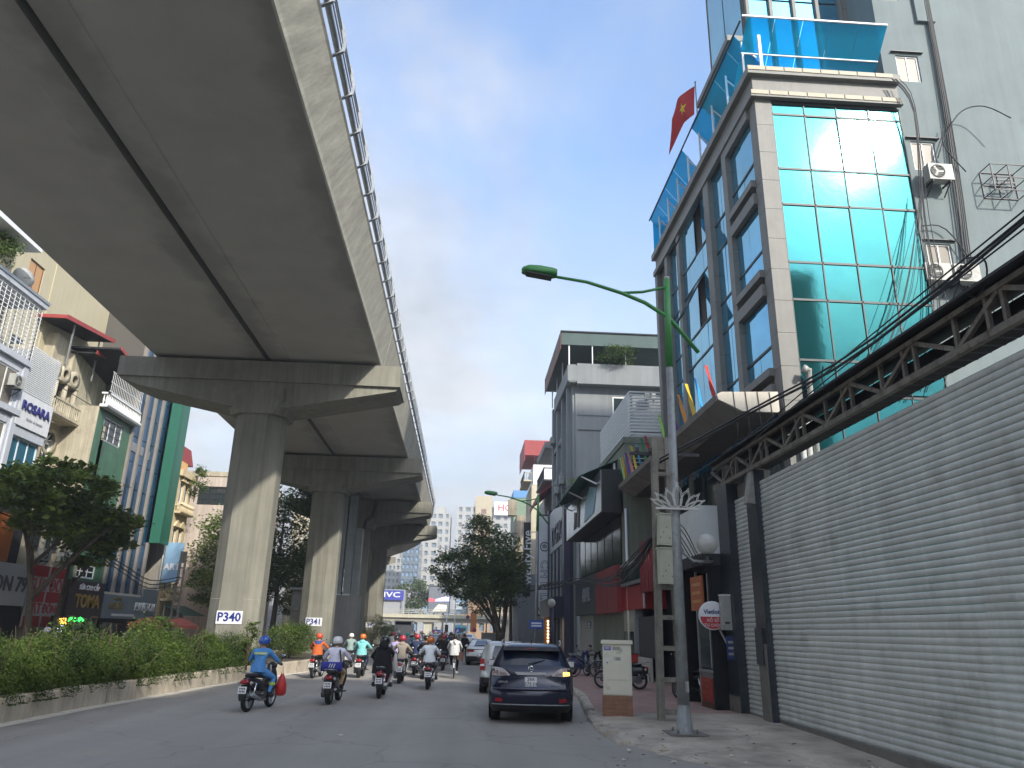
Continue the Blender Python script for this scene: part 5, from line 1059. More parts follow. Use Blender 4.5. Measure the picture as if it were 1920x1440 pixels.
LEDO = M('led_orange', (1,.4,.06), .5, emit=2.2); LEDW = M('led_white', (.55,.65,1), .5, emit=1.8)
text('TOMA', .45, LEDO, bx, (.65,-.165,.76), ext=.004, bold=.008); text('Ch h', .32, LEDW, bx, (.65,-.165,.3), ext=.004)
for a, b in (((-.08,.0),(1.38,.04)),((-.08,.52),(1.38,.55)),((-.08,.0),(-.05,.55)),((1.35,.0),(1.38,.55))): MB().box((a[0],-.162,a[1]),(b[0],-.152,b[1]),LEDW).build('led_border', bx)
q = E('red_service_sign', 'tall red and white service sign behind the almond trees', 'sign', (-22.6,41.2,1.6), LZ); PW = M('panel_offwhite', (.42,.42,.4), .5)
MB().box((0,-.1,0),(3.4,0,3.1),PW).build('board', q)
for z in (.0,1.25,2.55): 
    for x in (0,1.75): MB().box((x,-.13,z),(x+1.5,-.101,z+.55),M('sign_red2', (.35,.02,.02), .5)).build('red_panel', q)
for (t_, x, z, s_) in (('CẮT',.75,.9,.75),('ĐỒNG',2.5,.9,.6),('SỬA',.75,2.1,.85),('ĐỒ',2.5,2.1,.85)): text(t_, s_, SR, q, (x,-.115,z), ext=.01, bold=.015)
q = E('white_fascia_sign', 'grey-white shop fascia with big dark letters at the left edge', 'sign', (-22.7,33.8,2.6), LZ)
b_ = MB().box((0,-.2,0),(7.2,0,2.0),M('fascia_white', (.42,.43,.43), .5, var=.1, vs=1)).build('board', q); text('SAIGON 79', 1.0, M('letter_charcoal', (.08,.08,.09), .5), b_, (4.6,-.22,1.0), ext=.02, bold=.02)
MB().box((-3,.0,-2.6),(7.4,.1,0),DARKVOID).build('shopfront', q); MB().box((2.6,-.05,2.05),(5.2,.1,4.3),M('orange_board', (.35,.1,.02), .5)).build('orange_panel', q)
q = E('grey_upper_front', 'grey shop house front with grilles and air conditioners behind the almond trees', 'building', (-23.1,40.3,0), LZ); MB().box((0,.0,0),(5.2,2,8.5),OLDC).build('wall', q)
for x in (.8,2.6): window(q, x+.5, 5.6, 1.3, 1.6, -.02, 2, 1, STEEL, DG, bars=6)
aircon((-22.7,42.3,5.0), LZ, 'left air conditioner behind the almond trees'); aircon((-22.7,44.4,5.1), LZ, 'right air conditioner behind the almond trees')
# orange house : local x = Y - 58
o = lhouse('ochre_house', 'narrow ochre house with ornate cream windows and a red roof pavilion', -22.6, 58.3)
OCH = M('ochre_render', (.62,.38,.16), .85, var=.1, vs=.8, streak=.1); ORN = M('ornate_cream', (.58,.48,.3), .8, var=.12, vs=2, streak=.15); PARTY = M('grey_party_wall', (.34,.32,.28), .9, var=.2, vs=.7, streak=.3)
op = [(.9+c*1.1, z, 1.7+c*1.1, z+2.1) for z in (3.9,6.9,10.4) for c in range(2)]
m = MB(); m.wall(0,3.4,0,13.4,op,ORN,0,.25); m.box((0,.25,0),(3.4,.6,13.4),ORN); m.box((-.02,.0,0),(-.001,2.2,14.2),PARTY); m.box((0,.6,0),(3.4,7,14.4),OCH); m.build('wall', o)
for a,b,c,d in op:
    window(o,(a+c)/2,b,c-a,d-b,.18,2,1); MB().prism([(a-.15,d+.05),(c+.15,d+.05),((a+c)/2,d+.6)], -.15, -.002, ORN).build('pediment', o)
for z in (3.7,6.7,10.2): balcony(o, .5, 3.2, z, .5, ORN, .5)
MB().box((.3,-.3,12.9),(3.5,.1,13.4),ORN).build('cornice', o)
# near side of the house: ochre with balconies (faces the camera)
sd_ = MB(); sd_.box((-.06,2.2,0),(-.001,7,14.4),OCH); sd_.build('side_wall', o)
for z in (5.6,8.8,11.8):
    b_ = MB().box((-1.1,2.6,z-.3),(-.06,6.5,z),OCH).box((-1.1,2.6,z),(-1.0,6.5,z+.9),OCH).build('balcony', o); rl = MB()
    for k in range(11): rl.box((-1.16,2.7+k*.36,z+.1),(-1.1,2.82+k*.36,z+.8),ORN)
    rl.build('baluster_row', b_)
for z in (6.0,9.2): MB().box((-.1,3,z),(-.06,5.4,z+1.9),DG).build('side_window', o)
MB().prism([(-.8,14.4),(4.6,14.4),(3.6,15.6),(.8,15.6)], .6, 6, REDR).box((1.1,1.4,15.6),(2.8,3.6,16.4),REDR).build('roof', o)
MB().tube([(-.1,.05,2),(-.1,.05,13.4)], .06, WHITE, 6).build('drain_pipe', o)
MB().tube([(2,2.4,16.4),(2,2.4,17.8)], .02, STEEL, 5).build('aerial', o)
shrub('hanging green creeper spilling over the ochre house roof corner', (-22.2,61.4,11.3), .9, 3.0, 1400, lz=.16, grp=None, nm='creeper')
q = E('blue_blade_sign', 'pale blue blade sign with white letters on the ochre house', 'sign', (-22.5,58.2,4.8)); b_ = MB().box((.0,-.06,0),(1.3,.0,2.9),M('blade_blue', (.25,.42,.6), .4)).build('board', q); text('ART', .62, PLATE, b_, (.65,-.075,1.1), ext=.01, bold=.02)
aircon((-24.2,57.9,4.2), 0, 'air conditioner on the ochre house under its balcony')
# plain pinkish house end
o = E('plain_house', 'plain pinkish house end with a single barred window near its top', 'building', (-24.5,65.5,0)); PINK = M('pink_grey_render', (.5,.43,.37), .9, var=.1, vs=.5, streak=.2)
m = MB(); m.wall(0,6,0,14.5,[(1.1,11.7,3.6,13.3)],PINK,0,.2); m.box((0,.2,0),(6,9,14.5),PINK); m.build('wall', o); window(o, 2.35, 11.7, 2.5, 1.6, .1, 2, 1, IRON, DG, bars=9); MB().box((-.1,-.08,14.2),(6.1,.3,14.6),OLDC).build('parapet', o)
for i, (y, h, w, c) in enumerate(((76,15,11,CREAM),(88,17,12,LGREY),(101,13,14,OLDC),(116,20,16,CREAM))):
    o = lhouse('row_house', ['cream row house behind the trees on the left','blue-grey row house behind the trees on the left','stained low row house behind the trees on the left','tall cream row house farthest along the left'][i], -23, y); facade(o, w, h, 4, 3, c)
# pavement things on the left
lattice((-19.8,54.5,.14), 'lattice power pole on the left pavement before the ochre house', 6.6, 1.0, .3)
wires('street_cables', 'thick cable bundle crossing from the left power pole toward the almond trees', [[(-19.8,54.4,5.0-.2*k),(-20.0,50,4.5-.25*k),(-19.9,45,5.2-.2*k),(-20,39,5.9),(-20.2,30,6.5)] for k in range(3)], .03)
q = E('awning_stall', 'small green awning stall with meters on its wall beside the watch shop', 'stall', (-22.2,59.0,0), LZ); MB().prism([(-1.6,2.5),(0,3.2),(0,3.25),(-1.6,2.55)], -.3, 4.2, GRN, 'X').build('awning', q); MB().box((0,0,0),(4,.1,3.2),M('stall_wall', (.35,.36,.33), .8, var=.2, vs=2)).build('wall', q)
for k in range(5): MB().box((.2+(k % 3)*.55,-.12,1.35+.6*(k//3)),(.65+(k % 3)*.55,0,1.85+.6*(k//3)),AC_GREY).cyl((.42+(k % 3)*.55,-.14,1.6+.6*(k//3)),.13,.02,PLATE,12,axis='Y').build('meter', q)
for i, (x, y) in enumerate(((-19.0,48.5),(-18.6,52.2))):
    q = E('parasol', ['nearer faded red street parasol behind the hedge','farther faded red street parasol beside the left power pole'][i], 'parasol', (x,y,0), 0, 'red street parasols'); PR = M('parasol_red', (.5,.13,.09), .8)
    MB().lathe([(.001,2.3),(.6,2.15),(1.25,1.8),(1.3,1.62),(1.28,1.62),(1.2,1.78),(.001,2.26)], PR, 10, smooth=False).build('canopy', q); MB().tube([(0,0,0),(0,0,2.3)], .025, STEEL, 6).build('pole', q)
# ================================================================ FAR END
FB = M('footbridge_cream', (.5,.47,.36), .8, var=.08, vs=.6, streak=.15); FBD = M('footbridge_soffit', (.28,.26,.23), .85)
o = E('footbridge', 'cream concrete footbridge across the road in the distance', 'footbridge', (0,150,0))
MB().box((-42,-1.6,3.9),(14,1.6,4.55),FB).build('deck', o); MB().box((-42,-1.2,3.15),(14,1.2,3.9),FBD).build('girder', o)
for x in (-6.85,-24,-40,8.5): MB().box((x-.75,-.8,0),(x+.75,.8,3.15),FB).build('pier', o)
rl = MB()
for z in (4.85,5.15,5.45): rl.box((-42,-1.55,z),(14,-1.5,z+.06),AC_GREY).box((-42,1.5,z),(14,1.55,z+.06),AC_GREY)
rl.build('railing', o); pm = MB().box((-.05,-1.57,4.55),(.05,-1.49,5.5),AC_GREY).mesh('rail_post')
for k in range(38): inst('rail_post', pm, o, (-42+k*1.5,0,0))
def tower(label, x, y, w, d, h, wm, cols, floors, gm, style=0, sign=None, name='apartment_tower', fmz=.55, rz=0):
    o = E(name, label, 'tower', (x,y,0), rz, None); fh = h/floors
    op = []
    for f in range(floors):
        for c in range(cols):
            cx = w*(c+.5)/cols; ww = w/cols*(.62 if (c+style) % 3 else .42); op.append((cx-ww/2, f*fh+fh*.3, cx+ww/2, f*fh+fh*(.3+fmz)))
    m = MB(); m.wall(0,w,0,h,op,wm,0,.7); m.box((0,.7,0),(w,d,h),wm); m.box((w*.25,d*.2,h),(w*.7,d*.8,h+3.5),wm); m.build('wall', o)
    for i, (a,b,c,e) in enumerate(op): 
        key = (round(c-a,2), round(e-b,2), gm.name); 
        if key not in TW: TW[key] = MB().box((0,0,0),(c-a,.05,e-b),gm).mesh('window')
        inst('window', TW[key], o, (a,.5,b))
    sp_ = MB()
    for f in range(floors):
        for k in range(max(2, int(d/4.5))): sp_.box((-.05,2+k*4.5,f*fh+1),(-.001,4+k*4.5,f*fh+fh*.8),gm)
    sp_.build('side_windows', o, kind='stuff'); return o
TW = {}
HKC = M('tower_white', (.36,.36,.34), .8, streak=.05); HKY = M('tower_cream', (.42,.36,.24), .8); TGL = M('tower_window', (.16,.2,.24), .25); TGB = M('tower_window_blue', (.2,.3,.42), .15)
o = tower('pale apartment tower with red roof lettering above the trees', -5, 330, 30, 26, 54, HKC, 9, 16, TGL)
MB().box((8.2,-1.2,0),(15.5,0,58.5),HKY).build('stair_shaft', o)
for f in range(15): MB().box((10.8,-1.25,3+f*3.4),(13,-1.2,5.2+f*3.4),M('shaft_window', (.2,.1,.07), .4)).build('window', o)
b_ = MB().box((16.5,-1.4,50.3),(36,-1.0,56.2),PLATE).build('sign_board', o); text('HONG KONG', 4.2, SR, b_, (18,-1.45,53.4), ext=.05, bold=.03, align='LEFT')
tower('slim pale apartment tower left of the lettered tower, close to the viaduct', -16.6, 332, 9, 22, 51, HKC, 3, 15, TGL, 1)
tower('lower pale block in front of the slim tower, beside the viaduct curve', -17.5, 300, 6, 20, 38, HKC, 2, 12, TGL, 0)
tower('dark glass office tower beyond the footbridge', -23.5, 280, 6.2, 18, 33, M('glass_tower', (.16,.2,.24), .2, .4), 4, 12, TGB, 1)
tower('white high rise peeking left of the dark glass tower', -33, 310, 8, 18, 29, HKC, 5, 11, TGL, 1)
tower('low bluish block behind the big screen', -2.5, 210, 7, 12, 11.5, M('block_blue', (.36,.42,.46), .7), 3, 3, TGB, 1)
tower('buff office block with tall fins right of the screen', 2.5, 205, 16, 12, 12, HKY, 9, 2, TGL, 1, fmz=.65)
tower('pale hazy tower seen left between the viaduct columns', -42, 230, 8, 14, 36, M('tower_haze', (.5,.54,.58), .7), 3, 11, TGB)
tower('shop building at ground level behind the footbridge', -19, 195, 11, 8, 8.5, M('shop_grey', (.3,.31,.32), .6), 4, 2, TGB, 1)
tower('cream shop with an orange front beyond the road signs', -2.6, 192, 14, 8, 5.5, M('shop_orange', (.3,.2,.12), .7), 5, 1, TGL, 1)
q = E('led_billboard', 'big dark framed video billboard above the footbridge', 'billboard', (-8.1,170,0)); MB().box((0,0,5.2),(4.9,.5,11.0),BLACK).build('frame', q)
MB().box((1.2,.1,0),(1.6,.5,5.2),IRON).box((3.3,.1,0),(3.7,.5,5.2),IRON).build('post', q)
SCR = MB().box((.2,-.03,5.4),(4.7,.0,10.8),M('screen_grey', (.12,.13,.15), .3, emit=.25)).build('screen', q)
MB().prism([(.2,7.6),(1.6,7.7),(1.8,8.1),(.2,8.4)], -.05, -.031, M('screen_red', (.7,.08,.1), .4, emit=.5)).build('picture_shape', SCR); MB().prism([(1.6,7.7),(4.7,7.8),(4.7,8.9),(3.2,8.6),(1.8,8.2)], -.05, -.031, M('screen_violet', (.5,.45,.8), .4, emit=.5)).build('picture_shape', SCR); MB().prism([(.9,5.5),(4.5,5.5),(4.2,7.0),(2.4,7.1)], -.05, -.031, M('screen_beige', (.5,.47,.4), .4, emit=.4)).build('picture_shape', SCR)
q = E('blue_roof_sign', 'wide blue sign with white capital letters partly hidden by a viaduct column', 'sign', (-20.4,165,7.6)); b_ = MB().box((0,0,0),(7.4,.4,2.0),M('sign_violet_blue', (.05,.06,.32), .4)).build('board', q); text('CNVC', 1.5, PLATE, b_, (.2,-.03,1.05), ext=.03, bold=.02, align='LEFT', sx=1.55)
MB().box((0,.1,-7.5),(.3,.4,0),STEEL).box((7,.1,-7.5),(7.3,.4,0),STEEL).build('post', q); MB().box((-.2,.5,-7.5),(7.6,5,2.2),M('white_block', (.3,.31,.32), .7)).build('backing_building', q)
for (x, z, w, h_, c, lb, cat) in ((-4.7,.9,1.3,.95,(.03,.08,.4),'blue direction sign with a white bar in the distance','sign'),(1.0,1.6,.9,2.8,(.45,.17,.05),'orange panel beside the footbridge end','panel')):
    q = E('road_sign', lb, cat, (x,118,0)); MB().box((0,0,z),(w,.06,z+h_),M('rs_%d' % int(x*10), c, .5)).build('plate', q); MB().box((w*.3,.06,0),(w*.3+.1,.16,z+h_*.8),STEEL).build('post', q)
    if w > 1: MB().box((.2,-.01,1.3),(.9,0,1.45),PLATE).box((.62,-.01,1.05),(.72,0,1.7),PLATE).build('print', q)
q = E('crossing_sign', 'blue pedestrian crossing sign with a white triangle', 'sign', (-.9,120,0)); MB().box((-.4,0,1.4),(.4,.05,2.2),M('rs_blue', (.03,.1,.45), .5)).build('plate', q); MB().prism([(-.3,1.5),(.3,1.5),(0,2.05)], -.02, -.001, PLATE).build('triangle', q); MB().box((-.04,.05,0),(.04,.12,2.2),STEEL).build('post', q)
for i, (x, y, z) in enumerate(((.57,120,3.8),(1.55,112,1.9))):
    q = E('no_parking_sign', ['higher round red rimmed sign before the footbridge end','lower round red rimmed sign on the right kerb'][i], 'sign', (x,y,0), 0, 'round prohibition signs'); MB().lathe([(.001,0),(.22,0),(.22,.04),(.001,.04)], NAVY, 18, (0,0,z), 'Y').lathe([(.22,-.01),(.3,-.01),(.3,.04),(.22,.04)], SR, 18, (0,0,z), 'Y').build('disc', q); MB().bar((-.15,-.02,z+.15),(.15,-.02,z-.15),.07,SR).build('slash', q); MB().box((-.04,.04,0),(.04,.1,z+.3),STEEL).build('post', q)
for x, y, h_, lb in ((-2.7,122,5.2,'pale post of the traffic light'),(-1.45,124,7.6,'taller pale lamp post beside the traffic light')):
    q = E('pale_post', lb, 'post', (x,y,0)); MB().tube([(0,0,0),(0,0,h_)], .1, WHITE, 8).build('pole', q)
    if h_ < 6: MB().box((-.25,-.15,1.5),(.3,.1,2.6),BLACK).build('signal_head', q)
# off to the right of the viewpoint the same row of houses goes on; its height keeps the road in shade
for i, (y0, y1, h_) in enumerate(((-7.5,3,22),(-22,-8,24),(-40,-22.5,25),(-66,-41,23))):
    o = E('row_house', ['tall terraced house beside the viewpoint, next after the shutter','second terraced house behind the viewpoint on the right','third terraced house behind the viewpoint on the right','long terraced block farthest behind the viewpoint on the right'][i], 'building', (9.6, y1, 0), RZ); facade(o, y1-y0, h_, 6, 3, [PALE, CREAM, GREY, OLDC][i], depth=10)
# ================================================================ CARS
CG = M('car_glass', (.02,.025,.035), .04, spec=.9, coat=.5)
def carpaint(n, c, me=.3): return M(n, c, .25, me, coat=.8, spec=.5)
def ringpts(z, hw, yr, yf, r, bl):
    P_ = []; x0 = hw-r
    for k in range(9): x = -x0+2*x0*k/8; P_.append((x, yr+bl*(x/hw)**2, z))
    b = bl*(x0/hw)**2
    for k in range(1,4): t = -math.pi/2+math.pi/2*k/4; P_.append((x0+r*math.cos(t), yr+b+r+r*math.sin(t), z))
    for k in range(13): P_.append((hw, yr+b+r+(yf-yr-b-2*r)*k/12, z))
    for k in range(1,4): t = math.pi/2*k/4; P_.append((x0+r*math.cos(t), yf-r+r*math.sin(t), z))
    for k in range(9): P_.append((x0-2*x0*k/8, yf, z))
    for k in range(1,4): t = math.pi/2+math.pi/2*k/4; P_.append((-x0+r*math.cos(t), yf-r+r*math.sin(t), z))
    for k in range(13): P_.append((-hw, yf-r-(yf-yr-b-2*r)*k/12, z))
    for k in range(1,4): t = math.pi+math.pi/2*k/4; P_.append((-x0+r*math.cos(t), yr+b+r+r*math.sin(t), z))
    return P_
WHM = {}
def wheel(par, x, y, r, w=.22, rimm=None):
    k = (r, w)
    if k not in WHM:
        t = MB().lathe([(r*.62,-w/2),(r*.9,-w/2),(r,-w*.36),(r,w*.36),(r*.9,w/2),(r*.62,w/2)], RUBBER, 26, axis='X')
        m = MB().lathe([(.001,-w*.3),(r*.2,-w*.34),(r*.22,-w*.2),(r*.6,-w*.2),(r*.64,-w*.48),(r*.64,w*.48),(r*.6,w*.2),(r*.22,w*.2),(r*.2,w*.34),(.001,w*.3)], rimm or STEEL, 20, axis='X')
        for a in range(5):
            for s_ in (-1,1): m.bar((s_*w*.3,0,0),(s_*w*.34,r*.6*math.cos(a*1.257),r*.6*math.sin(a*1.257)),r*.16,rimm or STEEL,.02)
        WHM[k] = (t.mesh('tyre'), m.mesh('rim'))
    o = inst('wheel', MB().lathe([(.001,-w*.5),(.03,-w*.5),(.03,w*.5),(.001,w*.5)], IRON, 8, axis='X').mesh('wheel') if ('hub',k) not in WHM else WHM[('hub',k)], par, (x,y,r)); WHM[('hub',k)] = o.data
    inst('tyre', WHM[k][0], o); inst('rim', WHM[k][1], o); return o
def car(name, label, loc, rz, lv, belt, top, pm, wr, wy, wx, cat='car', low=2, group=None):
    o = E(name, label, cat, loc, rz, group)
    rings = [ringpts(*l) for l in lv]; m = MB()
    def mf(i, k):
        z = lv[i][0]
        if i < low: return BLACK
        if belt <= z < top and (1 <= k < 7 or 13 <= k < 23 or 28 <= k < 34 or 41 <= k < 51): 
            if k in (17,18,45,46) : return BLACK if k in (17,46) else CG
            return CG
        return pm
    m.loft(rings, pm, True, True, True, mf); m.build('body', o)
    for sx in (-1,1):
        for yy in wy:
            wheel(o, sx*wx, yy, wr)
            hw = max(l[1] for l in lv); MB().lathe([(.001,0),(wr*1.12,0),(wr*1.13,sx*.008),(.001,sx*.008)], BLACK, 24, (sx*(hw-.012),yy,wr*1.16), 'X').build('wheel_arch', o)
    return o
NAVYP = carpaint('suv_navy_paint', (.006,.01,.03))
lv = [(.24,.84,-2.2,2.2,.25,.1),(.34,.9,-2.3,2.3,.25,.12),(.42,.935,-2.36,2.34,.28,.14),(.6,.945,-2.38,2.37,.3,.15),(.74,.945,-2.35,2.37,.3,.15),(.78,.94,-2.27,2.36,.28,.13),(.96,.935,-2.26,2.3,.28,.13),(1.06,.92,-2.22,2.1,.27,.12),(1.17,.885,-2.14,1.15,.25,.1),(1.2,.87,-2.1,1.05,.24,.1),(1.35,.80,-1.94,.7,.22,.09),(1.5,.725,-1.74,.3,.2,.08),(1.57,.69,-1.66,.12,.2,.07),(1.63,.6,-1.52,-.1,.2,.05),(1.655,.4,-1.2,-.35,.15,.03)]
SV = car('parked_suv', 'dark navy sport utility car seen from behind at the right kerb, right indicator lit', (1.72,19.75,0), R(-5), lv, 1.19, 1.5, NAVYP, .37, (-1.36,1.38), .81)
LAMPC = M('clear_tail_lamp', (.42,.38,.37), .15, coat=.8); AMB = M('lit_indicator', (1,.5,.06), .3, emit=2.5); REDL = M('red_lens', (.3,.01,.015), .2, coat=.6); REDON = M('red_lens_lit', (.9,.03,.03), .3, emit=1.2)
def arcp(x, z, off=.0, zref=None):  # point on the SUV tail surface
    for a, b in zip(lv, lv[1:]):
        if a[0] <= z <= b[0]:
            t = (z-a[0])/(b[0]-a[0]); yr = a[2]+(b[2]-a[2])*t; bl = a[5]+(b[5]-a[5])*t; hw = a[1]+(b[1]-a[1])*t; r = .28
            y = yr+bl*(x/hw)**2
            if abs(x) > hw-r: y = yr+bl*((hw-r)/hw)**2 + r-math.sqrt(max(0,r*r-(abs(x)-hw+r)**2))
            return (x, y-off, z)
def patch(poly, m, n=4, off=.012):
    q = MB(); q.add([arcp(x,z,off) for x,z in poly], [tuple(range(len(poly)))], m); q.add([arcp(x,z,-.02) for x,z in poly], [tuple(range(len(poly)))], m)
    k = len(poly); o_ = len(q.v)-2*k
    for i in range(k): q.f.append((o_+i,o_+(i+1)%k,o_+k+(i+1)%k,o_+k+i)); q.mi.append(0); q.sm.append(False)
    return q
for sx in (-1,1):
    q = MB()
    cols = [.46,.52,.58,.64,.7,.76,.82,.87]
    up = [1.0,1.05,1.1,1.13,1.145,1.15,1.15,1.14]; dn = [.985,.98,.98,.975,.975,.975,.98,.99]
    vs = [arcp(sx*x,z,.014) for x,z in zip(cols,up)]+[arcp(sx*x,z,.014) for x,z in zip(cols,dn)]
    for i in range(7): q.add([vs[i],vs[i+1],vs[8+i+1],vs[8+i]],[(0,1,2,3)], LAMPC)
    t = q.build('tail_light', SV)
    q = MB(); q.add([arcp(sx*x,z,.018) for x,z in ((.72,1.06),(.8,1.07),(.86,1.06),(.86,1.0),(.8,.99),(.72,.99))],[tuple(range(6))], AMB if sx > 0 else M('dim_indicator', (.2,.13,.12), .2)); q.build('indicator', t)
    q = MB(); q.add([arcp(sx*x,z,.018) for x,z in ((.56,1.04),(.7,1.06),(.7,.99),(.52,.99))],[(0,1,2,3)], M('lens_inner', (.25,.2,.2), .15)); q.build('lens', t)
    q = MB(); q.add([arcp(sx*x,z,.012) for x,z in ((.62,.52),(.72,.53),(.78,.53),(.78,.46),(.68,.45),(.62,.46))],[tuple(range(6))], REDL); q.build('reflector', SV)
    MB().tube([(sx*.66,-1.45,1.6),(sx*.69,-1.3,1.68),(sx*.7,-.3,1.7),(sx*.69,.15,1.63)], .022, STEEL, 7).build('roof_rail', SV)
    m = MB(); m.sphere((sx*1.02,.95,1.12),.15,NAVYP,12,8,(.8,.5,.62)); m.bar((sx*.85,.95,1.08),(sx*.95,.95,1.08),.06,BLACK); mm_ = m.build('side_mirror', SV); MB().cbox((sx*1.02,.872,1.12),(.19,.01,.13),CHROME).build('mirror_glass', mm_)
q = MB(); q.prism([(-.36,.0),(.36,.0),(.33,-.06),(-.3,-.06)], -.035, .02, CHROME); q.build('chrome_strip', SV, (0,-2.24,1.06))
em = MB().lathe([(.05,-.01),(.065,-.01),(.065,.01),(.05,.01),(.05,-.01)], CHROME, 20, (0,-2.225,1.13), 'Y'); em.bar((-.01,-2.235,1.165),(-.025,-2.235,1.115),.014,CHROME).bar((-.025,-2.235,1.115),(.045,-2.235,1.115),.014,CHROME); em.build('emblem', SV)
def plate(par, loc, w, h, lines, size, rx=0, blur=False):
    p_ = MB().box((-w/2,-.006,0),(w/2,.004,h),PLATE).build('number_plate', par, loc, (rx,0,0))
    n = len(lines)
    for i, t in enumerate(lines):
        if blur:
            for k in range(4): MB().box((-w*.36+k*w*.19,-.0085,h*(.58-.42*i)),(-w*.24+k*w*.19,-.0062,h*(.86-.42*i)),BLACK).build('print', p_)
        else: text(t, size, BLACK, p_, (0,-.009,h*(1-(i+.5)/n)), ext=.001, bold=.001)
    return p_
plate(SV, (0,-2.285,.76), .26, .2, ['29A','573.33'], .1)
text('LEXUS', .055, CHROME, SV, (-.62,-2.215,.85), ext=.003, bold=.001, sx=1.4, rot=(math.pi/2,0,R(-6))); text('RX 350', .05, CHROME, SV, (.55,-2.265,.83), ext=.003, sx=1.3, rot=(math.pi/2,0,R(5)))
q = MB(); q.prism([(-.66,1.5),(.66,1.5),(.6,1.585),(-.6,1.585)], -1.92, -1.6, NAVYP); q.build('spoiler', SV); MB().box((-.14,-1.925,1.545),(.14,-1.92,1.56),REDL).build('brake_light', SV)
q = MB(); vs = [arcp(x,.72,.03) for x in np.linspace(-.82,.82,15)]; q.tube([(-.84,-2.02,.8)]+vs+[(.84,-2.02,.8)], .022, M('bumper_edge', (.05,.055,.09), .2, .4, coat=.8), 6); q.build('bumper_lip', SV)
q = MB(); q.tube([arcp(x,.4,.012) for x in np.linspace(-.85,.85,15)], .012, STEEL, 5); q.build('trim_strip', SV)
MB().bar((-.05,-2.12,1.22),(.3,-1.98,1.3),.02,BLACK).build('wiper', SV); MB().prism([(-1.35,1.655),(-1.2,1.655),(-1.33,1.72)], -.015, .015, BLACK, 'X').build('antenna', SV)
# silver people carrier
SILV = carpaint('silver_paint', (.48,.5,.5), .5)
lvm = [(.22,.74,-2.0,2.0,.2,.06),(.32,.8,-2.1,2.1,.22,.08),(.5,.84,-2.15,2.14,.24,.1),(.62,.845,-2.12,2.13,.24,.1),(.9,.84,-2.06,1.9,.24,.08),(1.02,.82,-2.02,1.5,.22,.08),(1.25,.77,-1.93,1.0,.2,.08),(1.45,.69,-1.82,.5,.2,.07),(1.52,.65,-1.76,.35,.2,.06),(1.58,.5,-1.55,.1,.18,.04)]
MV = car('parked_people_carrier', 'silver people carrier parked just ahead of the navy car', (1.5,27.3,0), R(-3), lvm, 1.02, 1.45, SILV, .31, (-1.28,1.3), .72)
for sx in (-1,1):
    MB().box((sx*.68,-2.1,.72),(sx*.83,-1.92,1.06),REDL).box((sx*.69,-2.11,.84),(sx*.82,-2.1,.9),PLATE).build('tail_light', MV); MB().sphere((sx*.95,.75,1.05),.12,SILV,10,6,(.8,.5,.6)).build('side_mirror', MV)
plate(MV, (0,-2.12,.78), .34, .16, ['',''], .05, blur=True); MB().box((-.4,-2.13,.98),(.4,-2.05,1.0),STEEL).build('trim_strip', MV); MB().box((-.7,-2.16,.36),(.7,-2.1,.46),BLACK).build('bumper_insert', MV)
WHP = carpaint('pearl_white_paint', (.72,.73,.72), .05)
lvs = [(.2,.78,-2.1,2.1,.2,.06),(.3,.86,-2.25,2.25,.24,.1),(.5,.89,-2.32,2.3,.26,.12),(.7,.89,-2.3,2.3,.26,.12),(.9,.87,-2.22,2.0,.26,.12),(.97,.84,-2.15,1.0,.24,.12),(1.02,.8,-1.5,.85,.22,.1),(1.2,.7,-1.1,.45,.2,.08),(1.36,.6,-.75,.1,.2,.06),(1.42,.45,-.5,-.1,.18,.04)]
def sedan(label, loc, rz, pm, brake=False, group=None):
    c = car('sedan', label, loc, rz, lvs, 1.0, 1.3, pm, .33, (-1.35,1.38), .76, group=group)
    for sx in (-1,1): MB().box((sx*.42,-2.27,.74),(sx*.84,-2.08,.84),REDON if brake else REDL).build('tail_light', c); MB().sphere((sx*.96,.65,1.0),.11,pm,10,6,(.8,.5,.6)).build('side_mirror', c)
    plate(c, (0,-2.325,.52), .34, .15, ['',''], .05, blur=True); MB().box((-.7,-2.34,.3),(.7,-2.28,.4),BLACK).build('bumper_insert', c); MB().box((-.84,-2.24,.84),(.84,-2.12,.88),BLACK).build('tail_strip', c); return c
sedan('pearl white saloon parked farther ahead at the right kerb', (1.15,47.4,0), R(-2), WHP)
REDP = carpaint('taxi_red', (.35,.02,.02), .1); WTX = carpaint('taxi_white', (.6,.6,.6), 0)
sedan('white saloon with glowing red lamps in the crowd of motorbikes', (-4.6,74,0), 0, WTX, True, 'cars in the distant traffic'); sedan('red saloon in the distant traffic right of the white one', (-2.9,86,0), 0, REDP, True, 'cars in the distant traffic')
sedan('grey saloon beyond the median, glimpsed behind the shrubs by the pillars', (-13.6,44,0), R(180), carpaint('grey_saloon', (.2,.25,.27), .3)); sedan('white saloon waiting far ahead on the right', (.7,100,0), 0, WHP)
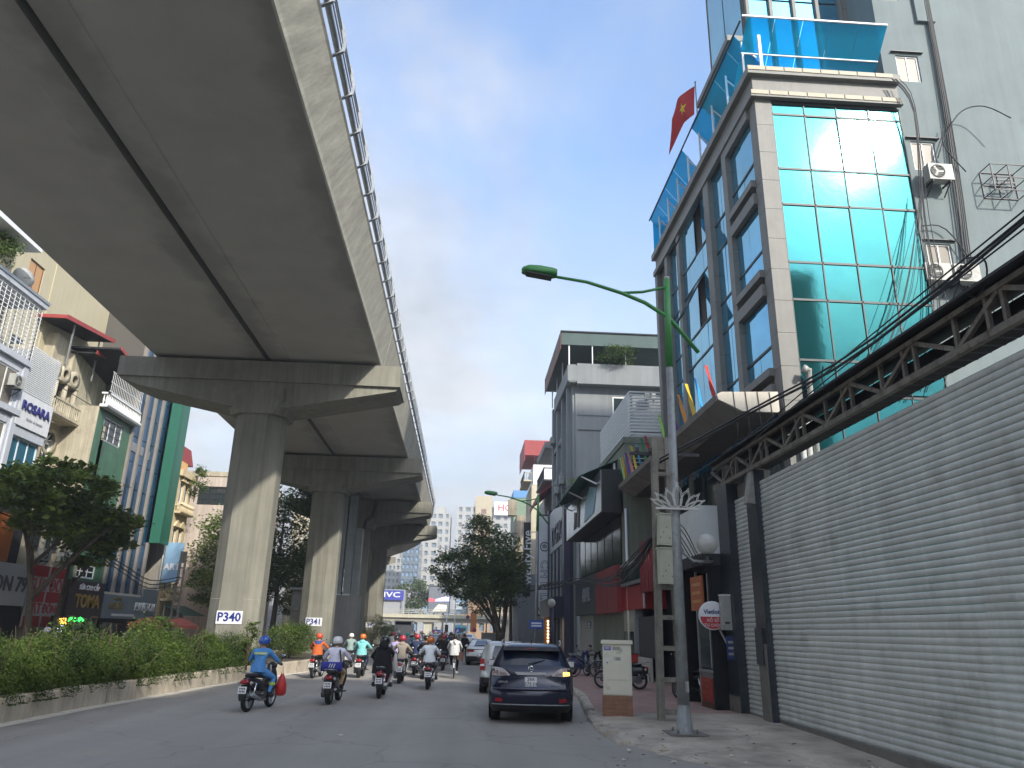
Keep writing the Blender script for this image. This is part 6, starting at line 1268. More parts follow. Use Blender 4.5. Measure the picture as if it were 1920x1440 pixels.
def bus(label, loc, c1, c2, h=2.9, w=2.3, l=8):
    o = E('bus', label, 'bus', loc, 0, 'buses in the distant traffic'); m = MB(); P1 = carpaint('bus_'+label[:6].replace(' ','_'), c1, 0); P2 = carpaint('busb_'+label[:6].replace(' ','_'), c2, 0)
    m.prism([(-w/2,.45),(w/2,.45),(w/2,h-.3),(w/2-.15,h),(-w/2+.15,h),(-w/2,h-.3)], -l/2, l/2, P1); m.box((-w/2-.01,-l/2-.01,.4),(w/2+.01,l/2+.01,1.3),P2); m.build('body', o)
    MB().box((-w/2+.2,-l/2-.03,1.5),(w/2-.2,-l/2-.005,h-.45),CG).build('rear_window', o); sw = MB().box((-w/2-.02,-l/2+.4,1.5),(w/2+.02,l/2-.2,h-.5),CG); sw.build('side_windows', o)
    for sx in (-1,1):
        MB().box((sx*(w/2-.25),-l/2-.03,.75),(sx*(w/2-.05),-l/2-.005,1.15),REDL).build('tail_light', o)
        for yy in (-l/2+1.6,l/2-1.6): wheel(o, sx*(w/2-.15), yy, .42, .26)
    plate(o, (0,-l/2-.03,.55), .4, .16, ['',''], .05, blur=True)
bus('pale blue bus with a green roof band under the footbridge', (-10.2,140,0), (.25,.45,.12), (.12,.4,.5)); bus('sky blue bus right of the traffic light post', (-.6,142,0), (.15,.5,.6), (.2,.45,.55), 2.7)
o = E('box_truck', 'white box truck far ahead beside the median shrubs', 'truck', (-6.3,84,0)); MB().box((-.95,-2.0,.8),(.95,1.2,2.7),WTX).build('cargo_box', o); MB().prism([(1.25,.5),(2.5,.5),(2.6,1.2),(2.2,2.1),(1.25,2.2)], -.85, .85, WTX, 'X').build('cab', o); MB().box((-.8,-2.03,2.3),(.8,-2.0,2.6),CG).build('rear_window', o); MB().box((-.9,-2.03,.75),(.9,-2.0,.95),REDL).build('rear_lamp_bar', o)
for sx in (-1,1):
    for yy in (-1.2,1.7): wheel(o, sx*.75, yy, .36)
# ================================================================ MOTORBIKES
BODYM = M('bike_body', (.012,.012,.014), .3, coat=.5); SEATM = M('bike_seat', (.02,.02,.022), .6); PANEL = M('bike_panel', (.14,.14,.15), .35, .3)
def ov(y, z, w, h, n=12): return [(w*math.cos(2*math.pi*k/n), y, z+h*math.sin(2*math.pi*k/n)) for k in range(n)]
def motorbike(style, label, loc, rz):
    o = E('motorbike', label, 'motorbike', loc, rz, 'motorbikes in the traffic')
    R_ = .285
    for yy, nm in ((-.62,'wheel'),(.64,'wheel')):
        w = .062 if style == 'U' else .07
        wh = MB().lathe([(.03,-.05),(.06,-.05),(.06,.05),(.03,.05)], IRON, 10, axis='X').build('wheel', o, (0,yy,R_))
        MB().lathe([(R_*.74,-w*.6),(R_*.84,-w),(R_*.95,-w*.75),(R_,-w*.2),(R_,w*.2),(R_*.95,w*.75),(R_*.84,w),(R_*.74,w*.6)], RUBBER, 24, axis='X').build('tyre', wh)
        rm = MB().lathe([(R_*.7,-w*.55),(R_*.76,-w*.6),(R_*.76,w*.6),(R_*.7,w*.55),(R_*.7,-w*.55)], STEEL, 20, axis='X')
        for a in range(6): rm.bar((0,0,0),(0,R_*.72*math.cos(a*1.047),R_*.72*math.sin(a*1.047)),.03,STEEL,.02)
        rm.build('rim', wh)
    m = MB()
    if style == 'U':
        m.loft([ov(-.88,.71,.03,.03),ov(-.82,.71,.085,.06),ov(-.6,.68,.12,.085),ov(-.35,.62,.14,.11),ov(-.1,.54,.12,.13),ov(.15,.48,.1,.14),ov(.38,.52,.09,.18)], BODYM)
        m.loft([ov(.4,.42,.13,.12),ov(.5,.62,.19,.2),ov(.5,.8,.17,.14),ov(.52,.95,.1,.06)], BODYM)
    else:
        m.loft([ov(-.93,.6,.06,.06),ov(-.89,.6,.13,.12),ov(-.66,.6,.18,.17),ov(-.4,.56,.18,.2),ov(-.15,.48,.17,.22),ov(-.05,.45,.14,.2)], BODYM)
        m.box((-.16,-.1,.27),(.16,.42,.33),BODYM); m.loft([ov(.4,.36,.16,.1),ov(.48,.6,.22,.26),ov(.5,.85,.2,.14),ov(.5,.98,.12,.06)], BODYM)
    m.build('body', o)
    s_ = MB(); s_.loft([ov(-.72,.79,.07,.02),ov(-.68,.79,.12,.045),ov(-.4,.79,.14,.05),ov(-.1,.76,.13,.05),ov(.08,.73,.1,.04),ov(.12,.72,.05,.02)], SEATM); s_.build('seat', o)
    MB().loft([ov(-.945,.66,.05,.02),ov(-.93,.665,.1,.05),ov(-.86,.675,.11,.06)], REDL).build('tail_light', o)
    for sx in (-1,1): MB().sphere((sx*.15,-.86,.64),.04,LAMPC,8,6).build('indicator', o)
    mg = MB(); mg.loft([[(-.08,-.86,.6),(0,-.88,.61),(.08,-.86,.6)],[(-.08,-.95,.5),(0,-.97,.5),(.08,-.95,.5)],[(-.075,-.98,.36),(0,-1.0,.36),(.075,-.98,.36)],[(-.05,-.97,.26),(0,-.985,.26),(.05,-.97,.26)]], BLACK, caps=False, closed=False)
    mg.loft([[(-.07,-.86,.5),(0,-.88,.5),(.07,-.86,.5)],[(-.07,-.75,.59),(0,-.75,.6),(.07,-.75,.59)],[(-.07,-.55,.61),(0,-.55,.62),(.07,-.55,.61)]], BLACK, caps=False, closed=False); mg.build('rear_mudguard', o)
    plate(o, (0,-.985,.42), .2, .15, ['',''], .05, rx=-.15, blur=True)
    if style == 'U':
        MB().tube([(.1,.15,.22),(.16,-.2,.22),(.18,-.45,.28),(.19,-.85,.4)], [.02,.022,.045,.045], STEEL, 9).build('exhaust', o)
        MB().cyl((-.12,.0,.3),.1,.24,PANEL,12,axis='X').box((-.09,-.15,.22),(.09,.2,.42),PANEL).build('engine', o)
        for sx in (-1,1): MB().tube([(sx*.1,-.6,.3),(sx*.11,-.5,.62)], .025, CHROME, 7).bar((sx*.08,-.62,.285),(sx*.08,-.05,.32),.03,IRON,.05).build('shock', o)
        gr = MB().tube([(-.12,-.55,.83),(-.11,-.82,.86),(.11,-.82,.86),(.12,-.55,.83)], .014, STEEL, 6)
    else:
        MB().tube([(.12,.0,.25),(.17,-.3,.27),(.19,-.4,.3)], .025, IRON, 7).loft([[(.19+.07*math.cos(t), y, .33+z_+.07*math.sin(t)) for t in [k*math.pi/5 for k in range(10)]] for y, z_ in ((-.38,0),(-.86,.06))], BLACK).cyl((.19,-.875,.39),.035,.02,CHROME,10,axis='Y').build('exhaust', o)
        MB().box((-.2,-.72,.22),(-.09,-.1,.42),PANEL).cyl((-.2,-.62,.29),.12,.1,PANEL,14,axis='X').build('engine', o); MB().tube([(-.12,-.68,.32),(-.13,-.6,.6)], .028, STEEL, 7).build('shock', o)
        gr = MB().tube([(-.14,-.5,.8),(-.15,-.8,.86),(-.06,-.95,.87),(.06,-.95,.87),(.15,-.8,.86),(.14,-.5,.8)], .016, STEEL, 6)
    gr.build('grab_rail', o)
    MB().tube([(-.3,.1,.29),(.3,.1,.29)], .02, BLACK, 6).tube([(-.27,-.38,.36),(.27,-.38,.36)], .018, BLACK, 6).build('footrest', o)
    hb = MB(); hb.tube([(0,.64,.285),(0,.56,.7),(0,.48,1.0)], [.03,.03,.035], STEEL, 8); hb.tube([(-.34,.33,1.0),(-.22,.42,1.02),(0,.47,1.0),(.22,.42,1.02),(.34,.33,1.0)], .014, IRON, 7)
    for sx in (-1,1): hb.tube([(sx*.35,.325,1.0),(sx*.24,.41,1.02)], .02, RUBBER, 8); hb.tube([(sx*.04,.64,.285),(sx*.05,.52,.75)], .022, STEEL, 6)
    hb.build('handlebar', o); MB().sphere((0,.56,.96),.12,BODYM,12,8,(1.1,.8,.8)).build('headlight', o)
    for sx in (-1,1):
        q = MB().tube([(sx*.24,.42,1.02),(sx*.3,.4,1.13),(sx*.34,.39,1.19)], .007, BLACK, 5).sphere((sx*.35,.38,1.22),.055,BLACK,10,6,(1.1,.3,.75)).build('mirror', o); MB().sphere((sx*.35,.372,1.22),.048,CHROME,10,6,(1.05,.25,.7)).build('mirror_glass', q)
    MB().loft([[(-.06,.36,.5),(0,.36,.51),(.06,.36,.5)],[(-.06,.5,.6),(0,.5,.62),(.06,.5,.6)],[(-.06,.7,.6),(0,.7,.62),(.06,.7,.6)],[(-.05,.9,.45),(0,.91,.46),(.05,.9,.45)]], BODYM, caps=False, closed=False).build('front_mudguard', o)
    return o
# ================================================================ PEOPLE
SKINM = M('skin', (.32,.19,.13), .55); FABB = dict(rough=.85, bump=.9, bs=11, var=.16, vs=7, obj=True)
def cloth(n, c): return M('cloth_'+n, c, **FABB)
POSES = {}
def body(pose, J, side=True):
    """one continuous skin-modifier body; J: joint name -> (pos, radius). Returns a shared mesh with slots skin, shirt, trousers, shoes, forearm, shin"""
    if pose in POSES: return POSES[pose]
    verts = []; rad = []; edges = []; idx = {}; seg = []
    def add(n, p, r, par=None, lab=1):
        idx[n] = len(verts); verts.append(p); rad.append(r)
        if par: edges.append((idx[par], idx[n])); seg.append((verts[idx[par]], p, lab))
    for n, p, r, par, lab in J: add(n, p, r, par, lab)
    for s_ in ('l','r'):   # hands: palm is already there; four fingers and a thumb curling forward and down round the grip
        h = Vector(verts[idx['hand_'+s_]]); w = Vector(verts[idx['wrist_'+s_]]); d = (h-w).normalized(); sx = -1 if s_ == 'l' else 1
        if pose.startswith('ride') or pose == 'cycle':
            acr = Vector((1,0,0)); fw = Vector((0,1,0)); dn = Vector((0,-.15,-1))
        else: acr = Vector((0,1,0)); fw = Vector((0,0,-1)); dn = Vector((-sx*.5,0,-.8))
        for k, ln in enumerate((.9,1,.95,.78)):
            b = h + acr*(k-1.5)*.02; m1 = b + fw*.04*ln; m2 = m1 + dn*.035*ln
            add('f%d_%s' % (k,s_), tuple(b), .011, 'hand_'+s_, 0); add('g%d_%s' % (k,s_), tuple(m1), .0095, 'f%d_%s' % (k,s_), 0); add('h%d_%s' % (k,s_), tuple(m2), .008, 'g%d_%s' % (k,s_), 0)
        tb = (h+w)/2 - acr*sx*.028; add('t0_'+s_, tuple(tb), .012, 'hand_'+s_, 0); add('t1_'+s_, tuple(tb+fw*.03+dn*.025), .009, 't0_'+s_, 0)
    me = bpy.data.meshes.new(pose); me.from_pydata(verts, edges, []); o = bpy.data.objects.new(pose, me); COL.objects.link(o)
    md = o.modifiers.new('s', 'SKIN'); md.use_smooth_shade = True
    sv = me.skin_vertices[0].data
    for i, r in enumerate(rad): sv[i].radius = (r, r) if isinstance(r, float) else r; sv[i].use_root = (i == 0)
    sb_ = o.modifiers.new('b', 'SUBSURF'); sb_.levels = 1; sb_.render_levels = 1
    m2 = bpy.data.meshes.new_from_object(o.evaluated_get(bpy.context.evaluated_depsgraph_get())); bpy.data.objects.remove(o); bpy.data.meshes.remove(me)
    # head: skull, nose, ears, eyes added to the same mesh
    hd = Vector(verts[idx['head']]); n_ = MB(); f_ = 1
    n_.sphere(hd, .1, SKINM, 16, 10, (.78,.95,1.2)); n_.sphere(hd+Vector((0,.1,-.01)), .02, SKINM, 8, 6, (.8,1,1.4)); n_.sphere(hd+Vector((0,.085,-.06)), .028, SKINM, 8, 5, (1.1,.5,.35)); n_.sphere(hd+Vector((0,.055,-.09)), .05, SKINM, 8, 6, (1,.9,.6))
    for sx in (-1,1): n_.sphere(hd+Vector((sx*.08,-.005,-.005)), .028, SKINM, 8, 6, (.4,.7,1.1)); n_.sphere(hd+Vector((sx*.032,.088,.025)), .012, BLACK, 8, 5, (1,.5,.7))
    off = len(m2.vertices); V_ = [tuple(v.co) for v in m2.vertices] + n_.v; F_ = [tuple(p.vertices) for p in m2.polygons] + [tuple(i+off for i in f) for f in n_.f]
    lab = []
    for f in F_[:len(m2.polygons)]:
        c = sum((Vector(V_[i]) for i in f), Vector())/len(f); best = (9, 1)
        for a, b, l in seg:
            a = Vector(a); b = Vector(b); t = max(0, min(1, (c-a).dot(b-a)/max((b-a).length_squared, 1e-9))); best = min(best, ((c-a-(b-a)*t).length, l))
        lab.append(best[1])
    lab += [0]*len(n_.f)
    fm = bpy.data.meshes.new('body'); fm.from_pydata(V_, [], F_)
    for m_ in (SKINM, cloth('grey',(.3,.3,.3)), cloth('dark',(.03,.03,.035)), BLACK, SKINM, cloth('dark',(.03,.03,.035))): fm.materials.append(m_)
    fm.polygons.foreach_set('material_index', lab); fm.polygons.foreach_set('use_smooth', [True]*len(F_)); fm.update(); bpy.data.meshes.remove(m2)
    POSES[pose] = (fm, hd); return POSES[pose]
def mirror(J):
    out = []
    for n, p, r, par, lab in J:
        if n.endswith('_r'):
            out.append((n, p, r, par, lab)); out.append((n[:-1]+'l', (-p[0],p[1],p[2]), r, par[:-1]+'l' if par.endswith('_r') else par, lab))
        else: out.append((n, p, r, par, lab))
    return out
def ridej(py=0., foot=(.2,.1,.33), knee=(.23,.16,.74), hand=(.31,.34,1.04), wide=1.0, lean=0.):
    y = py
    return mirror([('pelvis',(0,-.26+y,.88),(.155*wide,.135),None,1),('waist',(0,-.24+y,1.0),(.15*wide,.125),'pelvis',1),('chest',(0,-.2+y+lean,1.18),(.17*wide,.125),'waist',1),('upper',(0,-.17+y+lean,1.31),(.15*wide,.1),'chest',1),('neck',(0,-.145+y+lean,1.4),.055,'upper',0),('head',(0,-.1+y+lean,1.51),.07,'neck',0),
        ('sh_r',(.185*wide,-.16+y+lean,1.315),.073,'upper',1),('elbow_r',((hand[0]+.05)*wide,.02+y*.5,1.1),.052,'sh_r',1),('wrist_r',(hand[0],hand[1]-.09,hand[2]+.02),.036,'elbow_r',4),('hand_r',(hand[0],hand[1],hand[2]),.034,'wrist_r',0),
        ('hip_r',(.11,-.2+y,.86),.105,'pelvis',2),('knee_r',(knee[0],knee[1]+y,knee[2]),.072,'hip_r',2),('ankle_r',(foot[0],foot[1]+y-.05,foot[2]+.07),.045,'knee_r',5),('heel_r',(foot[0],foot[1]+y-.08,foot[2]),.042,'ankle_r',3),('toe_r',(foot[0]+.03,foot[1]+y+.14,foot[2]-.02),.036,'heel_r',3)])
STAND = mirror([('pelvis',(0,0,.92),(.15,.12),None,2),('waist',(0,0,1.05),(.14,.11),'pelvis',1),('chest',(0,.01,1.24),(.17,.12),'waist',1),('upper',(0,0,1.37),(.14,.1),'chest',1),('neck',(0,.0,1.45),.055,'upper',0),('head',(0,.02,1.56),.07,'neck',0),('sh_r',(.18,0,1.37),.07,'upper',1),('elbow_r',(.25,-.03,1.1),.05,'sh_r',1),('wrist_r',(.25,.06,.87),.035,'elbow_r',4),('hand_r',(.25,.08,.8),.034,'wrist_r',0),('hip_r',(.1,0,.86),.1,'pelvis',2)])
walk = list(STAND)
for s_, f in (('r',.22),('l',-.22)):
    sx = 1 if s_ == 'r' else -1
    walk += [('knee_'+s_,(sx*.11,f*.6,.49),.07,'hip_'+s_,2),('ankle_'+s_,(sx*.11,f-.05,.1),.045,'knee_'+s_,5),('heel_'+s_,(sx*.11,f-.08,.045),.042,'ankle_'+s_,3),('toe_'+s_,(sx*.12,f+.13,.035),.035,'heel_'+s_,3)]
cyc = [(n,p,r,par,lab) for n,p,r,par,lab in ridej(0,(.12,.1,.3),(.13,.12,.72),(.24,.36,1.05))]
cyc = [(n,(p[0],p[1],p[2]+(.1 if n not in ('ankle_r','heel_r','toe_r','ankle_l','heel_l','toe_l','knee_r','knee_l','hand_r','hand_l','wrist_r','wrist_l') else (-.12 if n[-1] == 'r' and n[:2] in ('an','he','to') else (.12 if n[:2] in ('an','he','to') and n[-1]=='l' else 0)))),r,par,lab) for n,p,r,par,lab in cyc]
body('ride', ridej()); body('ride_scooter', ridej(0,(.13,.22,.37),(.17,.26,.76))); body('ride_low', ridej(.0,(.25,.0,.33),(.26,.14,.72),lean=.05)); body('walk', walk); body('cycle', cyc)
HELM = {}
def helmet(par, hd, m_, brim=True):
    k = m_.name
    if k not in HELM:
        q = MB(); q.lathe([(.118,-.045),(.132,-.03),(.136,.02),(.128,.07),(.1,.115),(.06,.138),(.001,.145)], m_, 22); q.lathe([(.118,-.045),(.112,-.03)], BLACK, 22)
        q.add([(x*.135/.135, .125*math.sqrt(max(0,1-(x/.14)**2))+dy, dz_) for x in (-.1,-.05,0,.05,.1) for dy, dz_ in ((0,-.0),(.05,-.02))], [(0,2,3,1),(2,4,5,3),(4,6,7,5),(6,8,9,7)], m_)
        q.tube([(-.115,0,-.04),(-.08,.03,-.14),(0,.05,-.17),(.08,.03,-.14),(.115,0,-.04)], .007, BLACK, 5)
        HELM[k] = q.mesh('helmet')
    inst('helmet', HELM[k], par, tuple(hd+Vector((0,-.015,.03))))
def person(label, loc, pose, shirt, pants, sleeve='long', legs='long', shoes=None, helm=None, rz=0, sc=1., group='people riding in the traffic', hair=False):
    o = E('person', label, 'person', loc, rz, group); o.scale = (sc,)*3
    me, hd = POSES[pose]; b = inst('body', me, o)
    for i, m_ in ((1,shirt),(2,pants),(3,shoes or BLACK),(4,shirt if sleeve == 'long' else SKINM),(5,pants if legs == 'long' else (SKINM if legs == 'bare' else legs))): s_ = b.material_slots[i]; s_.link = 'OBJECT'; s_.material = m_
    if helm: helmet(o, hd, helm)
    if hair or helm is None: MB().sphere(hd+Vector((0,-.015,.02)), .108, M('black_hair', (.008,.007,.007), .5), 14, 9, (.82,.95,1.15)).build('hair', o)
    # collar and shirt hem give the clothes an edge
    if pose != 'walk' :
        MB().lathe([(.07,0),(.062,.035),(.05,.03)], shirt, 14, hd+Vector((0,-.035,-.125))).build('collar', o)
    return o
def hem(o, m_, y=-.25, z=.86, w=.19, d=.17, h=.2, name='shirt_hem', wt=None):
    wt = wt or w*.86
    rg = []
    for t, ww, dd in ((0,w,d),(.3,w*.98,d*.97),(.7,(w+wt)/2,d*.85),(1,wt,d*.78)):
        rg.append([(ww*math.cos(a)*(1+.04*math.sin(a*5)), y+dd*math.sin(a), z+h*t) for a in [2*math.pi*k/20 for k in range(20)]])
    MB().loft(rg, m_, caps=False).build(name, o)
def hood(o, hd, m_): MB().sphere(hd+Vector((0,-.1,-.14)), .11, m_, 14, 8, (1.15,.65,.75)).build('hood', o)
H = {k: M('helmet_'+k, c, .25, coat=.6) for k, c in dict(blue=(.02,.1,.42),silver=(.72,.72,.73),orange=(.6,.16,.02),red=(.35,.03,.05),orangered=(.6,.08,.03),white=(.7,.7,.68),black=(.012,.012,.014),green=(.05,.3,.25)).items()}
CB = cloth('uniform_blue',(.09,.28,.62)); CD = cloth('dark',(.03,.03,.035)); CLAV = cloth('pale_lavender',(.72,.72,.84)); CTAN = cloth('tan',(.5,.36,.2)); CBLK = cloth('black',(.008,.008,.01)); CBG = cloth('beige',(.36,.31,.25)); CW = cloth('white_blue',(.72,.78,.82)); CGR = cloth('grey_trouser',(.17,.17,.19)); COR = cloth('orange_red',(.55,.12,.03)); CNV = cloth('navy',(.02,.035,.09)); CTQ = cloth('turquoise',(.2,.55,.55)); CSG = cloth('sage',(.25,.34,.33)); CPU = cloth('purple',(.38,.33,.55)); CSL = cloth('slate',(.17,.22,.3)); CLT = cloth('light_grey',(.55,.56,.55))
PB = {'black':BODYM, 'maroon':M('bike_maroon',(.12,.01,.015),.25,coat=.6), 'white':M('bike_white',(.62,.62,.6),.3,coat=.6), 'greyb':M('bike_grey',(.12,.13,.14),.35,.3,coat=.4), 'blueb':M('bike_blue',(.02,.03,.12),.3,coat=.5)}
proto = {'U': motorbike('U', 'black underbone motorbike ridden by the man in the blue uniform, nearest on the left', (-4.87,19.75,0), R(-10)), 'S': motorbike('S', 'dark scooter ridden by the man in the pale lavender shirt', (-3.41,21.8,0), R(-2))}
kids_cache = {}
def bike(st, label, x, y, col, rz=0): return dup(proto[st], (x,y,0), rz, label, {'bike_body':PB[col]})
# 1 blue uniform
p = person('man in a blue uniform with yellow and white reflective bands and a blue helmet', (-4.87,19.75,0), 'ride_low', CB, CB, helm=H['blue'], rz=R(-10)); hem(p, CB, wt=.17); YG = M('reflective_yellow', (.5,.7,.08), .4); WHB = M('reflective_white', (.7,.72,.72), .35)
def band(o, z0, z1, w, d, y, m_, name='reflective_band'): MB().loft([[(w*math.cos(a), y+d*math.sin(a), z) for a in [2*math.pi*k/20 for k in range(20)]] for z in (z0, z1)], m_, caps=False).build(name, o)
for z, h_, m_ in ((1.25,.016,YG),(1.266,.02,WHB),(1.286,.016,YG)): band(p, z, z+h_, .19, .145, -.135, m_)
for sx in (-1,1): MB().lathe([(.075,-.03),(.082,0),(.075,.03)], YG, 12, (sx*.255,.055,.58)).build('reflective_band', p); MB().lathe([(.062,-.02),(.066,.0),(.062,.02)], YG, 12, (sx*.325,.1,1.08)).build('reflective_band', p)
q = E('carrier_bag', 'red plastic carrier bag hanging beside the blue uniformed rider', 'bag', (-4.42,19.95,.3), .2); MB().loft([[(w*math.cos(a), d*math.sin(a), z) for a in [k*math.pi/6 for k in range(12)]] for z, w, d in ((0,.08,.06),(.05,.13,.1),(.25,.12,.1),(.42,.07,.05),(.5,.03,.02))], M('bag_red', (.5,.03,.03), .4)).build('bag', q); MB().tube([(-.03,0,.48),(0,0,.68),(.03,0,.48)], .008, M('bag_red', (.5,.03,.03), .4), 5).build('handle', q)
# 2 lavender shirt
p = person('man in a pale lavender shirt, tan trousers and a silver helmet with a shoulder strap', (-3.41,21.8,0), 'ride_scooter', CLAV, CTAN, helm=H['silver'], rz=R(-2)); hem(p, CLAV, w=.21, d=.19, h=.26)
MB().tube([(.08,-.12,1.36),(.12,-.3,1.3),(.17,-.35,1.12),(.2,-.33,.95)], .018, CBLK, 6).build('strap', p)
q = E('sports_bag', 'blue sports bag with white stripes slung behind the lavender shirted rider', 'bag', (-3.45,21.3,.8), R(-2)); SB = cloth('bag_blue',(.03,.04,.28)); MB().loft([[(x, .1*math.cos(a), .12+.12*math.sin(a)) for a in [k*math.pi/6 for k in range(12)]] for x in (-.27,-.25,0,.25,.27)], SB).build('bag', q)
for k in range(3): MB().bar((-.06+k*.06,-.108,.1),(-.02+k*.06,-.11,.2),.02,WHB).build('stripe', q)
# 3 black jacket
bike('U', 'dark red scooter style motorbike ridden by the black jacketed rider with white socks', -2.35, 23.8, 'maroon')
SOCK = cloth('white_sock',(.6,.6,.6)); p = person('rider in a loose black jacket and skirt with white socks and a black helmet', (-2.35,23.8,0), 'ride_low', CBLK, CBLK, legs=SOCK, helm=H['black']); hem(p, CBLK, y=-.2, z=.66, w=.3, d=.3, h=.66, name='coat', wt=.19); MB().sphere((0,-.19,1.42),.13,CBLK,14,8,(1.05,.6,1.3)).build('hair', p)
q = E('tote_bag', 'white cloth bag slung at the right side of the black jacketed rider', 'bag', (-2.0,23.75,.72), 0); MB().loft([[(w*math.cos(a), .05*math.sin(a), z) for a in [k*math.pi/5 for k in range(10)]] for z, w in ((0,.05),(.06,.11),(.28,.07),(.5,.02))], CLT).build('bag', q); MB().tube([(0,0,.48),(-.12,-.02,.72)], .01, CLT, 5).build('strap', q)
# 4 vespa type, beige hoodie
bike('S', 'cream white scooter ridden by the woman in the beige hoodie', -2.28, 30.0, 'white'); p = person('woman in a beige hooded jacket with a red helmet on the cream scooter', (-2.28,30.0,0), 'ride_scooter', CBG, CD, helm=H['red']); hem(p, CBG); hood(p, POSES['ride_scooter'][1], CBG)
# 5 white shirt orange helmet
bike('U', 'black motorbike ridden by the man in the white shirt and orange helmet', -1.13, 27.4, 'black'); p = person('man in a short sleeved white and pale blue shirt with an orange helmet', (-1.13,27.4,0), 'ride_low', CW, CGR, 'short', helm=H['orange']); hem(p, CW, w=.21)
# 6 orange jacket
bike('U', 'black motorbike ridden by the rider in the orange and blue jacket beside the kerb', -5.77, 32.1, 'black', R(-4)); p = person('rider in an orange jacket with blue shoulders and an orange red helmet beside the kerb', (-5.77,32.1,0), 'ride', COR, CD, helm=H['orangered'], rz=R(-4)); hem(p, COR, w=.21, d=.19, h=.3); band(p, 1.26, 1.39, .2, .145, -.15, cloth('yoke_blue',(.03,.09,.28)), 'yoke')
# 7 turquoise hoodie
bike('S', 'black scooter with a dark red tail ridden by the woman in turquoise', -4.14, 32.9, 'black'); p = person('woman in a turquoise hooded jacket and an orange helmet', (-4.14,32.9,0), 'ride_scooter', CTQ, CNV, helm=H['orange']); hem(p, CTQ, w=.22, d=.2, h=.24); hood(p, POSES['ride_scooter'][1], CTQ)
for (st, x, y, col, hl, sh, pt, lb, bl) in (
    ('U',-5.65,40.2,'greyb','white',CSG,CD,'man in a sage green shirt with a white helmet near the median','grey motorbike ridden by the man in the sage shirt'),
    ('S',-2.87,34.4,'black','black',CPU,CNV,'rider in a purple shirt and black helmet just left of the beige hoodie','black scooter ridden by the rider in the purple shirt'),
    ('U',-2.05,35.4,'black','red',CNV,CD,'rider in a navy jacket and a red helmet right of the beige hoodie','black motorbike ridden by the rider in the navy jacket'),
    ('U',-1.75,38.0,'maroon','silver',CSL,CGR,'rider in a slate blue shirt ahead of the navy jacketed one','dark red motorbike ridden by the rider in the slate shirt'),
    ('S',-1.55,33.4,'black','black',CBLK,CGR,'dark clothed rider close left of the white shirted man','dark scooter close left of the white shirted man'),
    ('S',-.95,39.8,'black','red',CBLK,CNV,'rider in a black jacket and red helmet right of the white shirted man','black scooter with a lit tail lamp right of the white shirted man'),
    ('U',-1.25,44.5,'black','black',CD,CD,'second dark rider just beyond the black jacket','black motorbike beyond the black jacketed rider'),
    ('U',-3.3,47.0,'greyb','green',CSL,CD,'rider with a teal helmet farther up the road','grey motorbike farther up the road under the teal helmet'),
    ('S',-4.5,51.0,'white','red',CLT,CD,'rider in light grey with a red helmet, mid distance left','white scooter in the mid distance on the left'),
    ('U',-2.2,54.0,'black','white',CLT,CNV,'rider in light grey with a white helmet, mid distance centre','black motorbike in the mid distance at the centre'),
    ('U',-.9,58.0,'maroon','black',CNV,CD,'navy clothed rider in the mid distance on the right','dark red motorbike in the mid distance on the right'),
    ('S',-3.6,60.0,'blueb','orange',CTQ,CD,'rider in turquoise with an orange helmet farther off','blue scooter farther off under the turquoise rider'),
    ('U',-5.2,64.0,'black','silver',CBLK,CD,'black clothed rider with a silver helmet near the white saloon','black motorbike near the white saloon'),
    ('U',-1.8,66.0,'black','red',CBG,CD,'beige clothed rider with a red helmet near the red saloon','black motorbike near the red saloon'),
    ('S',-.4,72.0,'white','white',CLT,CD,'pale clothed rider far off along the right side','white scooter far off along the right side')):
    bike(st, bl, x, y, col, R(random.uniform(-3,3))); p = person(lb, (x,y,0), 'ride_scooter' if st == 'S' else 'ride', sh, pt, helm=H[hl], sc=random.uniform(.96,1.03)); hem(p, sh)
SH = [CBLK,CLT,CNV,CBG,CSL,CD,CW,COR]; HK = ['black','white','red','silver','orange','blue']
for i in range(16):
    x = [-6.0,-4.9,-4.0,-3.1,-2.4,-1.6,-.8,.2][i % 8] + random.uniform(-.2,.2); y = 90 + 9*(i//8)*2 + random.uniform(0,10)
    k = 'far rider number'; q = bike('US'[i % 2], 'small distant motorbike in the crowd before the footbridge', x, y, ['black','greyb','maroon','white'][i % 4]); q['group'] = 'distant motorbikes before the footbridge'
    p = person('small distant rider in the crowd before the footbridge', (x,y,0), 'ride', SH[i % 8], CD, helm=H[HK[i % 6]], group='distant riders before the footbridge')
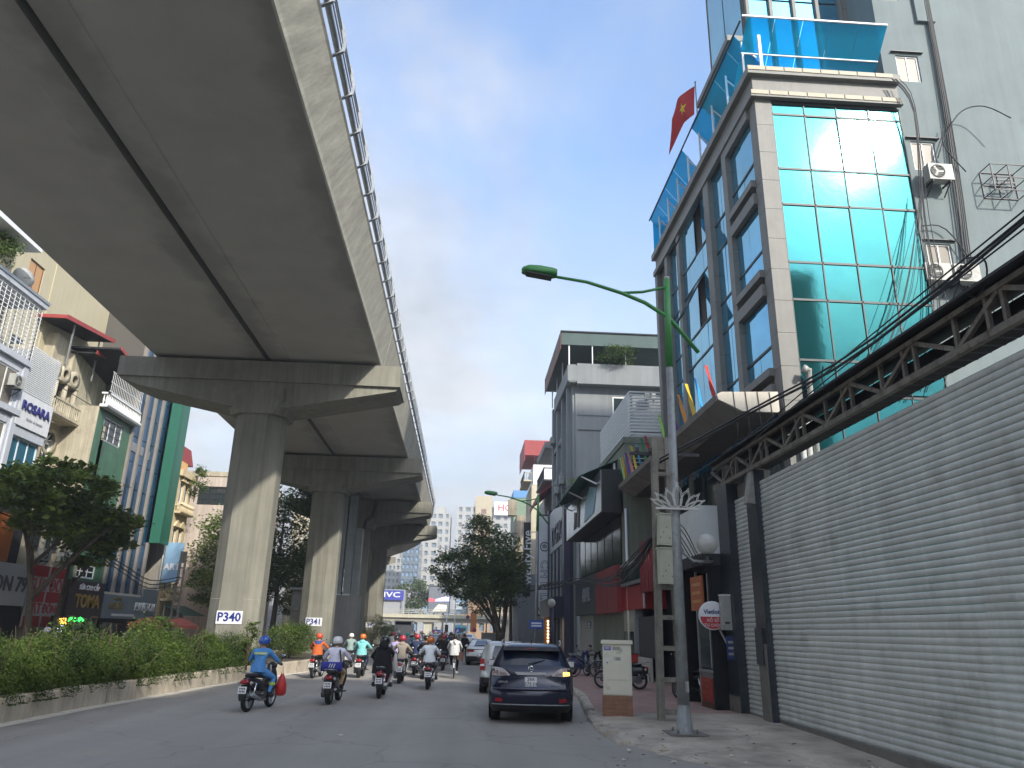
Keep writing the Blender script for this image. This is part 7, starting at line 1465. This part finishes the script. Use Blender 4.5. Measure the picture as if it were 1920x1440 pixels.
# cyclist
q = E('bicycle', 'old city bicycle ridden by the woman in the light grey blouse', 'bicycle', (-.34,33.6,0))
def bicycle(o):
    for yy in (-.52,.52):
        w_ = MB().lathe([(.02,-.03),(.03,-.03),(.03,.03),(.02,.03)], STEEL, 8, axis='X').build('wheel', o, (0,yy,.33)); MB().lathe([(.3,-.018),(.33,-.012),(.335,0),(.33,.012),(.3,.018),(.3,-.018)], RUBBER, 26, axis='X').build('tyre', w_)
        sp_ = MB().lathe([(.288,-.012),(.3,-.012),(.3,.012),(.288,.012),(.288,-.012)], STEEL, 26, axis='X')
        for a in range(10): sp_.tube([(0,0,0),(0,.29*math.cos(a*.628),.29*math.sin(a*.628))], .003, STEEL, 3)
        sp_.build('rim', w_)
    f = MB()
    for a, b in (((0,-.08,.3),(0,-.2,.85)),((0,-.08,.3),(0,.36,.72)),((0,-.14,.6),(0,.36,.8)),((0,-.08,.3),(0,-.52,.33)),((0,-.17,.7),(0,-.52,.33)),((0,.33,.98),(0,.4,.7)),((0,.4,.7),(0,.52,.33))): f.tube([a,b], .016, PANEL, 7)
    f.tube([(-.26,.3,1.03),(-.15,.36,1.05),(0,.34,1.0),(.15,.36,1.05),(.26,.3,1.03)], .012, CHROME, 6); f.build('frame', o)
    MB().loft([ov(-.36,.9,.05,.02),ov(-.33,.9,.11,.035),ov(-.2,.9,.07,.03),ov(-.06,.9,.03,.02)], SEATM).build('saddle', o)
    MB().cyl((-.03,-.08,.3),.09,.06,IRON,14,axis='X').bar((-.08,-.08,.3),(-.08,.0,.42),.02,STEEL).bar((.08,-.08,.3),(.08,-.16,.18),.02,STEEL).build('crank', o)
    MB().box((-.07,-.78,.68),(.07,-.3,.7),STEEL).bar((.07,-.6,.68),(.04,-.52,.33),.012,STEEL).bar((-.07,-.6,.68),(-.04,-.52,.33),.012,STEEL).build('rack', o); MB().box((-.03,-.88,.42),(.03,-.86,.62),WHB).build('mudguard', o)
bicycle(q); p = person('woman cyclist in a loose light grey blouse with dark hair', (-.34,33.6,0), 'cycle', CLT, CBLK, shoes=CLT, hair=True); hem(p, CLT, y=-.25, z=.9, w=.23, d=.2, h=.4)
MB().tube([(-.1,-.12,1.5),(-.02,-.33,1.4),(.12,-.36,1.15),(.2,-.3,1.0)], .015, CBLK, 6).build('strap', p)
q = E('shoulder_bag', 'dark brown shoulder bag at the right hip of the woman cyclist', 'bag', (-.1,33.3,.72)); MB().prism([(-.14,0),(.14,0),(.15,.28),(-.13,.3)], -.06, .06, M('brown_leather', (.05,.022,.018), .5)).prism([(-.145,.14),(.145,.14),(.155,.29),(-.135,.31)], -.07, -.061, M('brown_leather', (.05,.022,.018), .5)).build('bag', q)
person('man in black walking along the right side of the road far ahead', (.1,50.5,0), 'walk', CBLK, CBLK, group='people on foot')
# people beyond the hedge
person('person in a grey shirt with a face mask riding toward us beyond the hedge', (-17.0,36.2,0), 'ride', cloth('dusty_grey',(.3,.3,.34)), CD, helm=H['black'], rz=math.pi); bike('S', 'scooter of the masked rider beyond the hedge', -17.0, 36.2, 'black', math.pi)
MB().sphere((0,.0,0), .075, CLT, 12, 6, (1,.7,.7)).build('face_mask', [o for o in COL.objects if o.get('label','').startswith('person in a grey shirt')][0], (0,-.055,1.46))
person('person in a white helmet riding low beyond the hedge at the far left', (-16.8,32.6,0), 'ride', CNV, CD, helm=H['white'], rz=math.pi); bike('U', 'motorbike of the white helmeted rider beyond the hedge', -16.8, 32.6, 'black', math.pi)
# parked two wheelers on the right pavement
for (st, x, y, col, rz, lb) in (('S',5.2,34.8,'blueb',R(200),'dark blue scooter parked on the pavement behind the beige cabinet'),('U',6.1,35.6,'black',R(175),'black motorbike parked next to the dark blue scooter'),('U',6.6,22.6,'black',R(20),'black motorbike parked in the dark passage left of the kiosk'),('S',5.4,26.8,'black',R(70),'black scooter parked behind the lattice power pole'),('S',5.0,70,'white',R(100),'pale scooter parked under the far shade trees'),('U',5.2,77,'greyb',R(90),'grey motorbike parked under the far shade trees'),('U',4.9,62,'black',R(80),'black motorbike parked beside the tree trunks')):
    o = bike(st, lb, x, y, col, rz); o.location.z = .13; o['group'] = 'two wheelers parked on the right pavement'
q = E('parked_bicycle', 'old bicycle leaning beside the beige cabinet on the right pavement', 'bicycle', (5.15,33.0,.13), R(75)); bicycle(q)
# ================================================================ THIN HAZE
hz_ = MB().box((-390,-260,-1.2),(390,650,64),None or M('haze', (1,1,1))); hm_ = hz_.build('haze', kind='stuff')
m = MATS['haze']; m.node_tree.nodes.clear(); o_ = m.node_tree.nodes.new('ShaderNodeOutputMaterial'); v_ = m.node_tree.nodes.new('ShaderNodeVolumePrincipled'); v_.inputs['Color'].default_value = (.86,.92,1,1); v_.inputs['Density'].default_value = .0011; v_.inputs['Anisotropy'].default_value = .2; m.node_tree.links.new(v_.outputs[0], o_.inputs['Volume'])
